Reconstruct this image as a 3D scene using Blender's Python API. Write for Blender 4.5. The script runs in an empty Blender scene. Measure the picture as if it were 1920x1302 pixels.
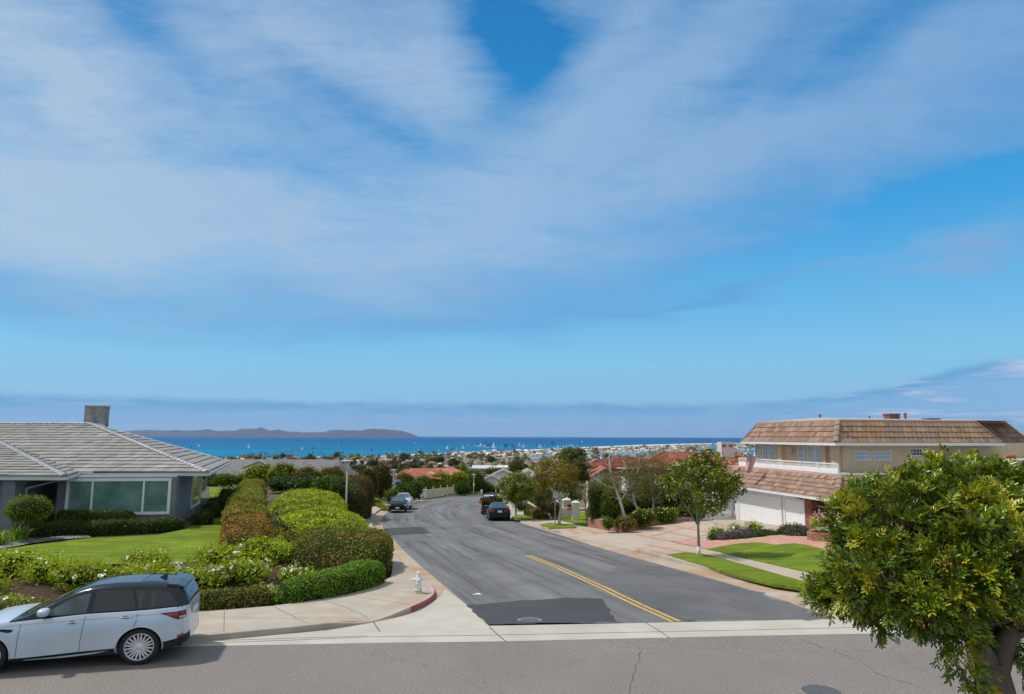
import bpy, bmesh, math, random
import numpy as np
from mathutils import Vector, Matrix
from mathutils import noise as mnoise
from mathutils.geometry import tessellate_polygon
R = math.radians
random.seed(7)
SC = bpy.context.scene
COL = SC.collection
# ------------------------------------------------------------------ camera
CAMZ = 4.8
PITCH, ROLL = 7.43, 0.18
camd = bpy.data.cameras.new("camera")
camd.lens = 24.0
camd.sensor_width = 36.0
camd.clip_start = 0.1
camd.clip_end = 200000
cam = bpy.data.objects.new("camera", camd)
COL.objects.link(cam)
CR = Matrix.Rotation(R(90 + PITCH), 3, 'X') @ Matrix.Rotation(R(ROLL), 3, 'Z')
cam.matrix_world = Matrix.Translation((0, 0, CAMZ)) @ CR.to_4x4()
SC.camera = cam
# ------------------------------------------------------------------ sun, sky, exposure
SUN_EL, SUN_AZ = 58.0, -78.0      # azimuth from the viewing direction (+Y), negative = to the left
SKY_K = 0.1
sv = Vector((math.sin(R(SUN_AZ)) * math.cos(R(SUN_EL)), math.cos(R(SUN_AZ)) * math.cos(R(SUN_EL)), math.sin(R(SUN_EL))))
ld = bpy.data.lights.new("sun", 'SUN')
ld.energy = 3.25
ld.angle = R(3.0)
ld.color = (1.0, 0.94, 0.85)
sun = bpy.data.objects.new("sun", ld)
COL.objects.link(sun)
sun.rotation_euler = sv.to_track_quat('Z', 'Y').to_euler()
sun.location = (-30, 0, 60)
SC.view_settings.view_transform = 'Standard'
SC.view_settings.look = 'None'
SC.view_settings.gamma = 1.0
SC.view_settings.exposure = 0.12
SC.view_settings.use_curve_mapping = False
def ray(px, py):
 """viewing direction of a pixel of the 1920x1302 photograph"""
 return (CR @ Vector(((px - 960) / 1280.0, -(py - 651) / 1280.0, -1.0)))
def P(px, py, D):
 d = ray(px, py)
 return Vector((0, 0, CAMZ)) + d * (D / d.y)
def Pz(px, py, z):
 d = ray(px, py)
 return Vector((0, 0, CAMZ)) + d * ((z - CAMZ) / d.z)
def azel(px, py):
 d = ray(px, py).normalized()
 return math.atan2(d.x, d.y), math.asin(d.z)
# ------------------------------------------------------------------ the sky
W = bpy.data.worlds.new("World")
SC.world = W
W.use_nodes = True
wn, wl = W.node_tree.nodes, W.node_tree.links
wn.clear()
def wnode(t, **kw):
 n = wn.new(t)
 for k, v in kw.items():
  setattr(n, k, v)
 return n
def wmath(op, a, b=None, c=None, clamp=False):
 n = wnode('ShaderNodeMath', operation=op, use_clamp=clamp)
 for i, v in enumerate((a, b, c)):
  if v is None:
   continue
  if isinstance(v, (int, float)):
   n.inputs[i].default_value = v
  else:
   wl.new(v, n.inputs[i])
 return n.outputs[0]
def wramp(fac, stops, interp='LINEAR'):
 n = wnode('ShaderNodeValToRGB')
 n.color_ramp.interpolation = interp
 cr = n.color_ramp
 while len(cr.elements) < len(stops):
  cr.elements.new(0.5)
 for e, (p, c) in zip(cr.elements, stops):
  e.position = p
  e.color = (*c, 1) if len(c) == 3 else c
 wl.new(fac, n.inputs[0])
 return n.outputs[0]
def srgb(r, g, b):
 return tuple(((c / 255) / 12.92 if c / 255 <= 0.04045 else ((c / 255 + 0.055) / 1.055) ** 2.4) for c in (r, g, b))
sky = wnode('ShaderNodeTexSky')
sky.sky_type = 'NISHITA'
sky.sun_disc = False
sky.sun_elevation = R(SUN_EL)
sky.sun_rotation = R(SUN_AZ)
sky.altitude = 80
sky.air_density = 1.0
sky.dust_density = 0.3
sky.ozone_density = 3.0
tc = wnode('ShaderNodeTexCoord')
sep = wnode('ShaderNodeSeparateXYZ')
wl.new(tc.outputs['Generated'], sep.inputs[0])
az = wmath('ARCTAN2', sep.outputs[0], sep.outputs[1])
el = wmath('ARCSINE', sep.outputs[2])
hz = wmath('MAXIMUM', wmath('ADD', sep.outputs[2], 0.12), 0.02)
cmb = wnode('ShaderNodeCombineXYZ')
wl.new(wmath('DIVIDE', sep.outputs[0], hz), cmb.inputs[0])
wl.new(wmath('DIVIDE', sep.outputs[1], hz), cmb.inputs[1])
sheet = cmb.outputs[0]
def wnoise(vec, scale, detail, rough=0.55, loc=(0, 0, 0), rot=0, sc=(1, 1, 1), dist=0.0):
 m = wnode('ShaderNodeMapping')
 m.inputs['Location'].default_value = loc
 m.inputs['Rotation'].default_value = (0, 0, rot)
 m.inputs['Scale'].default_value = sc
 wl.new(vec, m.inputs['Vector'])
 n = wnode('ShaderNodeTexNoise')
 n.inputs['Scale'].default_value = scale
 n.inputs['Detail'].default_value = detail
 n.inputs['Roughness'].default_value = rough
 n.inputs['Distortion'].default_value = dist
 wl.new(m.outputs[0], n.inputs['Vector'])
 return n
ae = wnode('ShaderNodeCombineXYZ')
wl.new(az, ae.inputs[0])
wl.new(el, ae.inputs[1])
warp = wnoise(sheet, 1.1, 4, 0.5, (3.1, 1.7, 0), 0.35, (1, 1.4, 1))
wsub = wnode('ShaderNodeVectorMath', operation='SUBTRACT')
wl.new(warp.outputs['Color'], wsub.inputs[0])
wsub.inputs[1].default_value = (0.5, 0.5, 0.5)
wsc = wnode('ShaderNodeVectorMath', operation='MULTIPLY')
wl.new(wsub.outputs[0], wsc.inputs[0])
wsc.inputs[1].default_value = (0.34, 0.16, 0)
wadd = wnode('ShaderNodeVectorMath', operation='ADD')
wl.new(ae.outputs[0], wadd.inputs[0])
wl.new(wsc.outputs[0], wadd.inputs[1])
AE = wadd.outputs[0]
def blob(px, py, rx, ry, rot, amp, src=None):
 a, e = azel(px, py)
 m = wnode('ShaderNodeMapping', vector_type='TEXTURE')
 m.inputs['Location'].default_value = (a, e, 0)
 m.inputs['Rotation'].default_value = (0, 0, R(rot))
 m.inputs['Scale'].default_value = (rx / 1280, ry / 1280, 1)
 wl.new(src or AE, m.inputs['Vector'])
 g = wnode('ShaderNodeTexGradient', gradient_type='QUADRATIC_SPHERE')
 wl.new(m.outputs[0], g.inputs[0])
 s = wmath('MULTIPLY', wmath('SUBTRACT', 2.0, g.outputs['Fac']), g.outputs['Fac'])
 return wmath('MULTIPLY', s, amp)
blobs = [
 (60, 370, 520, 200, 8, 0.42), (420, 420, 560, 170, -4, 0.30), (900, 450, 520, 170, 12, 0.30), (640, 560, 420, 110, -4, 0.15), (160, 190, 380, 100, -20, 0.22),
 (1120, 290, 560, 170, 16, 0.36), (1250, 130, 520, 110, 20, 0.34), (1130, 40, 300, 90, 28, 0.34), (1600, 170, 600, 70, 17, 0.34), (1480, 290, 520, 90, 12, 0.22), (1850, 110, 320, 70, 18, 0.30),
 (1850, 445, 190, 44, 10, 0.95), (1800, 505, 170, 30, 4, 0.85), (1330, 560, 560, 30, 9, 0.3), (1200, 570, 560, 36, 8, 0.22), (1500, 520, 420, 24, 9, 0.15),
 (540, 40, 320, 80, -14, 0.26), (740, 60, 190, 110, -35, 0.24), (60, 110, 260, 120, -20, 0.2), (780, 140, 220, 80, -30, 0.15),
 (900, 40, 270, 150, -38, -0.75), (955, -10, 230, 130, 0, -0.45), (975, 105, 190, 80, 30, -0.35), (215, 20, 220, 60, -25, -0.5), (690, 190, 380, 60, -20, -0.3), (560, 120, 200, 40, -18, -0.1),
 (1740, 50, 340, 70, 18, -0.55), (1500, 110, 260, 50, 20, -0.2), (500, 300, 340, 36, -10, -0.16), (1620, 400, 560, 90, 12, -0.55), (1450, 470, 420, 60, 12, -0.2), (60, 170, 160, 40, -20, -0.25),
]
azf = wnode('ShaderNodeMapRange')
wsep = wnode('ShaderNodeSeparateXYZ')
wl.new(AE, wsep.inputs[0])
wl.new(wsep.outputs[0], azf.inputs[0])
azf.inputs[1].default_value = -0.80
azf.inputs[2].default_value = 0.80
rim = []
for px, py in [(-300, 590), (0, 640), (200, 668), (430, 700), (650, 688), (880, 645), (1100, 605), (1300, 565), (1500, 500), (1700, 400), (1920, 320), (2200, 240)]:
 a_, e_2 = azel(px, py)
 rim.append(((a_ + 0.80) / 1.6, (e_2 / 0.8,) * 3))
rimv = wmath('MULTIPLY', wramp(azf.outputs[0], rim), 0.8)
sh = wnode('ShaderNodeMapRange', interpolation_type='SMOOTHSTEP')
wl.new(wmath('SUBTRACT', wsep.outputs[1], rimv), sh.inputs[0])
sh.inputs[1].default_value = -0.012
sh.inputs[2].default_value = 0.05
cov = wmath('MULTIPLY', sh.outputs[0], 0.62)
for b in blobs:
 cov = wmath('ADD', cov, blob(*b))
n1 = wnoise(sheet, 1.6, 9, 0.6, (0.3, 5.2, 0), 0.5, (1, 1.9, 1), 0.6)
n2 = wnoise(sheet, 6.5, 7, 0.66, (7.3, 2.2, 0), 0.45, (1, 2.6, 1), 0.9)
n3 = wnoise(sheet, 3.2, 8, 0.62, (1.3, 9.2, 0), -0.3, (1.6, 1, 1), 1.4)
tex = wmath('ADD', wmath('MULTIPLY', wmath('SUBTRACT', n1.outputs['Fac'], 0.5), 1.25),
   wmath('MULTIPLY', wmath('SUBTRACT', n2.outputs['Fac'], 0.5), 0.8))
tex = wmath('ADD', tex, wmath('MULTIPLY', wmath('SUBTRACT', n3.outputs['Fac'], 0.5), 0.55))
back = wmath('MULTIPLY', wmath('GREATER_THAN', wmath('ABSOLUTE', az), 1.0), 0.7)
cov = wmath('ADD', wmath('ADD', cov, back), wmath('MULTIPLY', wmath('MULTIPLY', tex, 0.62), wmath('ADD', 0.25, sh.outputs[0])))
fade = wnode('ShaderNodeMapRange', interpolation_type='SMOOTHSTEP')
wl.new(el, fade.inputs[0])
fade.inputs[1].default_value = 0.085
fade.inputs[2].default_value = 0.17
high = wmath('MULTIPLY', wmath('MULTIPLY', cov, fade.outputs[0]), 0.82, clamp=True)
high = wmath('MINIMUM', high, 0.84)
azn = wnoise(ae.outputs[0], 20, 6, 0.62, (2.0, 0, 0), 0, (1, 3.5, 1), 0.2)
azn2 = wnoise(ae.outputs[0], 3.2, 3, 0.5, (5.0, 0, 0), 0, (1, 0.3, 1))
edge = wmath('ADD', wmath('MULTIPLY', wmath('SUBTRACT', azn.outputs['Fac'], 0.5), 0.016),
             wmath('MULTIPLY', wmath('SUBTRACT', azn2.outputs['Fac'], 0.5), 0.016))
rise = wnode('ShaderNodeMapRange', interpolation_type='SMOOTHSTEP')
wl.new(az, rise.inputs[0])
rise.inputs[1].default_value = 0.38
rise.inputs[2].default_value = 0.66
rise.inputs[3].default_value = 0.052
rise.inputs[4].default_value = 0.098
topl = wmath('ADD', rise.outputs[0], edge)
dtop = wmath('SUBTRACT', topl, el)
lowr = wnode('ShaderNodeMapRange', interpolation_type='SMOOTHSTEP')
wl.new(dtop, lowr.inputs[0])
lowr.inputs[1].default_value = -0.001
lowr.inputs[2].default_value = 0.011
lown = wnoise(ae.outputs[0], 7.5, 6, 0.6, (1.0, 4.0, 0), 0, (1, 8, 1), 0.3)
low = wmath('MULTIPLY', lowr.outputs[0], wmath('SUBTRACT', wmath('MULTIPLY', lown.outputs['Fac'], 2.2), 0.35), clamp=True)
eln = wnode('ShaderNodeMapRange')
wl.new(el, eln.inputs[0])
eln.inputs[1].default_value = 0.0
eln.inputs[2].default_value = 0.62
K = 0.93 / SKY_K
grade = wramp(eln.outputs[0], [
 (0.00, srgb(122, 170, 220)), (0.07, srgb(128, 186, 228)), (0.17, srgb(124, 196, 236)), (0.30, srgb(98, 184, 236)),
 (0.48, srgb(52, 162, 228)), (0.72, srgb(16, 138, 208)), (1.00, srgb(0, 120, 190))])
gk = wnode('ShaderNodeVectorMath', operation='SCALE')
wl.new(grade, gk.inputs[0])
gk.inputs['Scale'].default_value = K
mix0 = wnode('ShaderNodeMix', data_type='RGBA')
mix0.inputs['Factor'].default_value = 0.85
wl.new(sky.outputs[0], mix0.inputs['A'])
wl.new(gk.outputs[0], mix0.inputs['B'])
def rampf(x):
 n = wnode('ShaderNodeMapRange', interpolation_type='SMOOTHSTEP')
 wl.new(x, n.inputs[0])
 n.inputs[1].default_value = 0.52
 n.inputs[2].default_value = 0.68
 return n.outputs[0]
def rampf2(x):
 n = wnode('ShaderNodeMapRange', interpolation_type='SMOOTHSTEP')
 wl.new(x, n.inputs[0])
 n.inputs[1].default_value = 0.1
 n.inputs[2].default_value = 0.5
 n.inputs[3].default_value = 0.25
 return n.outputs[0]
cx = wnode('ShaderNodeMapRange')
wl.new(az, cx.inputs[0])
cx.inputs[1].default_value = -0.65
cx.inputs[2].default_value = 0.65
ccol = wramp(cx.outputs[0], [(0.0, srgb(178, 200, 222)), (0.45, srgb(160, 190, 221)), (1.0, srgb(130, 170, 214))])
nr = wnode('ShaderNodeMapRange', interpolation_type='SMOOTHSTEP')
wl.new(wmath('SUBTRACT', wsep.outputs[1], rimv), nr.inputs[0])
nr.inputs[1].default_value = -0.01
nr.inputs[2].default_value = 0.15
ccm = wnode('ShaderNodeMix', data_type='RGBA')
rr2 = wnode('ShaderNodeMapRange', interpolation_type='SMOOTHSTEP')
wl.new(az, rr2.inputs[0])
rr2.inputs[1].default_value = 0.3
rr2.inputs[2].default_value = 0.5
wl.new(wmath('MAXIMUM', nr.outputs[0], rr2.outputs[0]), ccm.inputs['Factor'])
ccm.inputs['A'].default_value = (*srgb(92, 150, 206), 1)
wl.new(ccol, ccm.inputs['B'])
ccol = ccm.outputs['Result']
ck = wnode('ShaderNodeVectorMath', operation='SCALE')
wl.new(ccol, ck.inputs[0])
ck.inputs['Scale'].default_value = K
fill_veil = wnode('ShaderNodeMapRange', interpolation_type='SMOOTHSTEP')  # unseen bright cloud added overhead and behind the camera as fill light
wl.new(el, fill_veil.inputs[0])
fill_veil.inputs[1].default_value = 0.62
fill_veil.inputs[2].default_value = 1.0
fill_veil2 = wnode('ShaderNodeMapRange', interpolation_type='SMOOTHSTEP')
wl.new(wmath('ABSOLUTE', az), fill_veil2.inputs[0])
fill_veil2.inputs[1].default_value = 0.85
fill_veil2.inputs[2].default_value = 1.5
vv = wmath('MAXIMUM', fill_veil.outputs[0], fill_veil2.outputs[0])
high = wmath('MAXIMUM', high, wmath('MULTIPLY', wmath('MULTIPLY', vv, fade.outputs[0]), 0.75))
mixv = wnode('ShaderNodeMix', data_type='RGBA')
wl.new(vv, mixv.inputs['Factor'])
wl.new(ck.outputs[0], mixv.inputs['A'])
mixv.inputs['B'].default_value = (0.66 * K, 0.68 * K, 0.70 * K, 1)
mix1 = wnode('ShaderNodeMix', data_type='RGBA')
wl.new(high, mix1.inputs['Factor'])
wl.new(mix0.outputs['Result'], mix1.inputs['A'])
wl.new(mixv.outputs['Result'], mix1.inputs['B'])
lcol0 = wramp(dtop, [(0.0, srgb(108, 166, 216)), (0.012, srgb(96, 158, 212)), (0.024, srgb(122, 172, 220)), (0.06, srgb(128, 176, 222))])
lmx = wnode('ShaderNodeMix', data_type='RGBA')
wl.new(wmath('MULTIPLY', rampf(lown.outputs['Fac']), rampf2(az)), lmx.inputs['Factor'])
wl.new(lcol0, lmx.inputs['A'])
lmx.inputs['B'].default_value = (*srgb(172, 196, 228), 1)
lcol = lmx.outputs['Result']
lk = wnode('ShaderNodeVectorMath', operation='SCALE')
wl.new(lcol, lk.inputs[0])
lk.inputs['Scale'].default_value = K
mix2 = wnode('ShaderNodeMix', data_type='RGBA')
wl.new(low, mix2.inputs['Factor'])
wl.new(mix1.outputs['Result'], mix2.inputs['A'])
wl.new(lk.outputs[0], mix2.inputs['B'])
bg = wnode('ShaderNodeBackground')
bg.inputs['Strength'].default_value = SKY_K
wl.new(mix2.outputs['Result'], bg.inputs['Color'])
wo = wnode('ShaderNodeOutputWorld')
wl.new(bg.outputs[0], wo.inputs['Surface'])
W.cycles.sampling_method = 'MANUAL'
W.cycles.sample_map_resolution = 512
# ------------------------------------------------------------------ ground height
def sstep(a, b, x):
 t = min(1.0, max(0.0, (x - a) / (b - a)))
 return t * t * (3 - 2 * t)
BY = [-60, 16, 24, 60, 110, 150, 260, 400, 700, 1150, 9000]
BZ = [0.0, 0.0, -0.28, -2.25, -5.0, -7.3, -16.0, -29.0, -56.0, -74.6, -74.6]
def hbase(y):
 return float(np.interp(y, BY, BZ))
def Gb(px, py):
 """a pixel's point on the road surface (no banks)"""
 d = ray(px, py)
 lo, hi = 4.0, 1500.0
 f = lambda D: CAMZ + d.z * D / d.y - hbase(D)
 for _ in range(60):
  m = (lo + hi) / 2
  if f(m) > 0:
   lo = m
  else:
   hi = m
 D = lo
 return Vector((d.x * D / d.y, D, hbase(D)))
def pts(l):
 return [Gb(*q) for q in l]
SL = pts([(-500, 1240), (-60, 1190), (200, 1170), (420, 1153), (510, 1146), (600, 1133), (690, 1112), (733, 1090), (737, 1062), (715, 1035), (697, 1008), (686, 985), (681, 972), (684, 962), (700, 953), (745, 941), (783, 932), (817, 927.5), (846, 925)])
slx = [p.x for p in SL if p.y > 20]
sly = [p.y for p in SL if p.y > 20]
slfx = [p.x for p in SL if p.y <= 20.5]
slfy = [p.y for p in SL if p.y <= 20.5]
SR = pts([(1563, 1085), (1445, 1060), (1340, 1034), (1240, 1008), (1100, 985), (1040, 972), (1000, 962), (975, 948)])
srx = [p.x for p in SR][::1]
sry = [p.y for p in SR]
LEFTZ = 0.36
def h(x, y):
 b = hbase(y)
 if y > 15 and x < 0:
  ex = float(np.interp(y, sly, slx))
  ey = float(np.interp(x, slfx, slfy))
  m = sstep(0.9, 4.0, ex - x) if y > 20 else 1.0
  if x > slfx[-1]:
   m *= 0 if y < 20 else 1
  m *= sstep(0.6, 4.5, y - ey)
  t = LEFTZ * (1 - sstep(58, 82, y)) + (b + 0.9) * sstep(58, 82, y)
  b = b + (max(t, b) - b) * m
 elif x > 6:
  ex = float(np.interp(y, sry, srx))
  b = b + 0.42 * sstep(0.3, 5.0, x - ex) * sstep(16, 20, y) * (1 - sstep(90, 120, y))
 return b
def G(px, py, hf=None):
 """a pixel's point on the ground, banks included"""
 hf = hf or h
 d = ray(px, py)
 D, st = 5.0, 0.25
 f = lambda D: CAMZ + d.z * D / d.y - hf(d.x * D / d.y, D)
 while D < 1500 and f(D) > 0:
  D += st
  st = max(0.25, D * 0.01)
 lo, hi = D - st, D
 for _ in range(30):
  m = (lo + hi) / 2
  if f(m) > 0:
   lo = m
  else:
   hi = m
 return Vector((d.x * lo / d.y, lo, CAMZ + d.z * lo / d.y))
def g(x, y, dz=0.0):
 return Vector((x, y, h(x, y) + dz))
# ------------------------------------------------------------------ materials
def lin(*c):
 return srgb(*c)
class NT:
 def __init__(s, name):
  s.m = bpy.data.materials.new(name)
  s.m.use_nodes = True
  s.n, s.l = s.m.node_tree.nodes, s.m.node_tree.links
  s.b = s.n['Principled BSDF']
 def new(s, t, **kw):
  n = s.n.new(t)
  for k, v in kw.items():
   setattr(n, k, v)
  return n
 def set(s, sock, v):
  if isinstance(v, bpy.types.NodeSocket):
   s.l.new(v, sock)
  elif isinstance(v, tuple) and len(v) == 3 and sock.type == 'RGBA':
   sock.default_value = (*v, 1)
  else:
   sock.default_value = v
 def math(s, op, a, b=0.0, clamp=False):
  n = s.new('ShaderNodeMath', operation=op, use_clamp=clamp)
  s.set(n.inputs[0], a)
  s.set(n.inputs[1], b)
  return n.outputs[0]
 def coord(s, kind='pos', scale=(1, 1, 1), rot=(0, 0, 0)):
  if kind == 'pos':
   o = s.new('ShaderNodeNewGeometry').outputs['Position']
  elif kind == 'uv':
   o = s.new('ShaderNodeUVMap').outputs[0]
  else:
   o = s.new('ShaderNodeTexCoord').outputs['Object']
  m = s.new('ShaderNodeMapping')
  m.inputs['Scale'].default_value = scale
  m.inputs['Rotation'].default_value = rot
  s.l.new(o, m.inputs[0])
  return m.outputs[0]
 def noise(s, vec, scale, detail=4, rough=0.55, dist=0.0):
  n = s.new('ShaderNodeTexNoise')
  n.inputs['Scale'].default_value = scale
  n.inputs['Detail'].default_value = detail
  n.inputs['Roughness'].default_value = rough
  n.inputs['Distortion'].default_value = dist
  s.l.new(vec, n.inputs['Vector'])
  return n.outputs['Fac']
 def voro(s, vec, scale, feature='F1', out='Distance', rnd=1.0):
  n = s.new('ShaderNodeTexVoronoi', feature=feature)
  n.inputs['Scale'].default_value = scale
  n.inputs['Randomness'].default_value = rnd
  s.l.new(vec, n.inputs['Vector'])
  return n.outputs[out]
 def island(s):
  return s.new('ShaderNodeNewGeometry').outputs['Random Per Island']
 def ramp(s, fac, stops, interp='LINEAR'):
  n = s.new('ShaderNodeValToRGB')
  n.color_ramp.interpolation = interp
  e = n.color_ramp.elements
  while len(e) < len(stops):
   e.new(0.5)
  for q, (p, c) in zip(e, stops):
   q.position = p
   if isinstance(c, (int, float)):
    c = (c, c, c)
   q.color = (*c, 1)
  s.set(n.inputs[0], fac)
  return n.outputs[0]
 def mix(s, fac, a, b, mode='MIX'):
  n = s.new('ShaderNodeMix', data_type='RGBA', blend_type=mode)
  s.set(n.inputs['Factor'], fac)
  s.set(n.inputs['A'], a)
  s.set(n.inputs['B'], b)
  return n.outputs['Result']
 def bump(s, height, dist=0.01, strength=1.0):
  n = s.new('ShaderNodeBump')
  n.inputs['Distance'].default_value = dist
  n.inputs['Strength'].default_value = strength
  s.l.new(height, n.inputs['Height'])
  s.l.new(n.outputs[0], s.b.inputs['Normal'])
 def out(s, color, rough=0.8, spec=0.3, metal=0.0):
  s.set(s.b.inputs['Base Color'], color)
  s.set(s.b.inputs['Roughness'], rough)
  s.b.inputs['Specular IOR Level'].default_value = spec
  s.b.inputs['Metallic'].default_value = metal
  return s.m
def var(c, k):
 return tuple(min(1, max(0, v * k)) for v in c)
def m_plain(name, c, rough=0.6, spec=0.4, metal=0.0, amt=0.12, scale=3.0, bump=0.0, bscale=60, c2=None, kind='obj'):
 t = NT(name)
 v = t.coord(kind)
 n = t.noise(v, scale, 5, 0.6)
 col = t.ramp(n, [(0.3, var(c, 1 - amt)), (0.7, var(c2 or c, 1 + amt))])
 if bump:
  t.bump(t.noise(v, bscale, 3, 0.6), bump)
 return t.out(col, rough, spec, metal)
def m_leaf(name, cols, clump=0.6, lo=0.55, hi=1.25, trans=0.22, rough=0.5, spec=0.2, red=None, redscale=0.5, redthr=0.55):
 """leaf faces: a colour per leaf, clumps of lighter and darker growth"""
 t = NT(name)
 isl = t.island()
 k = len(cols)
 col = t.ramp(isl, [(i / max(1, k - 1), c) for i, c in enumerate(cols)])
 pos = t.coord('pos')
 n = t.noise(pos, clump, 4, 0.6)
 shade = t.ramp(n, [(0.32, (lo,) * 3), (0.68, (hi,) * 3)])
 col = t.mix(1.0, col, shade, 'MULTIPLY')
 if red:
  n2 = t.noise(pos, redscale, 3, 0.6)
  f = t.ramp(t.math('ADD', n2, t.math('MULTIPLY', t.math('SUBTRACT', isl, 0.5), 0.25)), [(redthr - 0.05, 0.0), (redthr + 0.06, 0.85)])
  col = t.mix(f, col, red)
 t.out(col, rough, spec)
 tr = t.new('ShaderNodeBsdfTranslucent')
 t.l.new(col, tr.inputs[0])
 ms = t.new('ShaderNodeMixShader')
 ms.inputs[0].default_value = trans
 t.l.new(t.b.outputs[0], ms.inputs[1])
 t.l.new(tr.outputs[0], ms.inputs[2])
 o = [x for x in t.n if x.type == 'OUTPUT_MATERIAL'][0]
 t.l.new(ms.outputs[0], o.inputs['Surface'])
 return t.m
# ------------------------------------------------------------------ objects
INV = {}
def tag(o, label=None, cat=None, group=None, kind=None):
 if label:
  o['label'] = label
 if cat:
  o['category'] = cat
 if group:
  o['group'] = group
 if kind:
  o['kind'] = kind
 return o
def thing(name, label, cat, loc=(0, 0, 0), rz=0.0, group=None):
 o = bpy.data.objects.new(name, None)
 o.empty_display_size = 0.3
 COL.objects.link(o)
 o.location = loc
 o.rotation_euler = (0, 0, rz)
 INV[o.name] = (Matrix.Translation(Vector(loc)) @ Matrix.Rotation(rz, 4, 'Z')).inverted()
 return tag(o, label, cat, group)
def root_inv(o):
 while o is not None:
  if o.name in INV:
   return INV[o.name]
  o = o.parent
 return Matrix.Identity(4)
class MB:
 """collects shapes for ONE mesh"""
 def __init__(s):
  s.v, s.f, s.mi, s.uv = [], [], [], []
 def add(s, vs, fs, mi=0):
  k = len(s.v)
  s.v += [tuple(p) for p in vs]
  s.f += [tuple(i + k for i in f) for f in fs]
  s.mi += [mi] * len(fs)
  return s
 def box(s, c, size, rz=0.0, mi=0, M=None):
  hx, hy, hz = size[0] / 2, size[1] / 2, size[2] / 2
  m = (M or Matrix.Rotation(rz, 3, 'Z'))
  vs = [Vector(c) + m @ Vector((x, y, z)) for x in (-hx, hx) for y in (-hy, hy) for z in (-hz, hz)]
  return s.add(vs, [(0, 1, 3, 2), (4, 6, 7, 5), (0, 4, 5, 1), (2, 3, 7, 6), (0, 2, 6, 4), (1, 5, 7, 3)], mi)
 def bar(s, a, b, w, t=None, up=(0, 0, 1), mi=0):
  """a rectangular bar from a to b, w wide (sideways), t thick (along up)"""
  a, b = Vector(a), Vector(b)
  t = t or w
  d = (b - a)
  L = d.length
  if L < 1e-6:
   return s
  x = d / L
  z = Vector(up) - x * Vector(up).dot(x)
  if z.length < 1e-4:
   z = Vector((1, 0, 0)) - x * x.x
  z.normalize()
  y = z.cross(x)
  m = Matrix((x, y, z)).transposed()
  return s.box((a + b) / 2, (L, w, t), M=m, mi=mi)
 def quad(s, a, b, c, d, mi=0):
  return s.add([a, b, c, d], [(0, 1, 2, 3)], mi)
 def prism(s, poly, z0, z1, mi=0):
  n = len(poly)
  vs = [(p[0], p[1], z0) for p in poly] + [(p[0], p[1], z1) for p in poly]
  fs = [tuple(range(n))[::-1], tuple(range(n, 2 * n))] + [(i, (i + 1) % n, n + (i + 1) % n, n + i) for i in range(n)]
  return s.add(vs, fs, mi)
 def tube(s, path, radii, n=8, mi=0, cap=True):
  path = [Vector(p) for p in path]
  if isinstance(radii, (int, float)):
   radii = [radii] * len(path)
  rings = []
  prev = None
  for i, p in enumerate(path):
   d = (path[min(i + 1, len(path) - 1)] - path[max(i - 1, 0)])
   d = d.normalized() if d.length > 1e-9 else Vector((0, 0, 1))
   if prev is None:
    x = Vector((1, 0, 0)) if abs(d.x) < 0.9 else Vector((0, 1, 0))
    x = (x - d * x.dot(d)).normalized()
   else:
    x = (prev - d * prev.dot(d)).normalized()
   prev = x
   y = d.cross(x)
   rings.append([p + (x * math.cos(2 * math.pi * k / n) + y * math.sin(2 * math.pi * k / n)) * radii[i] for k in range(n)])
  vs = [v for r in rings for v in r]
  fs = [(i * n + k, i * n + (k + 1) % n, (i + 1) * n + (k + 1) % n, (i + 1) * n + k) for i in range(len(path) - 1) for k in range(n)]
  if cap:
   fs += [tuple(range(n))[::-1], tuple(range((len(path) - 1) * n, len(path) * n))]
  return s.add(vs, fs, mi)
 def lathe(s, c, prof, n=16, mi=0, axis=None, cap=True):
  """prof: list of (radius, height)"""
  m = axis or Matrix.Identity(3)
  vs = [Vector(c) + m @ Vector((r * math.cos(2 * math.pi * k / n), r * math.sin(2 * math.pi * k / n), z)) for r, z in prof for k in range(n)]
  fs = [(i * n + k, i * n + (k + 1) % n, (i + 1) * n + (k + 1) % n, (i + 1) * n + k) for i in range(len(prof) - 1) for k in range(n)]
  if cap and prof[0][0] > 1e-4:
   fs.append(tuple(range(n))[::-1])
  if cap and prof[-1][0] > 1e-4:
   fs.append(tuple(range((len(prof) - 1) * n, len(prof) * n)))
  return s.add(vs, fs, mi)
 def build(s, name, mats, parent=None, smooth=False, local=False, bevel=0.0):
  me = bpy.data.meshes.new(name)
  if parent is not None and not local:
   M = root_inv(parent)
   v = np.array(s.v, dtype=float).reshape(-1, 3)
   A = np.array(M)
   v = v @ A[:3, :3].T + A[:3, 3]
   vs = v.tolist()
  else:
   vs = s.v
  me.from_pydata(vs, [], s.f)
  if not isinstance(mats, (list, tuple)):
   mats = [mats]
  for m in mats:
   me.materials.append(m)
  if any(s.mi):
   me.polygons.foreach_set('material_index', s.mi)
  if smooth:
   me.polygons.foreach_set('use_smooth', [True] * len(s.f))
  if s.uv:
   ul = me.uv_layers.new(name='UVMap')
   flat = []
   for f in s.f:
    for i in f:
     flat += s.uv[i]
   ul.data.foreach_set('uv', flat)
  me.update()
  o = bpy.data.objects.new(name, me)
  COL.objects.link(o)
  if parent is not None:
   o.parent = parent
  if bevel:
   b = o.modifiers.new('bevel', 'BEVEL')
   b.width = bevel
   b.segments = 2
   b.limit_method = 'ANGLE'
  if smooth == 'auto':
   me.polygons.foreach_set('use_smooth', [True] * len(s.f))
   md = o.modifiers.new('wn', 'WEIGHTED_NORMAL')
  return o
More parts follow.
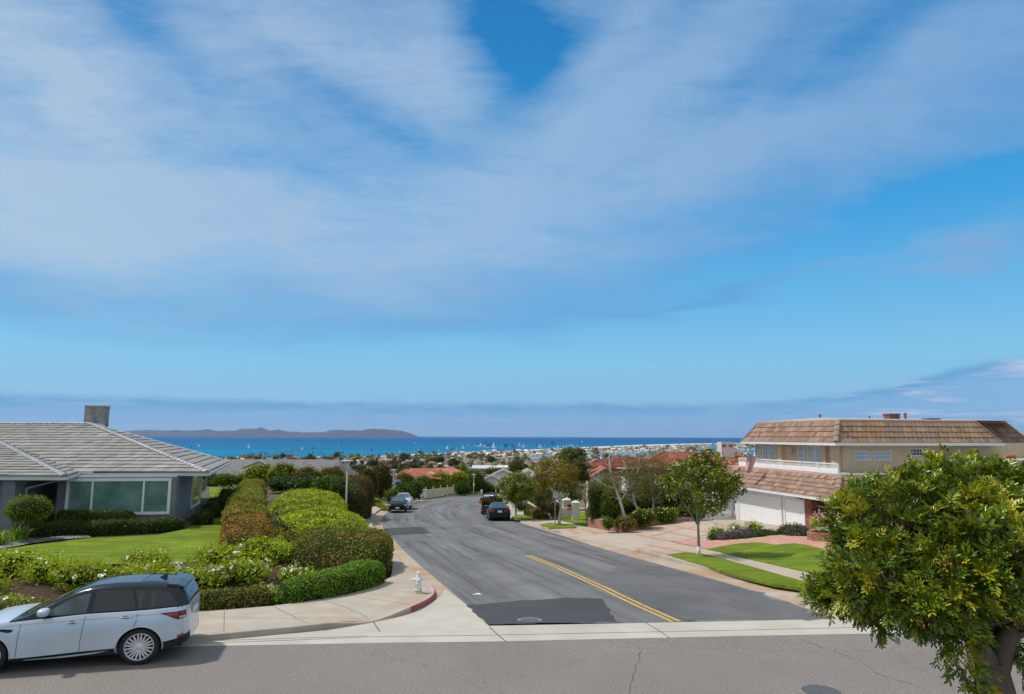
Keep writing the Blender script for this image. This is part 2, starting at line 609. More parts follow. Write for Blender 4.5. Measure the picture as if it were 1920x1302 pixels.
def copy_thing(o, loc=None, rz=None, scale=None):
 c = o.copy()
 COL.objects.link(c)
 if loc is not None:
  c.location = loc
 if rz is not None:
  c.rotation_euler = (0, 0, rz)
 if scale is not None:
  c.scale = scale if isinstance(scale, tuple) else (scale,) * 3
 for ch in list(o.children):
  d = ch.copy()
  COL.objects.link(d)
  d.parent = c
  for gch in list(ch.children):
   e = gch.copy()
   COL.objects.link(e)
   e.parent = d
 return c
def drape(name, poly, zoff, mat, kind='structure', parent=None, step=None, thick=0.0, hf=h, cuts=True):
 """a ground sheet: polygon of (x, y) laid over the ground"""
 bm = bmesh.new()
 vs = [bm.verts.new((p[0], p[1], 0)) for p in poly]
 for tri in tessellate_polygon([[Vector((p[0], p[1], 0)) for p in poly]]):
  try:
   bm.faces.new([vs[i] for i in tri])
  except ValueError:
   pass
 if cuts:
  xs, ys = [p[0] for p in poly], [p[1] for p in poly]
  y = math.floor(min(ys))
  while y < max(ys):
   st = step or (0.5 if y < 60 and max(ys) < 110 else 1.0 if y < 60 else 4.0 if y < 130 else 25)
   y += st
   bmesh.ops.bisect_plane(bm, geom=bm.verts[:] + bm.edges[:] + bm.faces[:], plane_co=(0, y, 0), plane_no=(0, 1, 0))
  if max(xs) - min(xs) > 2:
   st = step or (0.5 if max(ys) < 110 else 5.0)
   x = math.floor(min(xs))
   while x < max(xs):
    x += st
    bmesh.ops.bisect_plane(bm, geom=bm.verts[:] + bm.edges[:] + bm.faces[:], plane_co=(x, 0, 0), plane_no=(1, 0, 0))
 if thick:
  r = bmesh.ops.extrude_face_region(bm, geom=bm.faces[:])
  nv = [v for v in r['geom'] if isinstance(v, bmesh.types.BMVert)]
  for v in nv:
   v.co.z = -thick
 for v in bm.verts:
  v.co.z += hf(v.co.x, v.co.y) + zoff
 bmesh.ops.recalc_face_normals(bm, faces=bm.faces[:])
 bmesh.ops.triangulate(bm, faces=bm.faces[:])
 if not thick:
  for f in bm.faces:
   if f.normal.z < 0:
    f.normal_flip()
 me = bpy.data.meshes.new(name)
 bm.to_mesh(me)
 bm.free()
 me.materials.append(mat)
 if parent is not None:
  me.transform(root_inv(parent))
 o = bpy.data.objects.new(name, me)
 COL.objects.link(o)
 if parent is not None:
  o.parent = parent
 elif kind:
  o['kind'] = kind
 return o
def resample(line, step):
 line = [Vector(p) for p in line]
 out = [line[0]]
 for a, b in zip(line[:-1], line[1:]):
  L = (b - a).length
  n = max(1, int(round(L / step)))
  for i in range(1, n + 1):
   out.append(a.lerp(b, i / n))
 return out
def smooth_line(line, it=2):
 line = [Vector(p) for p in line]
 for _ in range(it):
  o = [line[0]]
  for a, b in zip(line[:-1], line[1:]):
   o += [a.lerp(b, 0.25), a.lerp(b, 0.75)]
  o.append(line[-1])
  line = o
 return line
def offset(line, d):
 """shift a line in plan, positive = to the left of its direction"""
 out = []
 for i, p in enumerate(line):
  t = line[min(i + 1, len(line) - 1)] - line[max(i - 1, 0)]
  t = Vector((t.x, t.y)).normalized()
  out.append(Vector((p.x - t.y * d, p.y + t.x * d, 0)))
 return out
def strip(name, a, b, za, zb, mat, kind='structure', hf=h, sub=1, uv=False):
 """a ribbon between two plan lines with the same number of points"""
 mb = MB()
 n = len(a)
 s = 0
 for i in range(n):
  if i:
   s += (a[i] - a[i - 1]).length
  for k in range(sub + 1):
   t = k / sub
   p = a[i].lerp(b[i], t)
   mb.v.append((p.x, p.y, hf(p.x, p.y) + za * (1 - t) + zb * t))
   mb.uv.append((t * (a[i] - b[i]).length, s))
 m = sub + 1
 for i in range(n - 1):
  for k in range(sub):
   mb.f.append((i * m + k, (i + 1) * m + k, (i + 1) * m + k + 1, i * m + k + 1))
   mb.mi.append(0)
 if not uv:
  mb.uv = []
 o = mb.build(name, mat)
 if kind:
  o['kind'] = kind
 return o
# ------------------------------------------------------------------ ground materials
def mat_asphalt(name, c, speck=0.25, warm=0.0, streak=True, patchy=0.2):
 t = NT(name)
 pos = t.coord('pos')
 fine = t.noise(pos, 34, 4, 0.8)
 mid = t.noise(pos, 9, 4, 0.65)
 big = t.noise(pos, 0.35, 5, 0.6, 0.6)
 col = t.ramp(fine, [(0.32, var(c, 1 - speck)), (0.52, c), (0.72, var(c, 1 + speck * 1.4))])
 col = t.mix(1.0, col, t.ramp(big, [(0.3, 1 - patchy), (0.7, 1 + patchy * 0.6)]), 'MULTIPLY')
 col = t.mix(1.0, col, t.ramp(mid, [(0.3, 0.94), (0.7, 1.05)]), 'MULTIPLY')
 if streak:
  uv = t.coord('uv', (1.0, 0.045, 1))
  st = t.noise(uv, 1.9, 6, 0.62, 0.5)
  col = t.mix(0.9, col, t.ramp(st, [(0.33, 0.50), (0.47, 0.93), (0.7, 1.18)]), 'MULTIPLY')
  sp = t.new('ShaderNodeSeparateXYZ')
  t.l.new(t.coord('uv'), sp.inputs[0])
  wob = t.noise(t.coord('uv', (0, 0.05, 0)), 1.0, 3)
  x = t.math('ADD', sp.outputs[0], t.math('MULTIPLY', wob, 0.9))
  w = t.math('SINE', t.math('MULTIPLY', x, 2 * math.pi / 2.45))
  col = t.mix(0.75, col, t.ramp(w, [(0.1, 0.86), (0.9, 1.06)]), 'MULTIPLY')
 cr = t.voro(t.coord('pos', (1, 1, 0.01)), 0.22, 'DISTANCE_TO_EDGE')
 wn_ = t.noise(pos, 2.2, 4, 0.6)
 crk = t.math('ADD', cr, t.math('MULTIPLY', t.math('SUBTRACT', wn_, 0.5), 0.12))
 col = t.mix(t.ramp(t.math('ABSOLUTE', crk), [(0.0, 0.35), (0.0045, 0.0)]), col, var(c, 0.5))
 t.bump(fine, 0.006, 0.8)
 return t.out(col, 0.88, 0.25)
def mat_concrete(name, c, stain=None, stain_amt=0.5, joint=None):
 t = NT(name)
 pos = t.coord('pos')
 fine = t.noise(pos, 40, 3, 0.7)
 big = t.noise(pos, 0.8, 5, 0.62, 0.5)
 col = t.ramp(fine, [(0.3, var(c, 0.9)), (0.7, var(c, 1.1))])
 col = t.mix(1.0, col, t.ramp(big, [(0.3, 0.86), (0.7, 1.07)]), 'MULTIPLY')
 if stain:
  s = t.noise(pos, 0.45, 5, 0.6, 1.2)
  col = t.mix(t.ramp(s, [(0.4, 0.0), (0.62, stain_amt)]), col, stain)
 t.bump(fine, 0.003, 0.6)
 return t.out(col, 0.85, 0.25)
M_road = mat_asphalt('asphalt_road', (0.165, 0.167, 0.168), 0.26, patchy=0.2)
M_side = mat_asphalt('asphalt_side', (0.215, 0.193, 0.178), 0.55, streak=False, patchy=0.1)
M_patch = mat_asphalt('asphalt_patch', (0.062, 0.065, 0.072), 0.25, streak=False)
M_conc = mat_concrete('concrete', (0.50, 0.465, 0.40))
M_conc_st = mat_concrete('concrete_stained', (0.42, 0.39, 0.335), (0.36, 0.26, 0.17), 0.6)
M_gutter = mat_concrete('gutter_stained', (0.44, 0.36, 0.28), (0.36, 0.22, 0.13), 0.8)
M_cross = mat_concrete('cross_gutter', (0.46, 0.44, 0.385), (0.38, 0.34, 0.28), 0.4)
M_kerb = mat_concrete('kerb_concrete', (0.44, 0.40, 0.34), (0.25, 0.2, 0.15), 0.5)
M_kred = mat_concrete('red_kerb_paint', (0.30, 0.06, 0.07), (0.45, 0.32, 0.32), 0.25)
M_kredtop = mat_concrete('faded_kerb_paint', (0.50, 0.40, 0.40), (0.36, 0.2, 0.2), 0.35)
M_grassm = None
def mat_lawn(name, a, b, c):
 t = NT(name)
 pos = t.coord('pos')
 fine = t.noise(t.coord('pos', (1, 1, 1)), 26, 3, 0.75)
 mow = t.noise(t.coord('pos', (0.35, 2.2, 1), (0, 0, 0.25)), 2.1, 5, 0.7)
 big = t.noise(pos, 0.5, 4, 0.6)
 col = t.ramp(t.math('ADD', t.math('MULTIPLY', fine, 0.55), t.math('MULTIPLY', mow, 0.5)), [(0.38, a), (0.53, b), (0.68, c)])
 col = t.mix(1.0, col, t.ramp(big, [(0.3, 0.72), (0.7, 1.18)]), 'MULTIPLY')
 col = t.mix(t.ramp(t.noise(pos, 1.7, 5, 0.7), [(0.55, 0.0), (0.72, 0.35)]), col, (0.30, 0.30, 0.06))
 t.bump(fine, 0.06, 1.0)
 return t.out(col, 0.9, 0.15)
M_lawn = mat_lawn('lawn', (0.070, 0.130, 0.010), (0.170, 0.250, 0.016), (0.32, 0.40, 0.04))
M_mulch = m_plain('mulch', (0.075, 0.05, 0.038), 0.95, 0.1, amt=0.45, scale=14, bump=0.03, bscale=30, kind='pos')
t = NT('open_ground')
pos = t.coord('pos')
n = t.noise(pos, 0.05, 6, 0.65)
n2 = t.noise(pos, 1.3, 5, 0.65)
c = t.ramp(n, [(0.35, (0.06, 0.075, 0.03)), (0.5, (0.11, 0.10, 0.055)), (0.65, (0.17, 0.14, 0.09))])
c = t.mix(1.0, c, t.ramp(n2, [(0.3, 0.7), (0.7, 1.2)]), 'MULTIPLY')
M_open = t.out(c, 0.95, 0.1)
# ------------------------------------------------------------------ the ground sheet
def axis(fine0, fine1, far0, far1):
 a = list(np.arange(fine0, fine1 + 0.01, 1.0))
 x, st = fine1, 1.4
 while x < far1:
  x += st
  st *= 1.22
  a.append(x)
 x, st = fine0, 1.4
 while x > far0:
  x -= st
  st *= 1.22
  a.insert(0, x)
 return a
gx, gy = axis(-34, 40, -1800, 1800), axis(8, 96, -40, 1250)
inner = lambda x, y: h(x, y) - 0.11
mb = MB()
for y in gy:
 for x in gx:
  und = 0.0
  if y > 160:
   und = (mnoise.noise(Vector((x * 0.012, y * 0.012, 1.0))) * 3.0) * sstep(160, 300, y) * (1 - sstep(900, 1100, y))
  mb.v.append((x, y, inner(x, y) + und))
nx = len(gx)
for j in range(len(gy) - 1):
 for i in range(nx - 1):
  k = j * nx + i
  mb.f.append((k, k + 1, k + 1 + nx, k + nx))
  mb.mi.append(0)
o = mb.build('ground', M_open, smooth=True)
o['kind'] = 'structure'
# ------------------------------------------------------------------ roads
hb = lambda x, y: hbase(y)
Lp = pts([(913, 1175), (872, 1131), (832, 1100), (785, 1057), (755, 1032), (731, 1003), (717, 990), (713.5, 977.5), (721, 964), (740, 953), (762, 946), (783, 940), (817, 934.5), (846, 931.7), (883, 928.5)])
Rp = pts([(1570, 1163), (1520, 1143), (1400, 1103), (1240, 1060), (1190, 1046), (1110, 1024), (1067, 1008), (1025, 996), (992, 986), (965, 978.5), (953, 966), (948, 950), (948, 936)])
Lp[0].y = Rp[0].y = (Lp[0].y + Rp[0].y) / 2
Lf = lambda y: float(np.interp(y, [p.y for p in Lp], [p.x for p in Lp]))
Rf = lambda y: float(np.interp(y, [p.y for p in Rp], [p.x for p in Rp]))
y0 = Lp[0].y
ys = [y0 + i * 1.0 for i in range(int(104 - y0) + 1)]
Ls = [Vector((Lf(y), y, 0)) for y in ys]
Rs = [Vector((Rf(y), y, 0)) for y in ys]
def smooth_xy(l, it=6, keep=3):
 l = [p.copy() for p in l]
 for _ in range(it):
  l = [l[i] if i < keep or i > len(l) - 2 else (l[i - 1] + l[i] * 2 + l[i + 1]) / 4 for i in range(len(l))]
 return l
Ls, Rs = smooth_xy(Ls, 14), smooth_xy(Rs, 14)
strip('main_road', Ls, Rs, 0.0, 0.0, M_road, hf=hb, sub=8, uv=True)
ye = ys[-1]
far = [Vector((Ls[-1].x, ye, 0)), Vector((Lf(112), 112, 0)), Vector((Lf(120), 120, 0)), Vector((0, 124, 0)), Vector((12, 125, 0)), Vector((30, 124, 0)), Vector((30, 113, 0)), Vector((12, 113, 0)), Vector((4, 110, 0)), Vector((Rs[-1].x, ye, 0))]
drape('far_road', far, 0.0, M_road, hf=hb)
S_edge = pts([(-700, 1258), (-250, 1232), (0, 1222), (370, 1212.5), (720, 1206), (930, 1203.5), (1400, 1193), (1588, 1189.6), (1920, 1183), (2600, 1170)])
near = [Vector((p.x, -25, 0)) for p in reversed(S_edge)]
near = [Vector((26, -25, 0)), Vector((-26, -25, 0))]
drape('side_street', list(S_edge) + near, 0.0, M_side, hf=hb)
KL = pts([(-700, 1262), (-300, 1262), (0, 1240), (200, 1222), (420, 1200), (612, 1181), (675, 1171), (740, 1158), (775, 1147.5), (810, 1130), (818, 1117.5), (811, 1105), (792.5, 1091), (775, 1077)])
KLb = pts([(752.5, 1058.5), (727.5, 1033), (705, 1003), (697.5, 983), (698, 972), (708, 960), (728, 949.5), (752, 943), (794, 935.5), (846, 929.2), (884, 925.6)])
KL = smooth_line(KL, 2) + smooth_line(KLb, 2)
KL = resample([Vector((p.x, p.y, 0)) for p in KL], 0.4)
poly = [Vector((p.x, p.y, 0)) for p in KL if p.y < 105]
inner_edge = [p for p in Ls if p.y < 104.9]
drape('gutter_apron', [p for p in poly] + inner_edge[::-1] + [Vector((S_edge[i].x, S_edge[i].y, 0)) for i in (5, 4, 3, 2, 1, 0)], -0.004, M_gutter, hf=hb)
cg = pts([(612, 1183), (675, 1173), (740, 1161), (790, 1145), (822, 1122), (835, 1106), (872, 1132), (913, 1174), (1240, 1168), (1570, 1161), (1640, 1166), (2200, 1176), (2500, 1172)])
cg2 = [p for p in pts([(2500, 1173.5), (1920, 1183), (1588, 1189.6), (1400, 1193), (930, 1203.5), (720, 1206), (370, 1212.5), (0, 1222), (-300, 1236)])]
cg0 = pts([(-300, 1258), (0, 1238), (200, 1221), (420, 1199)])
drape('cross_gutter', cg0 + cg + cg2, 0.004, M_cross, hf=hb)
def kerb(line, hgt, mats, name, width=0.15, side=1, split=None):
 """kerb with a face, a top and a back; hgt(p) gives its height"""
 lin_ = line
 back = offset(lin_, width * side)
 mb = MB()
 for p, q in zip(lin_, back):
  z = hbase(p.y)
  k = hgt(p)
  mb.v += [(p.x, p.y, z - 0.05), (p.x + (q.x - p.x) * 0.1, p.y + (q.y - p.y) * 0.1, z + k - 0.015), (p.x + (q.x - p.x) * 0.25, p.y + (q.y - p.y) * 0.25, z + k), (q.x, q.y, z + k), (q.x, q.y, z - 0.05)]
 for i in range(len(lin_) - 1):
  for j in range(4):
   f = (i * 5 + j, i * 5 + j + 1, i * 5 + 5 + j + 1, i * 5 + 5 + j)
   mb.f.append(f if side < 0 else f[::-1])
   m = 0
   if split:
    m = split(lin_[i], j)
   mb.mi.append(m)
 o = mb.build(name, mats)
 o['kind'] = 'structure'
 return back
ramp_a, ramp_b = Gb(612, 1181), Gb(775, 1147)
KH = 0.15
def kh(p):
 if p.y < 24 and ramp_a.x - 0.1 < p.x < ramp_b.x:
  d = min(p.x - ramp_a.x, ramp_b.x - p.x) / 0.9
  return KH - (KH - 0.018) * sstep(0, 1, d)
 return KH
red0 = Gb(770, 1148)
def ksplit(p, j):
 if p.x > red0.x and p.y < 23.6:
  return 1 if j <= 1 else 2
 return 0
kb = kerb(KL, kh, [M_kerb, M_kred, M_kredtop], 'kerb', split=ksplit)
pv = [Vector((p.x, p.y, 0)) for p in kb] + [Vector((p.x, p.y, 0)) for p in SL[::-1]]
slab = lambda x, y: hbase(y)
def hpave(x, y):
 z = hbase(y) + KH - 0.008
 if y < 24 and ramp_a.x - 0.1 < x < ramp_b.x:
  yk = min((abs(p.x - x), p.y) for p in KL if p.y < 21)[1]
  z -= (KH - 0.018) * (1 - sstep(0.2, 1.3, y - yk)) * sstep(0, 1, min(x - ramp_a.x, ramp_b.x - x) / 0.9)
 return z
drape('pavement', pv, 0.0, M_conc_st, hf=hpave, step=0.5 if False else None)
M_joint = m_plain('joint', (0.13, 0.11, 0.09), 0.95, 0.1)
jm = MB()
def groove(mb, a, b, w=0.012, hf=None, dz=0.004):
 hf = hf or hpave
 n = max(2, int((b - a).length / 0.5))
 t_ = (b - a).normalized()
 s_ = Vector((-t_.y, t_.x, 0)) * w / 2
 P0 = [a.lerp(b, i / n) for i in range(n + 1)]
 k = len(mb.v)
 for p in P0:
  for q in (p - s_, p + s_):
   mb.v.append((q.x, q.y, hf(q.x, q.y) + dz))
 for i in range(n):
  mb.f.append((k + 2 * i, k + 2 * i + 1, k + 2 * i + 3, k + 2 * i + 2))
  mb.mi.append(0)
def near_on(line, p):
 return min(line, key=lambda q: (q.x - p.x) ** 2 + (q.y - p.y) ** 2)
SLr = resample([Vector((p.x, p.y, 0)) for p in SL], 0.3)
acc = 0
for i in range(1, len(kb)):
 acc += (kb[i] - kb[i - 1]).length
 if acc > 1.5:
  acc = 0
  q = near_on(SLr, kb[i])
  if (q - kb[i]).length < 3.4 and kb[i].y < 60:
   groove(jm, kb[i], q)
o = jm.build('pavement_joints', M_joint)
o['kind'] = 'structure'
# ---- right side kerb, gutter, pavement
KR = pts([(2600, 1168), (2100, 1170), (1800, 1166), (1690, 1158), (1630, 1140), (1590, 1124), (1553, 1115), (1500, 1110), (1400, 1090.5), (1320, 1069), (1250, 1050), (1196, 1037), (1110, 1014), (1050, 1000.5), (1025, 994.5), (992, 984.5), (967, 977), (956, 965), (952, 950), (953, 936)])
KR = resample([Vector((p.x, p.y, 0)) for p in smooth_line(KR, 2)], 0.5)
Rr = [p for p in Rs]
KRk = [p for p in KR if 17.5 < p.y]
drape('right_gutter', [p for p in KR if p.x < 16 and p.y > 17] + [Vector((p.x, p.y, 0)) for p in Rr[::-1] if p.y < 103] + [Vector((9.0, 17.6, 0))], -0.004, M_gutter, hf=hb)
drv_a, drv_b = Gb(1196, 1037), Gb(1045, 1000)
dd_a, dd_b = Gb(1018, 992), Gb(972, 979)
def khr(p):
 if drv_a.y < p.y < drv_b.y:
  return KH - (KH - 0.03) * sstep(0, 0.8, min(p.y - drv_a.y, drv_b.y - p.y))
 if dd_a.y < p.y < dd_b.y:
  return KH - (KH - 0.03) * sstep(0, 0.8, min(p.y - dd_a.y, dd_b.y - p.y))
 return KH
kbr = kerb(KR, khr, [M_kerb], 'kerb', side=-1)
def hright(x, y):
 b = h(x, y) + KH - 0.008
 return b
SRr = [Vector((p.x, p.y, 0)) for p in SR]
yard_out = pts([(985, 935), (1100, 950), (1300, 955), (1530, 985), (1700, 1010)])
yo = [Vector((p.x, p.y, 0)) for p in yard_out]
yo = [Vector((4, 100, 0)), Vector((14, 80, 0)), Vector((22, 62, 0)), Vector((30, 48, 0)), Vector((36, 30, 0)), Vector((36, 19, 0))]
kbs = [p for p in kbr if p.y > 18.2 or p.x > 9]
def hr_slope(x, y):
 """paving level: falls to the dropped kerb at the driveways"""
 z = h(x, y) + KH - 0.008
 yk = y
 k = khr(Vector((x, y, 0)))
 if k < KH - 0.001:
  d = x - float(np.interp(y, [p.y for p in KRm], [p.x for p in KRm]))
  z -= (KH - k) * (1 - sstep(0.2, 2.2, d))
 return z
KRm = [p for p in KR if p.y > 20]
M_drive = mat_concrete('drive_concrete', (0.43, 0.375, 0.31), (0.42, 0.3, 0.22), 0.55)
drape('right_paving', kbs + yo, 0.0, M_drive, hf=hr_slope)
GR = lambda l: [G(*q, hr_slope) for q in l]
parkway = GR([(1252, 1041), (1285, 1037), (1316, 1039.5), (1345, 1046), (1400, 1061.5), (1500, 1090), (1551, 1104.6), (1535, 1107.5), (1510, 1105.5), (1450, 1097), (1400, 1084.5), (1335, 1066), (1283, 1052)])
rl = lambda x, y: hr_slope(x, y) + 0.012
drape('parkway_lawn', parkway, 0.035, M_lawn, hf=hr_slope, thick=0.1)
lawn_r = GR([(1326, 1031), (1350, 1026.5), (1369, 1023), (1395, 1019.5), (1421, 1018.2), (1440, 1020.5), (1452, 1023), (1470, 1022), (1490, 1020.5), (1512, 1023), (1530, 1028), (1600, 1046), (1760, 1085), (1800, 1100), (1700, 1106), (1563, 1084), (1500, 1071), (1445, 1058.5), (1400, 1048.5), (1350, 1036)])
drape('front_lawn', lawn_r, 0.04, M_lawn, hf=hr_slope, thick=0.1)
def mat_brick(name, c1, c2, mortar, sx=0.22, sy=0.075, kind='pos', rot=(0, 0, 0.2)):
 t = NT(name)
 v = t.coord(kind, (1, 1, 1), rot)
 b = t.new('ShaderNodeTexBrick')
 b.inputs['Scale'].default_value = 1
 b.inputs['Brick Width'].default_value = sx
 b.inputs['Row Height'].default_value = sy
 b.inputs['Mortar Size'].default_value = 0.006
 b.inputs['Mortar Smooth'].default_value = 0.2
 b.inputs['Color1'].default_value = (*c1, 1)
 b.inputs['Color2'].default_value = (*c2, 1)
 b.inputs['Mortar'].default_value = (*mortar, 1)
 t.l.new(v, b.inputs['Vector'])
 n = t.noise(v, 3.5, 5, 0.65)
 col = t.mix(1.0, b.outputs['Color'], t.ramp(n, [(0.3, 0.8), (0.7, 1.2)]), 'MULTIPLY')
 n3 = t.noise(v, 8, 4, 0.6)
 col = t.mix(t.ramp(n3, [(0.52, 0.0), (0.7, 0.4)]), col, (0.55, 0.48, 0.43))
 return t.out(col, 0.85, 0.2)
M_bpave = mat_brick('brick_paving', (0.42, 0.17, 0.12), (0.52, 0.27, 0.20), (0.42, 0.36, 0.3))
def band(a, b, w, name='brick_band', zo=0.005):
 a, b = G(*a, hr_slope), G(*b, hr_slope)
 a.z = b.z = 0
 n = max(2, int((b - a).length))
 l = [a.lerp(b, i / n) for i in range(n + 1)]
 return l, offset(l, w)
bm_ = MB()
for a, b, w in [((1190, 1003), (1266, 1018), 0.42), ((1212, 990), (1312, 1011), 0.32), ((1240, 982), (1330, 1000), 0.25), ((1330, 978), (1352, 986), 0.25), ((1352, 986), (1440, 1000), 0.3),
    ((1222, 1006), (1262, 995.5), 0.25), ((1262, 995), (1330, 985), 0.25), ((1266, 1017), (1330, 1001), 0.3), ((1330, 1001), (1400, 990), 0.2),
    ((1210, 1022), (1290, 1038), 0.35), ((1190, 1029), (1250, 1042), 0.35), ((1088, 992), (1120, 1001), 0.3), ((1060, 994), (1082, 1001), 0.3), ((1078, 991), (1062, 994), 0.3), ((1185, 990), (1230, 981), 0.2),
    ((1125, 1000.5), (1105, 998.5), 0.25)]:
 l, o_ = band(a, b, w)
 k = len(bm_.v)
 for p, q in zip(l, o_):
  bm_.v += [(p.x, p.y, hr_slope(p.x, p.y) + 0.01), (q.x, q.y, hr_slope(q.x, q.y) + 0.01)]
 for i in range(len(l) - 1):
  bm_.f.append((k + 2 * i, k + 2 * i + 2, k + 2 * i + 3, k + 2 * i + 1))
  bm_.mi.append(0)
o = bm_.build('brick_bands', M_bpave)
o['kind'] = 'structure'
bpath = GR([(1268, 1019), (1300, 1013.5), (1345, 1013.5), (1400, 1012), (1436, 1009), (1441, 1003), (1478, 1005), (1512, 1007.5), (1545, 1012), (1600, 1024), (1600, 1044), (1530, 1027.5), (1512, 1022.5), (1490, 1020), (1470, 1021.5), (1452, 1022.5), (1440, 1020), (1421, 1017.7), (1395, 1019), (1369, 1022.5), (1372, 1025.5), (1350, 1026.5), (1328, 1030.5), (1290, 1023)])
drape('brick_path', bpath, 0.025, M_bpave, hf=hr_slope)
lawn_l = [G(*q) for q in [(-260, 1082), (-100, 1072), (0, 1066), (240, 1056), (478, 1050), (485, 1030), (478, 1000), (462, 960), (455, 915), (400, 912), (392, 925), (400, 952), (380, 975), (345, 992), (290, 1003), (230, 1006), (170, 1008), (100, 1015), (0, 1030), (-100, 1042), (-260, 1052)]]
drape('back_lawn', lawn_l, -0.02, M_lawn)
bed = [(p.x, p.y) for p in SL if p.y < 62]
bed = bed + [(bed[-1][0] - 3, 62), (-17.2, 40), (-14, 30), (-12.5, 24.2), (-40, 24.2), (-40, 17)]
drape('planting_bed', bed, -0.03, M_mulch)
gravel_p = [G(*q) for q in [(-260, 1052), (-100, 1041), (0, 1030), (60, 1019), (110, 1012.5), (170, 1008), (165, 1004), (120, 1005), (75, 1010), (30, 1017), (0, 1021), (-100, 1028), (-260, 1034)]]
t = NT('pebbles')
v = t.coord('pos')
vo = t.voro(v, 16, 'F1', 'Distance')
vc = t.voro(v, 16, 'F1', 'Color')
c = t.mix(1.0, t.ramp(vc, [(0.2, (0.16, 0.17, 0.19)), (0.6, (0.38, 0.40, 0.44)), (0.9, (0.62, 0.63, 0.66))]), t.ramp(vo, [(0.2, 1.0), (0.6, 0.25)]), 'MULTIPLY')
M_peb = t.out(c, 0.7, 0.3)
o = drape('pebble_strip', gravel_p, 0.012, M_peb)
def ragged(poly, j, step=0.3, seed=3):
 rr_ = np.random.default_rng(seed)
 q = [Vector((p.x, p.y, 0)) for p in poly]
 o_ = []
 for a, b in zip(q, q[1:] + q[:1]):
  n = max(1, int((b - a).length / step))
  for i in range(n):
   p = a.lerp(b, i / n)
   o_.append(p + Vector((rr_.normal(0, j), rr_.normal(0, j), 0)) if i else p)
 return o_
pp = [Vector((Lf(Gb(900, 1171).y), 0, 0))]
drape('asphalt_patch', ragged(pts([(876, 1134), (1000, 1126), (1060, 1121), (1128, 1123), (1155, 1166), (915, 1171.5)]), 0.035), 0.005, M_patch, hf=hb)
drape('asphalt_patch', pts([(718, 991.5), (788, 988), (809.5, 1000), (731, 1004.5)]), 0.005, M_patch, hf=hb)
drape('asphalt_patch', ragged(pts([(1165, 1054), (1245, 1064), (1400, 1106), (1515, 1144), (1555, 1160), (1290, 1163), (1215, 1138), (1150, 1100), (1128, 1078)]), 0.16, 0.5), 0.0045, mat_asphalt('dark_lane', (0.130, 0.132, 0.136), 0.28, streak=False, patchy=0.25), hf=hb)
M_yel = m_plain('road_yellow', (0.50, 0.33, 0.10), 0.8, 0.2, amt=0.25, scale=9, kind='pos')
M_wht = m_plain('road_white', (0.25, 0.255, 0.25), 0.8, 0.2, amt=0.3, scale=9, kind='pos')
def painted(name, line, w, mat, dz=0.009):
 l = resample([Vector((p.x, p.y, 0)) for p in line], 1.0)
 return strip(name, l, offset(l, w), dz, dz, mat, hf=hb)
yl = pts([(1270, 1166), (1200, 1135), (1120, 1097), (1050, 1065), (990, 1041.5)])
yl0 = [Vector((p.x, p.y, 0)) for p in yl]
painted('yellow_line', offset(yl0, 0.10), 0.11, M_yel)
painted('yellow_line', offset(yl0, -0.12), 0.11, M_yel)
painted('faded_line', pts([(985, 1038), (935, 1018), (870, 995), (850, 987), (825, 970), (812, 958), (818, 951)]), 0.07, M_wht)
painted('faded_line', pts([(840, 984), (810, 970), (800, 958), (812, 949)]), 0.05, M_wht)
mk = pts([(884, 1116), (897, 1112.5), (903, 1116), (894, 1115)])
gm = MB()
for l in ([(370, 1207), (560, 1200.5), (700, 1194.5), (900, 1192), (1200, 1186), (1400, 1182), (1588, 1177.5), (1760, 1174)], [(370, 1203), (560, 1197), (690, 1193)]):
 q = [Vector((p.x, p.y, 0)) for p in pts(l)]
 for a, b in zip(q[:-1], q[1:]):
  groove(gm, a, b, 0.035, hb, 0.0065)
for l in ([(918, 1176), (932, 1190), (948, 1203)], [(1210, 1168), (1232, 1181), (1256, 1197)], [(700, 1166), (712, 1185)]):
 q = [Vector((p.x, p.y, 0)) for p in pts(l)]
 for a, b in zip(q[:-1], q[1:]):
  groove(gm, a, b, 0.03, hb, 0.0068)
gm.build('concrete_seams', M_joint)['kind'] = 'structure'
ck = MB()
rr_ = np.random.default_rng(12)
M_crack = m_plain('crack_tar', (0.095, 0.088, 0.082), 0.9, 0.1)
for l, w in (([(1196, 1212), (1200, 1240), (1187, 1266), (1180, 1300)], 0.018), ([(1500, 1199), (1562, 1222), (1610, 1240), (1640, 1262), (1730, 1290)], 0.016), ([(745, 1006), (790, 1035), (848, 1070), (905, 1110), (950, 1122)], 0.03),
             ([(1010, 1002), (1120, 1040), (1260, 1090), (1400, 1150)], 0.025), ([(800, 985), (905, 984), (1000, 990)], 0.05), ([(900, 1040), (1000, 1090), (1060, 1120)], 0.02)):
 q = resample([Vector((p.x, p.y, 0)) for p in pts(l)], 0.25)
 q = [p + Vector((rr_.normal(0, 0.025), rr_.normal(0, 0.025), 0)) for p in q]
 for a, b in zip(q[:-1], q[1:]):
  groove(ck, a, b, w * rr_.uniform(0.25, 0.8), hb, 0.0085)
ck.build('road_cracks', M_crack)['kind'] = 'structure'
drape('white_mark', mk, 0.009, m_plain('mark_white', (0.75, 0.75, 0.73), 0.7, 0.2), hf=hb, cuts=False)
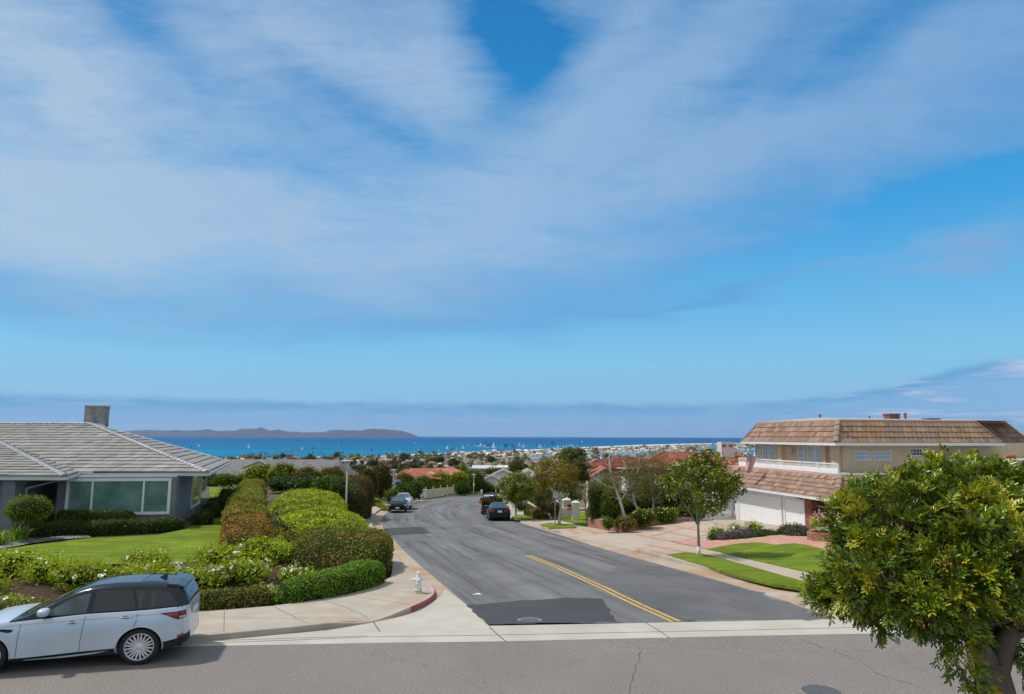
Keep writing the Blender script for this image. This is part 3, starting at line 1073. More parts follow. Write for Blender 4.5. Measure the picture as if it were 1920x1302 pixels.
# ------------------------------------------------------------------ foliage builders
RNG = np.random.default_rng(11)
def unit(v):
 return v / (np.linalg.norm(v, axis=1, keepdims=True) + 1e-9)
def leaves(pos, nrm, size, aspect=0.5, jitter=0.7, fold=False, droop=0.0, rng=None, lying=False):
 """one small leaf per point: a diamond (4 verts) or a folded leaf (6 verts). Returns verts, faces"""
 rng = rng or RNG
 n = len(pos)
 nr = unit(nrm + rng.normal(0, jitter, (n, 3)))
 a = rng.normal(0, 1, (n, 3))
 a[:, 2] -= droop
 a = unit(a - nr * np.sum(a * nr, axis=1, keepdims=True))
 b = np.cross(nr, a)
 L = (size * np.clip(rng.lognormal(-0.12, 0.38, n), 0.4, 2.1))[:, None]
 Wd = L * aspect
 if fold:
  up = nr * Wd * 0.35
  v = np.stack([pos, pos + a * L * 0.35 + b * Wd * 0.5 + up, pos + a * L * 0.75 + b * Wd * 0.42 + up, pos + a * L - nr * L * 0.08,
                      pos + a * L * 0.75 - b * Wd * 0.42 + up, pos + a * L * 0.35 - b * Wd * 0.5 + up], axis=1)
  k = np.arange(n)[:, None] * 6
  f = np.concatenate([k + np.array([0, 1, 2, 3]), k + np.array([0, 3, 4, 5])], axis=0)
  return v.reshape(-1, 3), f
 v = np.stack([pos - a * L * 0.5, pos + b * Wd * 0.5, pos + a * L * 0.5, pos - b * Wd * 0.5], axis=1)
 f = np.arange(n * 4).reshape(n, 4)
 return v.reshape(-1, 3), f
class NB:
 """numpy mesh builder for very many quads"""
 def __init__(s):
  s.v, s.f, s.m, s.k = [], [], [], 0
 def add(s, v, f, mi=0):
  if len(v) == 0:
   return
  s.v.append(np.asarray(v, dtype=np.float64))
  s.f.append(np.asarray(f) + s.k)
  s.m.append(np.full(len(f), mi, dtype=np.int32))
  s.k += len(v)
 def build(s, name, mats, parent=None, smooth_mi=None, local=False):
  v = np.concatenate(s.v)
  if parent is not None and not local:
   A = np.array(root_inv(parent))
   v = v @ A[:3, :3].T + A[:3, 3]
  f = np.concatenate(s.f)
  me = bpy.data.meshes.new(name)
  me.vertices.add(len(v))
  me.vertices.foreach_set('co', v.astype(np.float32).ravel())
  me.loops.add(f.size)
  me.loops.foreach_set('vertex_index', f.astype(np.int32).ravel())
  me.polygons.add(len(f))
  me.polygons.foreach_set('loop_start', np.arange(0, f.size, 4, dtype=np.int32))
  me.polygons.foreach_set('loop_total', np.full(len(f), 4, dtype=np.int32))
  if not isinstance(mats, (list, tuple)):
   mats = [mats]
  for m in mats:
   me.materials.append(m)
  mm = np.concatenate(s.m)
  me.polygons.foreach_set('material_index', mm)
  if smooth_mi is not None:
   me.polygons.foreach_set('use_smooth', np.isin(mm, smooth_mi))
  me.update(calc_edges=True)
  me.validate()
  o = bpy.data.objects.new(name, me)
  COL.objects.link(o)
  if parent is not None:
   o.parent = parent
  return o
def vnoise(p, f, seed=0.0):
 """cheap smooth noise in numpy: sum of rotated sines"""
 x, y, z = p[:, 0] * f, p[:, 1] * f, p[:, 2] * f
 s = np.sin(x * 1.0 + 1.3 * np.sin(y * 0.9 + seed) + seed) + np.sin(y * 1.13 + 1.1 * np.sin(z * 1.1 + seed * 2)) + np.sin(z * 0.97 + 1.2 * np.sin(x * 1.2 - seed) + 2 * seed)
 s += 0.6 * (np.sin(x * 2.3 + y * 1.7 + seed) + np.sin(z * 2.1 - y * 2.6 + seed))
 return s / 4.2
def tri_sample(v, f, density, rng, maxn=200000):
 """random points on quads"""
 a, b, c, d = (v[f[:, i]] for i in range(4))
 n1 = np.cross(b - a, c - a)
 n2 = np.cross(c - a, d - a)
 ar = 0.5 * (np.linalg.norm(n1, axis=1) + np.linalg.norm(n2, axis=1))
 tot = ar.sum()
 n = int(min(maxn, tot * density))
 idx = rng.choice(len(f), n, p=ar / tot)
 u, w = rng.random((2, n, 1))
 p = (a[idx] * (1 - u) + b[idx] * u) * (1 - w) + (d[idx] * (1 - u) + c[idx] * u) * w
 nn = unit((n1 + n2)[idx])
 return p, nn
def hull_grid(rings):
 """rings: list of (m,3) closed rings -> verts, quads"""
 m = len(rings[0])
 v = np.concatenate(rings)
 f = []
 for i in range(len(rings) - 1):
  for k in range(m):
   f.append((i * m + k, i * m + (k + 1) % m, (i + 1) * m + (k + 1) % m, (i + 1) * m + k))
 return v, np.array(f)
def orient(v, f, centre):
 a, b, c = v[f[:, 0]], v[f[:, 1]], v[f[:, 2]]
 n = np.cross(b - a, v[f[:, 3]] - a)
 fc = v[f].mean(axis=1)
 flip = np.sum(n * (fc - centre), axis=1) < 0
 f = f.copy()
 f[flip] = f[flip][:, ::-1]
 return f
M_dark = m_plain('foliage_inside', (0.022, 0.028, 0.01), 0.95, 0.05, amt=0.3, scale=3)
def hedge(name, path, width, height, mat, leaf=0.07, dens=420, rough=0.08, nf=2.2, tag_=None, base=None, power=3.0, seed=1, hvar=0.0, wob=0.0, fold=False, shoots=0.0, jitter=0.75, parent=None, lsides=1.0, sink=0.25):
 """a clipped hedge along a path [(x,y)]; width/height may be lists. One mesh: inner mass and leaves"""
 rng = np.random.default_rng(seed)
 path = [Vector((p[0], p[1], 0)) for p in path]
 n = len(path)
 Ws = np.interp(np.linspace(0, 1, n), np.linspace(0, 1, len(width)), width) if isinstance(width, (list, tuple)) else np.full(n, width)
 Hs = np.interp(np.linspace(0, 1, n), np.linspace(0, 1, len(height)), height) if isinstance(height, (list, tuple)) else np.full(n, height)
 L = [0]
 for a, b in zip(path[:-1], path[1:]):
  L.append(L[-1] + (b - a).length)
 st = max(0.22, L[-1] / 90)
 S = np.linspace(0, L[-1], max(4, int(L[-1] / st)))
 X = np.interp(S, L, [p.x for p in path])
 Y = np.interp(S, L, [p.y for p in path])
 Wd = np.interp(S, L, Ws)
 Hh = np.interp(S, L, Hs)
 rings = []
 m = 28
 K = len(S)
 for i in range(K):
  tx = X[min(i + 1, K - 1)] - X[max(i - 1, 0)]
  ty = Y[min(i + 1, K - 1)] - Y[max(i - 1, 0)]
  l = math.hypot(tx, ty)
  sx, sy = -ty / l, tx / l
  e = min(S[i], L[-1] - S[i]) / (Wd[i] * 0.5)
  ef = 1.0 if e >= 1 else max(0.02, (1 - (1 - e) ** 2.6)) ** 0.4
  zb = (base if base is not None else h(X[i], Y[i])) - sink
  th = np.linspace(0, 2 * math.pi, m, endpoint=False)
  cx, cz = np.cos(th), np.sin(th)
  pr = np.sign(cx) * np.abs(cx) ** (2 / power)
  pz = np.sign(cz) * np.abs(cz) ** (2 / power)
  off = pr * Wd[i] / 2 * ef
  zz = zb + sink + (Hh[i] * ef if ef < 1 else Hh[i]) * (pz * 0.5 + 0.5) - np.where(pz < -0.5, sink, 0)
  rings.append(np.stack([X[i] + sx * off, Y[i] + sy * off, zz], axis=1))
 for i in (0, K - 1):
  c = rings[i].mean(axis=0)
  rings[i] = c + (rings[i] - c) * 0.55
 first, last = rings[0], rings[-1]
 rings = [first.mean(axis=0) + (first - first.mean(axis=0)) * 0.03] + rings + [last.mean(axis=0) + (last - last.mean(axis=0)) * 0.03]
 v, f = hull_grid(rings)
 cen = np.repeat(np.array([r.mean(axis=0) for r in rings]), m, axis=0)
 dirn = unit(v - cen)
 d = vnoise(v, nf, seed) * rough + vnoise(v, nf * 3.1, seed + 4) * rough * 0.5 + vnoise(v, 0.6, seed + 9) * hvar
 v = v + dirn * d[:, None]
 fcen = cen[f].mean(axis=1)
 a, b2 = v[f[:, 0]], v[f[:, 1]]
 nn = np.cross(b2 - a, v[f[:, 3]] - a)
 flip = np.sum(nn * (v[f].mean(axis=1) - fcen), axis=1) < 0
 f[flip] = f[flip][:, ::-1]
 nb = NB()
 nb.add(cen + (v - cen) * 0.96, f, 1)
 p, pn = tri_sample(v, f, dens, rng)
 zb = np.interp(p[:, 1], [Y.min() - 1, Y.max() + 1], [-9, -9])
 keep = (vnoise(p, 5.5, seed + 2) > -0.42) | (rng.random(len(p)) < 0.45)
 p, pn = p[keep], pn[keep]
 p = p + pn * rng.normal(0.0, leaf * 0.55, len(p))[:, None]
 lv, lf = leaves(p, pn, leaf, 0.55, jitter, fold, rng=rng)
 nb.add(lv, lf, 0)
 if shoots:
  k = int(len(p) * shoots)
  ii = rng.choice(len(p), k)
  top = pn[ii][:, 2] > 0.0
  q = p[ii][top] + np.abs(rng.normal(0, 1, (top.sum(), 1))) * leaf * np.array([[0.3, 0.3, 1.6]])
  lv, lf = leaves(q, pn[ii][top], leaf, 0.4, 1.0, fold, rng=rng)
  nb.add(lv, lf, 0)
 o = nb.build(name, [mat, M_dark], parent)
 if tag_:
  tag(o, *tag_)
 return o
def blobmesh(c, r, seed, rough=0.12, nf=1.6, ns=14, nr=20, flat=0.0):
 rings = []
 for i in range(ns + 1):
  ph = math.pi * i / ns
  th = np.linspace(0, 2 * math.pi, nr, endpoint=False)
  rings.append(np.stack([np.cos(th) * math.sin(ph) * r[0], np.sin(th) * math.sin(ph) * r[1], np.full(nr, -math.cos(ph) * r[2])], axis=1))
 v, f = hull_grid(rings)
 d = unit(v + 1e-6)
 sc = 1 + vnoise(d * 2.2 + seed, nf, seed) * rough * 2
 v = v * sc[:, None]
 if flat:
  v[:, 2] = np.maximum(v[:, 2], -r[2] * flat)
 v = v + np.array(c)
 f = orient(v, f, np.array(c))
 return v, f
def bush(name, c, r, mat, leaf=0.09, dens=260, rough=0.16, nf=1.8, tag_=None, seed=1, flat=0.6, lobes=0, fold=False, jitter=0.8, parent=None, flowers=None, shoots=0.1, core=0.9, ns=12):
 """a rounded shrub: inner mass, leaves and (optionally) blossoms, one mesh"""
 rng = np.random.default_rng(seed)
 nb = NB()
 parts = [(c, r)]
 for i in range(lobes):
  a = rng.uniform(0, 2 * math.pi)
  e = rng.uniform(-0.1, 0.9)
  dx, dy, dz = math.cos(a) * math.cos(e), math.sin(a) * math.cos(e), math.sin(e)
  k = rng.uniform(0.4, 0.62)
  parts.append(((c[0] + dx * r[0] * 0.62, c[1] + dy * r[1] * 0.62, c[2] + dz * r[2] * 0.6), (r[0] * k, r[1] * k, r[2] * k)))
 for j, (cc, rr) in enumerate(parts):
  v, f = blobmesh(cc, rr, seed + j * 3.3, rough, nf, ns, ns + 6, flat)
  cv = np.array(cc) + (v - np.array(cc)) * core
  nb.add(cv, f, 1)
  p, pn = tri_sample(v, f, dens, rng)
  keep = (vnoise(p, 3.2, seed + 2) > -0.45) | (rng.random(len(p)) < 0.4)
  p, pn = p[keep], pn[keep]
  p = p + pn * rng.normal(0, leaf * 0.9, len(p))[:, None]
  lv, lf = leaves(p, pn, leaf, 0.5, jitter, fold, rng=rng)
  nb.add(lv, lf, 0)
  if shoots:
   k = int(len(p) * shoots)
   q = p[:k] + pn[:k] * np.abs(rng.normal(0, 1.4, (k, 1))) * leaf
   lv, lf = leaves(q, pn[:k], leaf, 0.45, 1.0, fold, rng=rng)
   nb.add(lv, lf, 0)
  if flowers and j % 2 == 0:
   fm, fn, fs = flowers
   p, pn = tri_sample(v, f, 1.0, rng)
   cand = tri_sample(v, f, 60, rng)
   up = cand[1][:, 2] > -0.1
   P_, N_ = cand[0][up][:fn], cand[1][up][:fn]
   P_ = P_ + N_ * leaf
   for q, n_ in zip(P_, N_):
    m = 7
    pp = np.repeat(q[None], m, 0) + rng.normal(0, fs * 0.3, (m, 3))
    lv, lf = leaves(pp, np.repeat(n_[None], m, 0), fs, 0.9, 0.6, rng=rng)
    nb.add(lv, lf, 2)
 mats = [mat, M_dark] + ([flowers[0]] if flowers else [])
 o = nb.build(name, mats, parent)
 if tag_:
  tag(o, *tag_)
 return o
def branches(mb, p, d, length, r, depth, rng, spread=0.55, gravity=0.08, tips=None, seg=4, twist=0.25, ratio=0.72, kids=(2, 3), n=7, rmin=0.006):
 """recursive limbs; collects the tips"""
 pts_ = [Vector(p)]
 d = Vector(d).normalized()
 rad = [r]
 for i in range(seg):
  d = (d + Vector((rng.normal(0, twist), rng.normal(0, twist), rng.normal(0, twist) + gravity)) * 0.35).normalized()
  pts_.append(pts_[-1] + d * (length / seg))
  rad.append(r + (r * 0.62 - r) * (i + 1) / seg)
 mb.tube(pts_, rad, n if depth > 1 else 5, cap=False)
 if depth <= 0 or r < rmin:
  if tips is not None:
   tips.append((pts_[-1], d))
  return
 for k in range(rng.integers(kids[0], kids[1] + 1)):
  s = Vector((rng.normal(0, 1), rng.normal(0, 1), rng.normal(0, 0.6)))
  s = (s - d * s.dot(d)).normalized()
  nd = (d + s * spread * rng.uniform(0.7, 1.4)).normalized()
  at = pts_[-1] if k < 2 else pts_[-2]
  branches(mb, at, nd, length * ratio * rng.uniform(0.8, 1.15), rad[-1] * (0.82 if k == 0 else 0.66), depth - 1, rng, spread, gravity, tips, seg, twist, ratio, kids, n, rmin)
 if tips is not None and depth <= 1:
  tips.append((pts_[-1], d))
def cloud(c, r, n, rng, shell=0.55):
 """points in an ellipsoid, denser towards its shell; with outward directions"""
 d = unit(rng.normal(0, 1, (n, 3)))
 rad = rng.uniform(0, 1, n) ** (1 / 3.0)
 rad = shell + (1 - shell) * rad
 rad = np.where(rng.random(n) < 0.75, rad, rng.uniform(0.1, 1, n))
 return np.array(c) + d * rad[:, None] * np.array(r), d
def crown(nb, c, r, nclump, clump_r, per, leaf, rng, mi=0, aspect=0.5, jitter=0.8, fold=False, droop=0.0, shell=0.6, cut=None):
 """a crown of leaf clumps with gaps between them"""
 cc, dd = cloud(c, r, nclump, rng, shell)
 if cut:
  k = cut(cc)
  cc, dd = cc[k], dd[k]
 ks = rng.uniform(0.55, 1.25, len(cc))
 pos, nr = [], []
 for q, d, k in zip(cc, dd, ks):
  m = int(per * k)
  e = rng.normal(0, 1, (m, 3))
  e = unit(e) * (rng.uniform(0.2, 1, m) ** 0.5)[:, None] * clump_r * k
  e[:, 2] *= 0.75
  pos.append(q + e)
  nr.append(unit(e + 1e-6) * 0.7 + np.array([0, 0, 0.55]) + d * 0.3)
 pos, nr = np.concatenate(pos), np.concatenate(nr)
 lv, lf = leaves(pos, nr, leaf, aspect, jitter, fold, droop, rng=rng)
 nb.add(lv, lf, mi)
 return cc
def mat_bark(name, c, c2, scale=6, bump=0.01, stretch=0.25):
 t = NT(name)
 v = t.coord('obj', (1, 1, stretch))
 n = t.noise(v, scale, 6, 0.65, 0.6)
 col = t.ramp(n, [(0.32, c), (0.68, c2)])
 t.bump(t.noise(v, scale * 3, 5, 0.7), bump)
 return t.out(col, 0.9, 0.15)
M_bark = mat_bark('bark_brown', (0.10, 0.075, 0.06), (0.24, 0.19, 0.16))
M_barkw = mat_bark('bark_white', (0.36, 0.33, 0.28), (0.62, 0.59, 0.53), 9)
M_barkg = mat_bark('bark_grey', (0.17, 0.15, 0.13), (0.34, 0.31, 0.28), 7)
# ------------------------------------------------------------------ building parts
def onplane(px, py, A, B):
 """a pixel's point on the upright plane through plan points A, B"""
 d = ray(px, py)
 e = Vector((B[0] - A[0], B[1] - A[1], 0)).normalized()
 n = Vector((-e.y, e.x, 0))
 t_ = (Vector((A[0], A[1], 0)) - Vector((0, 0, CAMZ))).dot(n) / d.dot(n)
 return Vector((0, 0, CAMZ)) + d * t_
def tiles(mb, A, B, C, D, n, w, th=0.03, prof='flat', over=0.1, rng=None, stag=True, gap=0.012, mi=0):
 """roof tiles laid in n courses on the face with eave A-B and ridge D-C; every tile is its own wedge"""
 rng = rng or np.random.default_rng(3)
 A, B, C, D = Vector(A), Vector(B), Vector(C), Vector(D)
 e = (B - A).normalized()
 upv = (D - A) - e * (D - A).dot(e)
 nrm = e.cross(upv).normalized()
 if nrm.z < 0:
  nrm = -nrm
 sD, sC, sB = (D - A).dot(e), (C - A).dot(e), (B - A).dot(e)
 for i in range(n):
  t0, t1 = i / n, min(1.0, (i + 1 + over) / n)
  l0, l1 = sD * t0, sD * t1
  r0, r1 = sB + (sC - sB) * t0, sB + (sC - sB) * t1
  o = (w * 0.5 if (stag and i % 2) else 0.0)
  j = math.floor((min(l0, l1) - o) / w)
  while j * w + o < max(r0, r1):
   a, b = j * w + o, (j + 1) * w + o - gap
   j += 1
   a0, b0, a1, b1 = max(a, l0), min(b, r0), max(a, l1), min(b, r1)
   if b0 - a0 < 0.02 and b1 - a1 < 0.02:
    continue
   if b0 < a0:
    a0 = b0 = min(max(a, l0), r0) if a >= l0 else l0
   if b1 < a1:
    a1 = b1 = min(max(a1, l1), r1)
   lift = th * rng.uniform(0.85, 1.2)
   base0, base1 = A + upv * t0, A + upv * t1
   dn = -upv.normalized() * rng.uniform(0, 0.012)
   if prof == 'flat':
    V = [base0 + e * a0 + nrm * lift + dn, base0 + e * b0 + nrm * lift + dn, base1 + e * b1 + nrm * 0.004, base1 + e * a1 + nrm * 0.004,
                     base0 + e * a0 - nrm * 0.01 + dn, base0 + e * b0 - nrm * 0.01 + dn]
    mb.add(V, [(0, 1, 2, 3), (4, 5, 1, 0), (4, 0, 3), (5, 2, 1)], mi)
   else:
    if prof == 'arch':
     hs = [0.0, 0.75, 1.0, 0.75, 0.0]
     amp = th * 1.6
    else:
     hs = [0.1, 0.7, 1.0, 0.5, 0.1]
     amp = th * 0.42
    V = []
    for q in range(5):
     u = q / 4
     V.append(base0 + e * (a0 + (b0 - a0) * u) + nrm * (lift + hs[q] * amp) + dn)
    for q in range(5):
     u = q / 4
     V.append(base1 + e * (a1 + (b1 - a1) * u) + nrm * (0.004 + hs[q] * amp * 0.9))
    for q in range(5):
     u = q / 4
     V.append(base0 + e * (a0 + (b0 - a0) * u) - nrm * 0.012 + dn)
    F = []
    for q in range(4):
     F += [(q, q + 1, q + 6, q + 5), (10 + q, 11 + q, q + 1, q)]
    mb.add(V, F, mi)
def caps(mb, Pa, Pb, w=0.28, step=0.36, th=0.07, mi=0, up=(0, 0, 1)):
 """hip or ridge caps, half round, overlapping"""
 a, b = Vector(Pa), Vector(Pb)
 L = (b - a).length
 n = max(1, int(L / step))
 x = (b - a).normalized()
 z = Vector(up)
 z = (z - x * z.dot(x)).normalized()
 y = z.cross(x)
 for i in range(n):
  p, q = a.lerp(b, i / n), a.lerp(b, min(1, (i + 1.12) / n))
  V = []
  for pt, k, lf in ((p, 1.0, 0.03), (q, 0.86, 0.0)):
   for th_ in (-90, -45, 0, 45, 90):
    s_, c_ = math.sin(R(th_)), math.cos(R(th_))
    V.append(pt + y * (w / 2 * k * s_) + z * (th * k * c_ + lf - 0.015))
  F = [(q_, q_ + 1, q_ + 6, q_ + 5) for q_ in range(4)] + [(0, 1, 2, 3, 4)]
  mb.add(V, F, mi)
def mat_tile(name, cols, moss=None, moss_amt=0.6, rough=0.85, moss_box=None):
 t = NT(name)
 isl = t.island()
 k = len(cols)
 col = t.ramp(isl, [(i / (k - 1), c) for i, c in enumerate(cols)])
 pos = t.coord('pos')
 n = t.noise(pos, 9, 4, 0.6)
 col = t.mix(1.0, col, t.ramp(n, [(0.3, 0.86), (0.7, 1.1)]), 'MULTIPLY')
 if moss:
  s = t.noise(pos, 0.35, 5, 0.65, 0.4)
  f = t.math('ADD', s, t.math('MULTIPLY', t.math('SUBTRACT', isl, 0.5), 0.22))
  col = t.mix(t.ramp(f, [(0.46, 0.0), (0.62, moss_amt)]), col, moss)
 t.bump(n, 0.004)
 return t.out(col, rough, 0.2)
M_white = m_plain('white_paint', (0.74, 0.75, 0.75), 0.5, 0.4, amt=0.05, scale=2)
M_gutw = m_plain('gutter_paint', (0.60, 0.63, 0.64), 0.45, 0.4, amt=0.06, scale=2)
M_stuccog = m_plain('grey_stucco', (0.20, 0.205, 0.22), 0.9, 0.15, amt=0.16, scale=1.6, bump=0.006, bscale=70)
M_chim = m_plain('chimney_plaster', (0.23, 0.225, 0.22), 0.9, 0.15, amt=0.3, scale=1.8, bump=0.008, bscale=40, c2=(0.30, 0.29, 0.28))
def mat_glass(name, c, rough=0.04, spec=0.6, cloth=0.0, c2=None, scale=1.0):
 t = NT(name)
 v = t.coord('obj')
 n = t.noise(v, scale, 3, 0.5, 0.3)
 col = t.ramp(n, [(0.35, var(c, 0.75)), (0.65, c2 or var(c, 1.35))])
 if cloth:
  w = t.new('ShaderNodeTexWave', wave_type='BANDS', bands_direction='X')
  w.inputs['Scale'].default_value = cloth
  w.inputs['Distortion'].default_value = 0.6
  t.l.new(t.coord('obj', (1, 1, 0.05)), w.inputs['Vector'])
  col = t.mix(0.5, col, t.ramp(w.outputs['Fac'], [(0.1, var(c, 0.55)), (0.9, var(c, 1.5))]))
 t.out(col, rough, spec)
 t.b.inputs['Coat Weight'].default_value = 0.3
 return t.m
M_glassg = mat_glass('window_glass_green', (0.085, 0.20, 0.175), c2=(0.16, 0.30, 0.27), scale=0.8)
M_glassd = mat_glass('window_glass_dark', (0.03, 0.035, 0.04))
M_glasst = mat_glass('window_glass_curtain', (0.30, 0.40, 0.45), cloth=6.0)
def window(parent, A, B, q0, q1, nx, ny, frame=0.07, bar=0.03, mat_f=None, mat_g=None, depth=0.06, nrm_sign=1, xs=None, name='window', label=None):
 """window on the upright plane A-B between two corner points q0 (top left) and q1 (bottom right) given as world points"""
 e = Vector((B[0] - A[0], B[1] - A[1], 0)).normalized()
 n = Vector((e.y, -e.x, 0)) * nrm_sign
 w = (q1 - q0).dot(e)
 if w < 0:
  e = -e
  w = -w
 hh = q0.z - q1.z
 o = Vector((q0.x, q0.y, q1.z))
 mb = MB()
 def bx(u0, u1, z0, z1, d0, d1, m=mb):
  c = o + e * ((u0 + u1) / 2) + Vector((0, 0, (z0 + z1) / 2)) + n * ((d0 + d1) / 2)
  m.box(c, (u1 - u0, d1 - d0, z1 - z0), M=Matrix((e, n, Vector((0, 0, 1)))).transposed())
 f = frame
 bx(0, f, 0, hh, -0.02, depth)
 bx(w - f, w, 0, hh, -0.02, depth)
 bx(f, w - f, hh - f, hh, -0.02, depth)
 bx(f, w - f, 0, f, -0.02, depth)
 xs = xs or [i / nx for i in range(1, nx)]
 for x in xs:
  bx(w * x - bar / 2, w * x + bar / 2, f, hh - f, -0.01, depth * 0.75)
 for j in range(1, ny):
  z = f + (hh - 2 * f) * j / ny
  bx(f, w - f, z - bar / 2, z + bar / 2, -0.01, depth * 0.7)
 wo_ = mb.build(name, mat_f or M_white, parent)
 if label:
  wo_['label'] = label
 gb = MB()
 bx(f * 0.9, w - f * 0.9, f * 0.9, hh - f * 0.9, 0.0, 0.012, gb)
 go = gb.build('pane', mat_g or M_glassd, wo_)
 return wo_
# ------------------------------------------------------------------ grey house on the left
GH = thing('grey_house', 'grey stucco single storey house with a long low grey tiled hip roof', 'house', (-22, 36, 0.3))
EZ = 2.86
C0, C1, C2 = (-21.75, 33.3), (-16.5, 34.0), (-19.35, 43.4)
foot = [C1, C2, (-42, 47), (-42, 32.2), (-22.98, 31.9), (-22.98, 35.0), (-21.75, 34.9), C0]
mb = MB()
mb.prism(foot, 0.1, EZ - 0.08)
mb.box((-22.7, 31.75, 1.4), (0.56, 0.7, 2.7))
mb.box((-16.64, 34.13, 1.44), (0.34, 0.34, 2.66), rz=0.2)
mb.build('wall', M_stuccog, GH, bevel=0.0)
K = P(122, 892.5, 31.3)
Hh = P(0, 829, 40.6)
dk = Hh - K
Hx = K + dk * 1.7
V0 = Pz(147, 885.7, K.z)
V0 = P(147, 885.7, 35.2)
V1 = V0 + dk * 1.7
E2 = P(389, 885.3, 35.4)
E3 = P(429, 866, 50.5)
E3.z = E2.z - 0.02
E3 = Pz(429, 866, E2.z)
R1 = P(170, 795, 46.0)
A0 = P(-330, 888, 35.2)
A0.z = E2.z
R0 = P(-330, 795, 46.0)
R0.z = R1.z
Kl = P(-330, 895, 31.3)
Kl.z = K.z
Hl = Vector((Kl.x - 6, Hx.y, Hx.z))
M_rt = mat_tile('grey_roof_tile', [(0.20, 0.195, 0.185), (0.31, 0.30, 0.285), (0.25, 0.245, 0.23), (0.37, 0.36, 0.34), (0.29, 0.28, 0.265)], (0.20, 0.19, 0.17), 0.35)
M_rcap = mat_tile('grey_cap_tile', [(0.36, 0.38, 0.40), (0.46, 0.48, 0.50), (0.40, 0.42, 0.44)])
mb = MB()
rg = np.random.default_rng(5)
tiles(mb, V0.lerp(A0, 0.55), E2, R1, R0.lerp(R1, 0.35), 17, 0.33, 0.055, rng=rg)
tiles(mb, E2, E3, R1, R1, 17, 0.33, 0.055, rng=rg)
tiles(mb, Kl, K, Hx, Hl, 25, 0.33, 0.055, rng=rg)
tiles(mb, K, V0, V1, Hx, 25, 0.33, 0.055, rng=rg)
mb.quad(A0 - Vector((0, 0, 0.03)), E2 - Vector((0, 0, 0.03)), R1 - Vector((0, 0, 0.05)), R0 - Vector((0, 0, 0.05)), 0)
mb.add([E2 - Vector((0, 0, 0.03)), E3 - Vector((0, 0, 0.03)), R1 - Vector((0, 0, 0.05))], [(0, 1, 2)])
Z_ = Vector((0, 0, 0.02))
back0 = Vector((A0.x, 57, E2.z))
mb.quad(R0, R1, E3, back0)
roof = mb.build('roof', M_rt, GH)
mb = MB()
caps(mb, E2 + Z_, R1 + Z_, 0.34, 0.42, 0.09)
caps(mb, E3 + Z_, R1 + Z_, 0.30, 0.42, 0.08)
caps(mb, R0 + Z_, R1 + Z_, 0.30, 0.42, 0.08)
caps(mb, K + Z_, Hx + Z_, 0.34, 0.42, 0.09)
mb.build('ridge_cap', M_rcap, roof)
mb = MB()
mb.add([(p.x, p.y, EZ - 0.12) for p in (E2, E3, Vector((-42, 52, 0)), Vector((-42, K.y, 0)), K, V0)], [(0, 1, 2, 3, 4, 5)])
mb.build('soffit', M_gutw, GH)
def gutter(mb, a, b, w=0.13, hgt=0.14, drop=0.05, out=None):
 a, b = Vector(a), Vector(b)
 dz = Vector((0, 0, -drop - hgt / 2))
 d = (b - a).normalized()
 n = Vector((d.y, -d.x, 0)) * (w / 2)
 if out is not None and n.dot(out) < 0:
  n = -n
 mb.bar(a + dz + n, b + dz + n, w, hgt)
 mb.bar(a + n * 2 + Vector((0, 0, -drop + 0.005)), b + n * 2 + Vector((0, 0, -drop + 0.005)), 0.03, 0.022)
mb = MB()
gutter(mb, Kl, K + Vector((0.1, 0, 0)), out=Vector((0, -1, 0)))
gutter(mb, K, V0, out=Vector((1, 0, 0)))
gutter(mb, V0 + Vector((0.1, -0.08, 0)), E2 + Vector((0.1, 0, 0)), out=Vector((0, -1, 0)))
gutter(mb, E2, E3, out=Vector((1, 0, 0)))
mb.bar(V0 + Vector((0.05, -0.12, 0.0)), V0 + Vector((0.75, -0.1, 0.0)), 0.2, 0.16)
mb.build('gutter', M_gutw, GH)
mb = MB()
M_dsp = m_plain('downspout_paint', (0.34, 0.37, 0.40), 0.5, 0.4)
mb.bar((-21.5, 33.1, EZ - 0.2), (-22.28, 31.95, 2.35), 0.07)
mb.bar((-22.28, 31.95, 2.38), (-22.28, 31.95, 0.4), 0.07)
mb.build('downspout', M_dsp, GH)
mb = MB()
mb.bar((-16.72, 34.62, EZ - 0.2), (-16.66, 34.5, 0.35), 0.07)
mb.build('downspout', M_dsp, GH)
mb = MB()
cpos = P(180, 800, 48.2)
ctop = P(180, 763, 48.2).z
mb.box((cpos.x, cpos.y, (ctop + 4.6) / 2), (1.22, 1.0, ctop - 4.6), rz=0.12)
mb.build('chimney', M_chim, GH, bevel=0.02)
mb = MB()
mb.box((cpos.x, cpos.y, ctop + 0.06), (1.34, 1.12, 0.13), rz=0.12)
mb.build('chimney_cap', m_plain('cap_plaster', (0.52, 0.53, 0.54), 0.8, 0.2, amt=0.2, scale=5), GH, bevel=0.03)
mb = MB()
mb.box((cpos.x, cpos.y - 0.7, cpos.z + 0.05), (1.7, 0.35, 0.25), rz=0.12)
mb.build('flashing', M_rcap, GH, bevel=0.04)
q0, q1 = onplane(127, 896, C0, C1), onplane(318, 965.5, C0, C1)
q0.z, q1.z = 2.70, 0.98
window(GH, C0, C1, q0, q1, 3, 1, 0.13, 0.09, M_white, M_glassg, 0.07, xs=[0.245, 0.735])
q0, q1 = onplane(360, 897, C1, C2), onplane(373, 944, C1, C2)
q0.z = 2.6
window(GH, C1, C2, q0, q1, 1, 1, 0.1, 0.04, M_white, mat_glass('window_glass_pale', (0.30, 0.33, 0.18)), 0.07)  # pane with a plain pale yellow-green base colour
q0, q1 = onplane(377.5, 897, C1, C2), onplane(385, 921, C1, C2)
q0.z = 2.6
window(GH, C1, C2, q0, q1, 1, 1, 0.1, 0.04, M_white, M_glassd, 0.07)
LW0, LW1 = (-42, 32.2), (-22.98, 31.9)
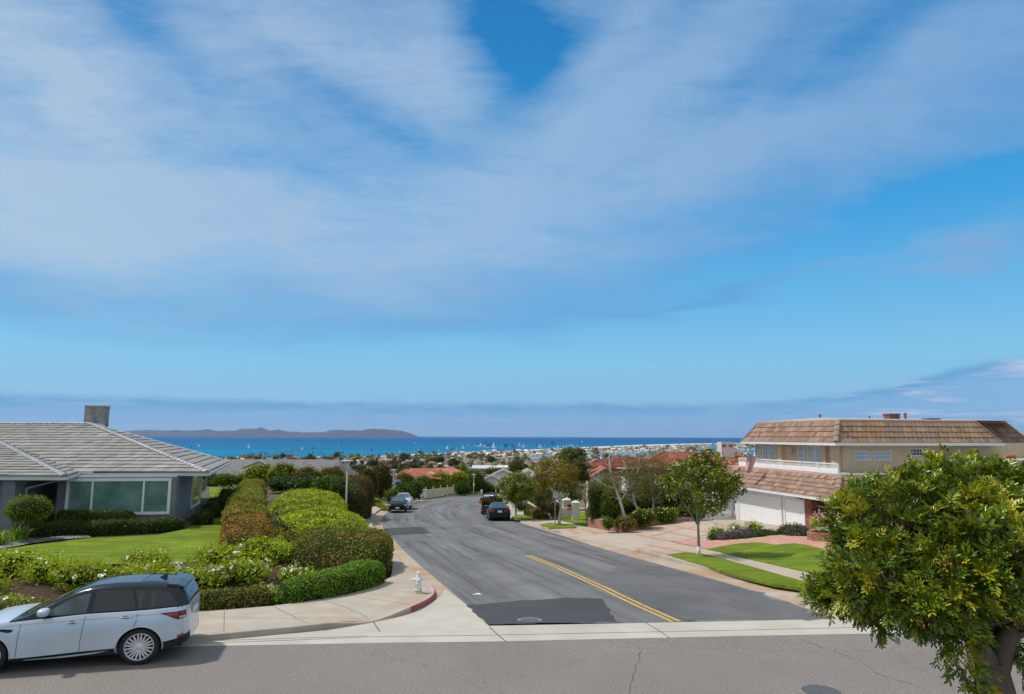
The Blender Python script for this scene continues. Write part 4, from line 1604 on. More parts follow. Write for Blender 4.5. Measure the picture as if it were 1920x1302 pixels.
q0, q1 = Vector((-29.0, 31.98, 2.75)), Vector((-23.75, 31.91, 0.62))
window(GH, LW0, LW1, q0, q1, 3, 1, 0.12, 0.12, M_white, M_glassd, 0.08, name='glass_door')
# ------------------------------------------------------------------ plants round the grey house
L_dark = m_leaf('leaf_dark', [(0.043, 0.092, 0.008), (0.074, 0.146, 0.010), (0.122, 0.207, 0.013)], 1.2, red=(0.146, 0.092, 0.021), redscale=1.2, redthr=0.60)
L_top = m_leaf('leaf_topiary', [(0.061, 0.122, 0.007), (0.159, 0.244, 0.010), (0.292, 0.366, 0.021)], 1.6)
L_bright = m_leaf('leaf_bright', [(0.146, 0.244, 0.006), (0.317, 0.414, 0.008), (0.512, 0.561, 0.013), (0.366, 0.463, 0.010)], 0.9, 0.6, 1.25, 0.25)
L_olive = m_leaf('leaf_olive', [(0.122, 0.183, 0.008), (0.220, 0.268, 0.010), (0.329, 0.317, 0.017)], 0.5, 0.7, 1.2, red=(0.366, 0.146, 0.021), redscale=0.22, redthr=0.60)
L_red = m_leaf('leaf_redtip', [(0.146, 0.183, 0.008), (0.292, 0.183, 0.021), (0.439, 0.170, 0.024), (0.268, 0.268, 0.013)], 0.7, 0.65, 1.2, red=(0.439, 0.159, 0.028), redscale=0.5, redthr=0.53)
L_mix = m_leaf('leaf_mixed', [(0.061, 0.109, 0.008), (0.122, 0.170, 0.010), (0.244, 0.268, 0.013), (0.170, 0.146, 0.013)], 0.9, 0.6, 1.25, red=(0.292, 0.146, 0.024), redscale=0.55, redthr=0.55)
L_edge = m_leaf('leaf_edging', [(0.074, 0.170, 0.007), (0.146, 0.292, 0.010), (0.244, 0.402, 0.013)], 2.5, 0.7, 1.2)
L_edgeo = m_leaf('leaf_edging_olive', [(0.109, 0.146, 0.008), (0.207, 0.231, 0.013), (0.317, 0.292, 0.021)], 1.8, 0.65, 1.2, red=(0.317, 0.183, 0.055), redscale=0.9, redthr=0.55)
L_rose = m_leaf('leaf_rose', [(0.122, 0.231, 0.010), (0.268, 0.414, 0.013), (0.463, 0.561, 0.024), (0.512, 0.439, 0.034)], 0.9, 0.7, 1.25, 0.3)
M_petal = m_plain('white_petal', (0.82, 0.80, 0.74), 0.6, 0.2, amt=0.05)
L_dkgreen = m_leaf('leaf_deep', [(0.022, 0.061, 0.008), (0.048, 0.109, 0.010), (0.098, 0.170, 0.013)], 0.8, 0.55, 1.3)
bp = P(50, 1008, 29.8)
bp.z = h(bp.x, bp.y)
cz = P(50, 955, 29.8).z
t = thing('topiary_tree', 'round clipped ball tree on a bare stem in front of the grey house', 'topiary tree', (bp.x, bp.y, bp.z))
bush('crown', (bp.x, bp.y, cz), (0.86, 0.86, 0.53), L_top, 0.05, 900, 0.05, 2, seed=4, flat=0.85, parent=t, shoots=0.12)
mb = MB()
mb.tube([(bp.x, bp.y, bp.z - 0.1), (bp.x + 0.02, bp.y, bp.z + 0.5), (bp.x, bp.y, cz - 0.3)], [0.07, 0.055, 0.05], 8)
mb.build('trunk', M_bark, t, smooth=True)
def strap_plant(name, c, n, length, mat, tag_, rng, wide=0.03, parent=None):
 nb = NB()
 for i in range(n):
  a = rng.uniform(0, 2 * math.pi)
  el_ = rng.uniform(0.7, 1.5)
  d = np.array([math.cos(a) * math.cos(el_), math.sin(a) * math.cos(el_), math.sin(el_)])
  s = np.array([-math.sin(a), math.cos(a), 0])
  p = np.array(c) + np.array([rng.normal(0, 0.12), rng.normal(0, 0.12), 0])
  L_ = length * rng.uniform(0.6, 1.15)
  q, vs = p.copy(), []
  for k in range(6):
   wd = wide * (1 - (k / 5) ** 2 * 0.9) * (0.6 if k == 0 else 1)
   vs += [q - s * wd, q + s * wd]
   q = q + d * L_ / 5
   d = d + np.array([0, 0, -0.22])
   d /= np.linalg.norm(d)
  nb.add(np.array(vs), np.array([[2 * k, 2 * k + 1, 2 * k + 3, 2 * k + 2] for k in range(5)]))
 o = nb.build(name, mat, parent)
 if tag_:
  tag(o, *tag_)
 return o
L_strap = m_leaf('leaf_strap', [(0.122, 0.305, 0.013), (0.268, 0.463, 0.021), (0.414, 0.549, 0.034)], 1.0, 0.8, 1.2, 0.3)
rr = np.random.default_rng(8)
for i, (px, py, lab) in enumerate([(33, 1013, 'tuft of bright green strap leaves below the ball topiary'), (-6, 1022, 'tuft of strap leaves at the edge of the pebble strip, nearest the left')]):
 p = G(px, py)
 strap_plant('strap_leaf_plant', (p.x, p.y, p.z), 90, 0.75, L_strap, (lab, 'plant'), rr)
fh = [onplane(x, 985, (-21.0, 32.5), (-17.6, 33.2)) for x in (122, 200, 308)]
hedge('upper_hedge', [(-21.3, 32.55), (-19.6, 32.8), (-17.75, 33.15)], 0.8, [0.95, 0.92], L_dark, 0.055, 700, 0.05, 3, ('clipped dark hedge directly under the picture window of the grey house', 'hedge'), seed=3)
hedge('lower_hedge', [(-22.3, 31.6), (-20.5, 31.75), (-18.4, 32.2), (-16.6, 33.0), (-15.9, 33.9)], 0.9, [0.35, 0.52, 0.5, 0.42], L_dark, 0.06, 620, 0.1, 3, ('low loose dark hedge at the foot of the grey house, nearest the lawn', 'hedge'), seed=6, shoots=0.2)
for i, (px, py, r, hgt, lab) in enumerate([(370, 985, 0.55, 0.5, 'dark low shrub at the corner of the grey house beside the lawn'), (385, 972, 0.6, 0.6, 'dark shrub second along the side wall of the grey house'), (402, 958, 0.6, 0.62, 'dark shrub third along the side wall of the grey house'), (418, 947, 0.65, 0.75, 'small round dark shrub at the far end of the side bed of the grey house')]):
 p = G(px, py)
 bush('shrub', (p.x, p.y + r, p.z + hgt * 0.35), (r, r, hgt), L_dkgreen, 0.07, 420, 0.15, tag_=(lab, 'shrub', 'shrubs along the side wall of the grey house'), seed=20 + i)
# ---- edging hedge round the rose bed
eh = [G(*q) for q in [(640, 1152), (700, 1126), (728, 1100), (722, 1080)]]
ed = [(-17.5, 15.9), (-14.5, 16.95), (-12.4, 17.85), (-10.5, 18.8), (-9.0, 19.45), (-7.7, 20.0)]
SLs = smooth_line([Vector((p.x, p.y, 0)) for p in SL if p.y < 27], 2)
inn = offset(SLs, 0.42)
hl = [p for p in inn if p.x > -17.0]
k1 = min(range(len(hl)), key=lambda i: abs(hl[i].x + 6.9))
hedge('olive_edging_hedge', [(p.x, p.y) for p in hl[:k1 + 1]], 0.72, [0.6, 0.62, 0.6], L_edgeo, 0.045, 1500, 0.05, 3.5, ('low clipped olive brown hedge along the pavement behind the silver car', 'hedge'), seed=9, jitter=0.6, sink=0.1)
k2 = min(range(len(hl)), key=lambda i: abs(hl[i].y - 24.4) + (0 if hl[i].x > -6 else 9))
hedge('green_edging_hedge', [(p.x, p.y) for p in hl[k1:k2 + 1]], [0.8, 1.15, 1.3], [0.64, 0.85, 0.9], L_edge, 0.04, 1900, 0.04, 4, ('low clipped bright green hedge curving round the street corner', 'hedge'), seed=10, jitter=0.6, sink=0.1)
# ---- the big hedges, nearest first
def ph(l, dz=0):
 return [(P(a, b, D).x, D) for a, b, D in l]
hedge('mixed_hedge', [(-6.7, 24.4), (-6.3, 26.6), (-6.9, 30.2)], [3.9, 3.7, 3.6], [1.45, 1.6, 1.6], L_mix, 0.07, 560, 0.15, 1.3, ('dark hedge with bronze new leaves, nearest the street corner', 'hedge'), seed=12, base=-0.5, hvar=0.14, shoots=0.12, power=3.6)
hedge('golden_hedge', [(-8.6, 30.8), (-9.3, 34.5), (-10.6, 38.6)], [4.6, 4.8, 4.4], [1.55, 1.6, 1.5], L_bright, 0.08, 470, 0.2, 1.1, ('large golden green clipped hedge mound above the bend of the road', 'hedge'), seed=13, base=-0.75, hvar=0.25, power=2.6)
hedge('golden_hedge', [(-11.6, 39.0), (-12.9, 44.0), (-14.2, 49.5)], [4.6, 4.8, 4.0], [1.95, 2.15, 2.1], L_bright, 0.085, 400, 0.2, 1.1, ('farther golden green clipped hedge mound, behind the larger one', 'hedge'), seed=14, base=-1.2, hvar=0.25, power=2.6)
hedge('red_tipped_hedge', [(-9.7, 25.2), (-10.6, 28.0), (-11.8, 31.2)], [1.6, 1.8, 1.7], [0.85, 1.05, 1.0], L_red, 0.065, 620, 0.14, 1.6, ('hedge with rust red new growth beside the lawn', 'hedge'), seed=15, hvar=0.1, shoots=0.12)
hedge('olive_hedge', [(-11.9, 31.2), (-14.5, 38.0), (-18.2, 48.0), (-22.3, 60.0)], [1.9, 1.9, 1.7], [1.0, 0.9, 0.7], L_olive, 0.075, 420, 0.12, 1.3, ('long olive green clipped hedge along the far side of the lawn', 'hedge'), seed=16, hvar=0.06)
for i, (x, y, r_, m_, lab) in enumerate([(-8.9, 25.3, 0.8, L_rose, 'yellow green loose shrub between the rust red hedge and the dark bronze hedge'), (-9.6, 27.6, 0.75, L_olive, 'low olive shrub in the gap between the two nearest hedges'), (-10.2, 30.0, 0.7, L_dkgreen, 'dark low shrub deep in the gap between the hedges')]):
 bush('shrub', (x, y, h(x, y) + 0.25), (r_, r_ * 1.2, 0.5), m_, 0.08, 260, 0.25, tag_=(lab, 'shrub', 'shrubs between the hedges'), seed=170 + i, lobes=4, core=0.7)
# ---- white roses
rose_spots = [(-20.3, 19.0, 1.0), (-18.0, 20.4, 0.95), (-15.6, 20.4, 1.15), (-14.2, 21.9, 0.9), (-12.9, 21.2, 1.05), (-11.3, 22.1, 1.0), (-15.9, 22.7, 0.9), (-9.7, 21.7, 1.05), (-8.6, 22.8, 0.95), (-9.9, 23.8, 0.85), (-7.6, 21.9, 0.75), (-12.1, 23.5, 0.85), (-18.0, 22.6, 0.85), (-13.7, 19.6, 0.8), (-17.0, 18.6, 0.95), (-10.9, 20.6, 0.75), (-7.2, 23.6, 0.7), (-20.5, 21.5, 0.9)]
rose_lab = ['rose bush behind the silver car bonnet, farthest left', 'rose bush with a cluster of big white blooms above the car windscreen', 'rose bush with a few white blooms above the silver car roof, left part', 'rose bush at the lawn edge above the car roof', 'rose bush above the rear of the silver car roof',
   'rose bush with scattered white blooms just right of the silver car', 'rose bush at the lawn edge with small white blooms, left half of the bed', 'rose bush covered in white blooms in the middle of the corner bed', 'rose bush with white blooms below the rust red hedge', 'rose bush nearest the red tipped hedge at the lawn corner',
   'small rose bush near bare soil by the green edging hedge', 'rose bush at the lawn edge right of the silver car', 'rose bush on the lawn edge behind the car door mirror', 'low rose bush behind the rear window of the silver car', 'rose bush partly hidden behind the silver car roof',
   'small rose bush between bare soil and olive edging hedge', 'low rose bush with white blooms beside the dark bronze hedge', 'rose bush at the far left edge of the lawn']
fl = {0: 4, 1: 16, 2: 5, 3: 3, 4: 5, 5: 6, 6: 5, 7: 18, 8: 12, 9: 8, 10: 3, 11: 7, 12: 3, 13: 3, 14: 4, 15: 3, 16: 10, 17: 3}
for i, (x, y, k) in enumerate(rose_spots):
 k *= {10: 0.7, 13: 0.6, 14: 0.8, 15: 0.65, 4: 0.85}.get(i, 0.93)
 z = h(x, y)
 bush('rose_bush', (x, y, z + (0.26 + 0.1 * math.sin(i * 2.3)) * k), (0.9 * k, 0.8 * k, (0.36 + 0.1 * math.sin(i * 2.3)) * k), L_rose, 0.085, 190, 0.3, 2.2, (rose_lab[i], 'rose bush', 'white rose bushes in the corner bed'), seed=40 + i, lobes=5, flat=0.75, flowers=(M_petal, max(2, fl[i] // 2), 0.085), shoots=0.5, core=0.62, jitter=0.9)
# ------------------------------------------------------------------ vehicles
def mat_paint(name, c, rough=0.22, metal=0.0, flake=0.0):
 t = NT(name)
 t.out(c, rough, flake or 0.5, metal)
 t.b.inputs['Coat Weight'].default_value = 0.1 if flake else 0.35
 t.b.inputs['Coat Roughness'].default_value = 0.08
 n = t.noise(t.coord('obj'), 1.5, 3)
 t.l.new(t.ramp(n, [(0.3, var(c, 0.93)), (0.7, var(c, 1.05))]), t.b.inputs['Base Color'])
 return t.m
M_carw = mat_paint('paint_silver_white', (0.54, 0.62, 0.70), 0.2, 0.2)
M_gloss = mat_paint('paint_gloss_black', (0.010, 0.014, 0.022), 0.16)
M_gloss.node_tree.nodes['Principled BSDF'].inputs['Specular IOR Level'].default_value = 0.3
M_trim = m_plain('black_plastic', (0.022, 0.022, 0.024), 0.6, 0.3)
M_tyre = m_plain('tyre_rubber', (0.028, 0.027, 0.027), 0.8, 0.25, bump=0.002)
M_alloy = m_plain('alloy', (0.70, 0.71, 0.73), 0.3, 0.5, metal=0.45, amt=0.05)
M_under = m_plain('underbody', (0.008, 0.008, 0.008), 0.95, 0.05)
M_tint = mat_glass('car_glass_tinted', (0.012, 0.014, 0.017), rough=0.02)
M_cglass = mat_glass('car_glass', (0.035, 0.065, 0.065), c2=(0.075, 0.12, 0.12), rough=0.02, scale=2.0)
M_red = mat_paint('lamp_red', (0.40, 0.012, 0.015), 0.15)
M_clear = mat_paint('lamp_clear', (0.62, 0.62, 0.62), 0.1, 0.3)
M_gap = m_plain('panel_gap', (0.03, 0.033, 0.036), 0.8, 0.1)
M_chrome = m_plain('chrome', (0.7, 0.7, 0.72), 0.12, 0.5, metal=1.0, amt=0.03)
def smooth_tab(tab):
 xs = np.array([t[0] for t in tab], float)
 ys = np.array([t[1] for t in tab], float)
 o = np.argsort(xs)
 xs, ys = xs[o], ys[o]
 d = np.diff(ys) / np.diff(xs)
 m = np.zeros_like(ys)
 m[0], m[-1] = d[0], d[-1]
 for i in range(1, len(ys) - 1):
  m[i] = 0 if d[i - 1] * d[i] <= 0 else 2 * d[i - 1] * d[i] / (d[i - 1] + d[i])
 def f(x):
  x = min(max(x, xs[0]), xs[-1])
  i = min(len(xs) - 2, max(0, int(np.searchsorted(xs, x) - 1)))
  hh = xs[i + 1] - xs[i]
  t = (x - xs[i]) / hh
  return float((2 * t ** 3 - 3 * t ** 2 + 1) * ys[i] + (t ** 3 - 2 * t ** 2 + t) * hh * m[i] + (-2 * t ** 3 + 3 * t ** 2) * ys[i + 1] + (t ** 3 - t ** 2) * hh * m[i + 1])
 return f
class Car:
 """x forward measured from the rear axle, y to the left"""
 def __init__(s, sp):
  s.sp = sp
  s.T = smooth_tab(sp['top'])
  s.Wf = smooth_tab(sp['width'])
  s.Bf = smooth_tab(sp['belt'])
  s.Zb = smooth_tab(sp['bottom'])
  s.Cf = smooth_tab(sp['clad'])
  s.Wr = smooth_tab(sp['roofw'])
 def half(s, x):
  W, zb, bl, t_, c, wr = s.Wf(x), s.Zb(x), s.Bf(x), s.T(x), s.Cf(x), s.Wr(x)
  bl = min(bl, t_ - 0.02)
  c = min(c, bl - 0.2)
  zb = min(zb, c - 0.03)
  cab = max(0.0, t_ - bl)
  k = min(1.0, cab / 0.35)
  wr = W * 0.93 * (1 - k) + wr * k
  cr = bl - 0.13                                    # crease under the windows
  re = bl + (cab - 0.05) * 0.86 if cab > 0.12 else bl + cab * 0.5
  L = [(0, zb), (W * 0.78, zb), (W * 0.955, zb + 0.03), (W * 0.985, c - 0.008), (W * 0.995, c), (W, c + (cr - c) * 0.3), (W * 1.0, c + (cr - c) * 0.6), (W * 0.992, cr - 0.03),
             (W * 0.980, cr), (W * 0.965, bl - 0.03), (W * 0.945, bl),
             (W * 0.93 * (1 - 0.0) - 0.015 * k, bl + 0.01 * k)]
  y0 = L[-1][0]
  for f in (0.33, 0.66, 1.0):
   L.append((y0 + (wr - y0) * (f ** 1.15), L[11][1] + (re - L[11][1]) * f))
  L += [(wr - 0.05, re + (t_ - re) * 0.55), (wr * 0.82, t_ - 0.018 * k), (wr * 0.45, t_), (0, t_ + 0.008)]
  return L
 def y_at(s, x, z):
  L = s.half(x)[2:16]
  zs = [p[1] for p in L]
  for i in range(1, len(zs)):
   zs[i] = max(zs[i], zs[i - 1] + 1e-5)
  return float(np.interp(z, zs, [p[0] for p in L]))
 def z_top(s, x, y):
  L = s.half(x)[11:]
  return float(np.interp(-abs(y), [-p[0] - i * 1e-6 + 0 for i, p in enumerate(L)][0:], [p[1] for p in L]))
 def side(s, x, z, sg, off=0.006):
  y = s.y_at(x, z)
  dy = (s.y_at(x, z + 0.02) - s.y_at(x, z - 0.02)) / 0.04
  dx = (s.y_at(x + 0.03, z) - s.y_at(x - 0.03, z)) / 0.06
  n = Vector((-dx, 1, -dy)).normalized() * off
  return Vector((x + n.x, sg * (y + n.y), z + n.z))
 def topp(s, x, y, off=0.006):
  z = s.z_top(x, y)
  dx = (s.z_top(x + 0.02, y) - s.z_top(x - 0.02, y)) / 0.04
  n = Vector((-dx, 0, 1)).normalized() * off
  return Vector((x + n.x, y, z + n.z))
 def strip_side(s, mb, line, w, sg, off=0.004):
  l = []
  for a, b in zip(line[:-1], line[1:]):
   L = math.hypot(b[0] - a[0], b[1] - a[1])
   n = max(1, int(L / 0.06))
   l += [(a[0] + (b[0] - a[0]) * i / n, a[1] + (b[1] - a[1]) * i / n) for i in range(n)]
  l.append(line[-1])
  k = len(mb.v)
  for i, p in enumerate(l):
   q0, q1 = l[max(0, i - 1)], l[min(len(l) - 1, i + 1)]
   tx, tz = q1[0] - q0[0], q1[1] - q0[1]
   ln = math.hypot(tx, tz) + 1e-9
   nx_, nz_ = -tz / ln * w / 2, tx / ln * w / 2
   mb.v.append(tuple(s.side(p[0] + nx_, p[1] + nz_, sg, off)))
   mb.v.append(tuple(s.side(p[0] - nx_, p[1] - nz_, sg, off)))
  for i in range(len(l) - 1):
   mb.f.append((k + 2 * i, k + 2 * i + 1, k + 2 * i + 3, k + 2 * i + 2))
   mb.mi.append(0)
 def patch_side(s, mb, poly, sg, off=0.006, n=14, m=6, mi=0):
  """fills a polygon (x, z), monotone in x"""
  xs = sorted(set(p[0] for p in poly))
  x0, x1 = xs[0], xs[-1]
  P_ = list(poly) + [poly[0]]
  def span(x):
   zz = []
   for a, b in zip(P_[:-1], P_[1:]):
    if min(a[0], b[0]) - 1e-9 <= x <= max(a[0], b[0]) + 1e-9 and abs(a[0] - b[0]) > 1e-9:
     zz.append(a[1] + (b[1] - a[1]) * (x - a[0]) / (b[0] - a[0]))
   return min(zz), max(zz)
  X = sorted(set([x0 + (x1 - x0) * i / n for i in range(n + 1)] + [min(max(v, x0), x1) for v in xs]))
  k = len(mb.v)
  for x in X:
   lo, hi = span(min(max(x, x0 + 1e-6), x1 - 1e-6))
   for j in range(m + 1):
    mb.v.append(tuple(s.side(x, lo + (hi - lo) * j / m, sg, off)))
  for i in range(len(X) - 1):
   for j in range(m):
    a = k + i * (m + 1) + j
    f = (a, a + 1, a + m + 2, a + m + 1)
    mb.f.append(f if sg > 0 else f[::-1])
    mb.mi.append(mi)
 def patch_top(s, mb, x0, x1, w0, w1, off=0.006, n=10, m=12):
  k = len(mb.v)
  for i in range(n + 1):
   x = x0 + (x1 - x0) * i / n
   w = w0 + (w1 - w0) * i / n
   for j in range(m + 1):
    mb.v.append(tuple(s.topp(x, -w + 2 * w * j / m, off)))
  for i in range(n):
   for j in range(m):
    a = k + i * (m + 1) + j
    mb.f.append((a, a + 1, a + m + 2, a + m + 1))
    mb.mi.append(0)
 def body(s, root, mats, arches, ar):
  sp = s.sp
  x0, x1 = sp['top'][0][0], sp['top'][-1][0]
  xs = list(np.linspace(x0, x1, sp.get('n', 96)))
  xs += [p[0] for p in sp['top']] + [x0 + 0.01, x0 + 0.03, x0 + 0.06, x1 - 0.01, x1 - 0.03, x1 - 0.06]
  xs = sorted(set(round(x, 4) for x in xs if x0 <= x <= x1))
  mb = MB()
  K = None
  for x in xs:
   L = s.half(x)
   ring = [(x, -y, z) for y, z in L] + [(x, y, z) for y, z in L[-2:0:-1]]
   K = len(ring)
   mb.v += ring
  nl = len(s.half(xs[0]))
  gl = sp.get('cab_mi', 2)
  for i in range(len(xs) - 1):
   xc = (xs[i] + xs[i + 1]) / 2
   cab = s.T(xc) - s.Bf(xc)
   for k in range(K):
    kk = k if k < nl - 1 else K - 1 - k
    mb.f.append((i * K + k, (i + 1) * K + k, (i + 1) * K + (k + 1) % K, i * K + (k + 1) % K))
    mi = 0
    if kk <= 2:
     mi = 1
    elif kk >= 10 and cab > 0.04:
     mi = gl if kk < 15 else sp.get('roof_mi', 2)
    mb.mi.append(mi)
  mb.f.append(tuple(range(K))[::-1])
  mb.mi.append(0)
  mb.f.append(tuple(range((len(xs) - 1) * K, len(xs) * K)))
  mb.mi.append(0)
  o = mb.build('body', mats, root, local=True)
  cb = MB()
  for ax in arches:
   pr = [(math.cos(a) * ar, math.sin(a) * ar) for a in np.linspace(0, 2 * math.pi, 40, endpoint=False)]
   vs = [(ax + u, -1.4, sp['axle_z'] + v) for u, v in pr] + [(ax + u, 1.4, sp['axle_z'] + v) for u, v in pr]
   m_ = 40
   cb.add(vs, [tuple(range(m_)), tuple(range(m_, 2 * m_))[::-1]] + [(i_, i_ + m_, (i_ + 1) % m_ + m_, (i_ + 1) % m_) for i_ in range(m_)], 0)
  co = cb.build('cutter', M_under, None)
  bm = bmesh.new()
  bm.from_mesh(co.data)
  bmesh.ops.recalc_face_normals(bm, faces=bm.faces)
  bm.to_mesh(co.data)
  bm.free()
  bm = bmesh.new()
  bm.from_mesh(o.data)
  bmesh.ops.recalc_face_normals(bm, faces=bm.faces)
  bm.to_mesh(o.data)
  bm.free()
  md = o.modifiers.new('b', 'BOOLEAN')
  md.operation = 'DIFFERENCE'
  md.solver = 'EXACT'
  md.object = co
  pm = o.parent
  o.parent = None
  dg = bpy.context.evaluated_depsgraph_get()
  dg.update()
  me = bpy.data.meshes.new_from_object(o.evaluated_get(dg))
  o.parent = pm
  o.modifiers.clear()
  o.data = me
  me.polygons.foreach_set('use_smooth', [True] * len(me.polygons))
  me.set_sharp_from_angle(angle=R(32))
  bpy.data.objects.remove(co)
  return o
def wheel(root, x, y, z, r, w, rim_r, style, sg):
 mb = MB()
 ax = Matrix.Rotation(R(90) * (-sg), 3, 'X')
 prof = [(rim_r, -w / 2), (r - 0.03, -w / 2), (r - 0.008, -w / 2 + 0.02), (r, -w / 2 + 0.05), (r, w / 2 - 0.05), (r - 0.008, w / 2 - 0.02), (r - 0.035, w / 2), (rim_r + 0.01, w / 2), (rim_r, w / 2 - 0.015)]
 mb.lathe((x, y, z), prof, 44, axis=ax, cap=False)
 wh = mb.build('wheel', M_tyre, root, smooth=True, local=True)
 wh.data.set_sharp_from_angle(angle=R(40))
 rb = MB()
 rb.lathe((x, y, z), [(rim_r, w / 2 - 0.015), (rim_r - 0.012, w / 2 - 0.008), (rim_r - 0.028, w / 2 - 0.03), (rim_r - 0.035, -w / 2 + 0.05)], 40, axis=ax, cap=False)
 c = Vector((x, y, z))
 def at(rad, ang, dp):
  return c + ax @ Vector((rad * math.cos(ang), rad * math.sin(ang), dp))
 up = ax @ Vector((0, 0, 1))
 if style == 'split':
  for k in range(5):
   a = 2 * math.pi * k / 5 + 0.31
   for da, db in ((-0.38, -0.50), (-0.10, -0.17), (0.10, 0.17), (0.38, 0.50)):
    p0, p1 = at(0.05, a + da, w / 2 - 0.03), at(rim_r - 0.012, a + db, w / 2 - 0.012)
    dd_ = (p1 - p0).normalized()
    sd_ = dd_.cross(up)
    vs = []
    for p_, hw in ((p0, 0.011), (p0.lerp(p1, 0.55), 0.019), (p1, 0.012)):
     vs += [p_ - sd_ * hw, p_ + sd_ * hw, p_ + sd_ * hw - up * 0.03, p_ - sd_ * hw - up * 0.03]
    rb.add(vs, [(0, 1, 5, 4), (4, 5, 9, 8), (1, 2, 6, 5), (5, 6, 10, 9), (3, 0, 4, 7), (7, 4, 8, 11), (2, 3, 7, 6), (6, 7, 11, 10)])
 else:
  for k in range(7):
   a = 2 * math.pi * k / 7
   rb.bar(at(0.04, a, w / 2 - 0.05), at(rim_r - 0.015, a, w / 2 - 0.02), 0.035, 0.02, up=up)
 rb.lathe((x, y, z), [(0.075, w / 2 - 0.06), (0.075, w / 2 - 0.03), (0.045, w / 2 - 0.018), (0.0, w / 2 - 0.016)], 20, axis=ax)
 rim = rb.build('rim', M_alloy, wh, local=True)
 for k in range(5) if style == 'split' else ():
  pass
 db_ = MB()
 db_.lathe((x, y, z), [(0.0, w / 2 - 0.085), (rim_r * 0.62, w / 2 - 0.085), (rim_r * 0.62, w / 2 - 0.10), (rim_r - 0.02, w / 2 - 0.13)], 30, axis=ax, cap=False)
 db_.build('brake_disc', m_brake, wh, local=True)
 return wh
m_brake = m_plain('brake_steel', (0.03, 0.03, 0.032), 0.6, 0.3)
def underbox(root, s_, x0, x1, w, z0, z1):
 mb = MB()
 mb.box(((x0 + x1) / 2, 0, (z0 + z1) / 2), (x1 - x0, w, z1 - z0))
 return mb.build('underbody', M_under, root, local=True)
def side_bits(car, root, lines, sg, w=0.009):
 for l in lines:
  mb = MB()
  car.strip_side(mb, l, w, sg)
  mb.build('panel_gap', M_gap, root, local=True)
# ---- the silver-white estate in the foreground
psi = R(14.5)
c0 = Gb(256, 1250)
W_ = 0.99
sp = dict(
 top=[(-0.94, 1.00), (-0.935, 1.14), (-0.92, 1.28), (-0.88, 1.38), (-0.76, 1.60), (-0.66, 1.70), (-0.4, 1.75), (0.1, 1.78), (0.6, 1.785), (1.05, 1.76), (1.32, 1.70), (1.9, 1.43), (2.42, 1.17), (2.55, 1.14), (3.1, 1.08), (3.5, 1.0), (3.68, 0.88), (3.76, 0.72)],
 width=[(-0.94, 0.50), (-0.93, 0.62), (-0.90, 0.74), (-0.82, 0.86), (-0.68, 0.935), (-0.2, 0.985), (0.3, 0.985), (0.8, 0.97), (1.6, 0.965), (2.3, 0.97), (2.9, 0.985), (3.3, 0.95), (3.6, 0.82), (3.76, 0.55)],
 belt=[(-1.07, 1.20), (-1.0, 1.235), (-0.8, 1.245), (0.0, 1.215), (1.1, 1.195), (1.65, 1.16), (2.3, 1.12), (3.0, 1.06), (3.76, 0.9)],
 bottom=[(-1.05, 0.50), (-0.9, 0.38), (-0.5, 0.28), (0.5, 0.24), (2.5, 0.24), (3.5, 0.26), (3.76, 0.35)],
 clad=[(-1.05, 0.66), (-0.95, 0.62), (-0.7, 0.53), (-0.38, 0.48), (0.4, 0.425), (0.47, 0.42), (1.2, 0.39), (2.4, 0.34), (3.0, 0.40), (3.76, 0.45)],
 roofw=[(-1.07, 0.62), (-0.6, 0.70), (0.2, 0.735), (1.2, 0.725), (2.0, 0.78), (2.4, 0.84), (3.76, 0.6)],
 axle_z=0.395, n=120)
CA = Car(sp)
e_ = Vector((-math.cos(psi), -math.sin(psi), 0))
nn_ = Vector((math.sin(psi), -math.cos(psi), 0))      # towards the camera
org = Vector((c0.x, c0.y, 0)) - nn_ * 0.965 + nn_ * -0.02
rz = math.atan2(e_.y, e_.x)
SUV = thing('silver_car', 'silver white estate car with black roof and alloy wheels parked along the kerb', 'car', (org.x, org.y, 0.0), rz)
bod = CA.body(SUV, [M_carw, M_trim, M_gloss], (0.0, 2.92), 0.46)
underbox(SUV, CA, -0.8, 3.5, 1.36, 0.30, 0.95)
for x_ in (0.0, 2.92):
 for sg in (1, -1):
  wheel(SUV, x_, sg * 0.845, 0.403, 0.403, 0.25, 0.305, 'split', sg)
mb = MB()
ws = MB()
CA.patch_top(ws, 1.48, 2.36, 0.60, 0.74, 0.008)
ws.build('windscreen', M_cglass, SUV, smooth=True, local=True)
ws = MB()
CA.patch_top(ws, -0.895, -0.75, 0.54, 0.60, 0.008, n=6)
ws.build('rear_window', M_tint, SUV, smooth=True, local=True)
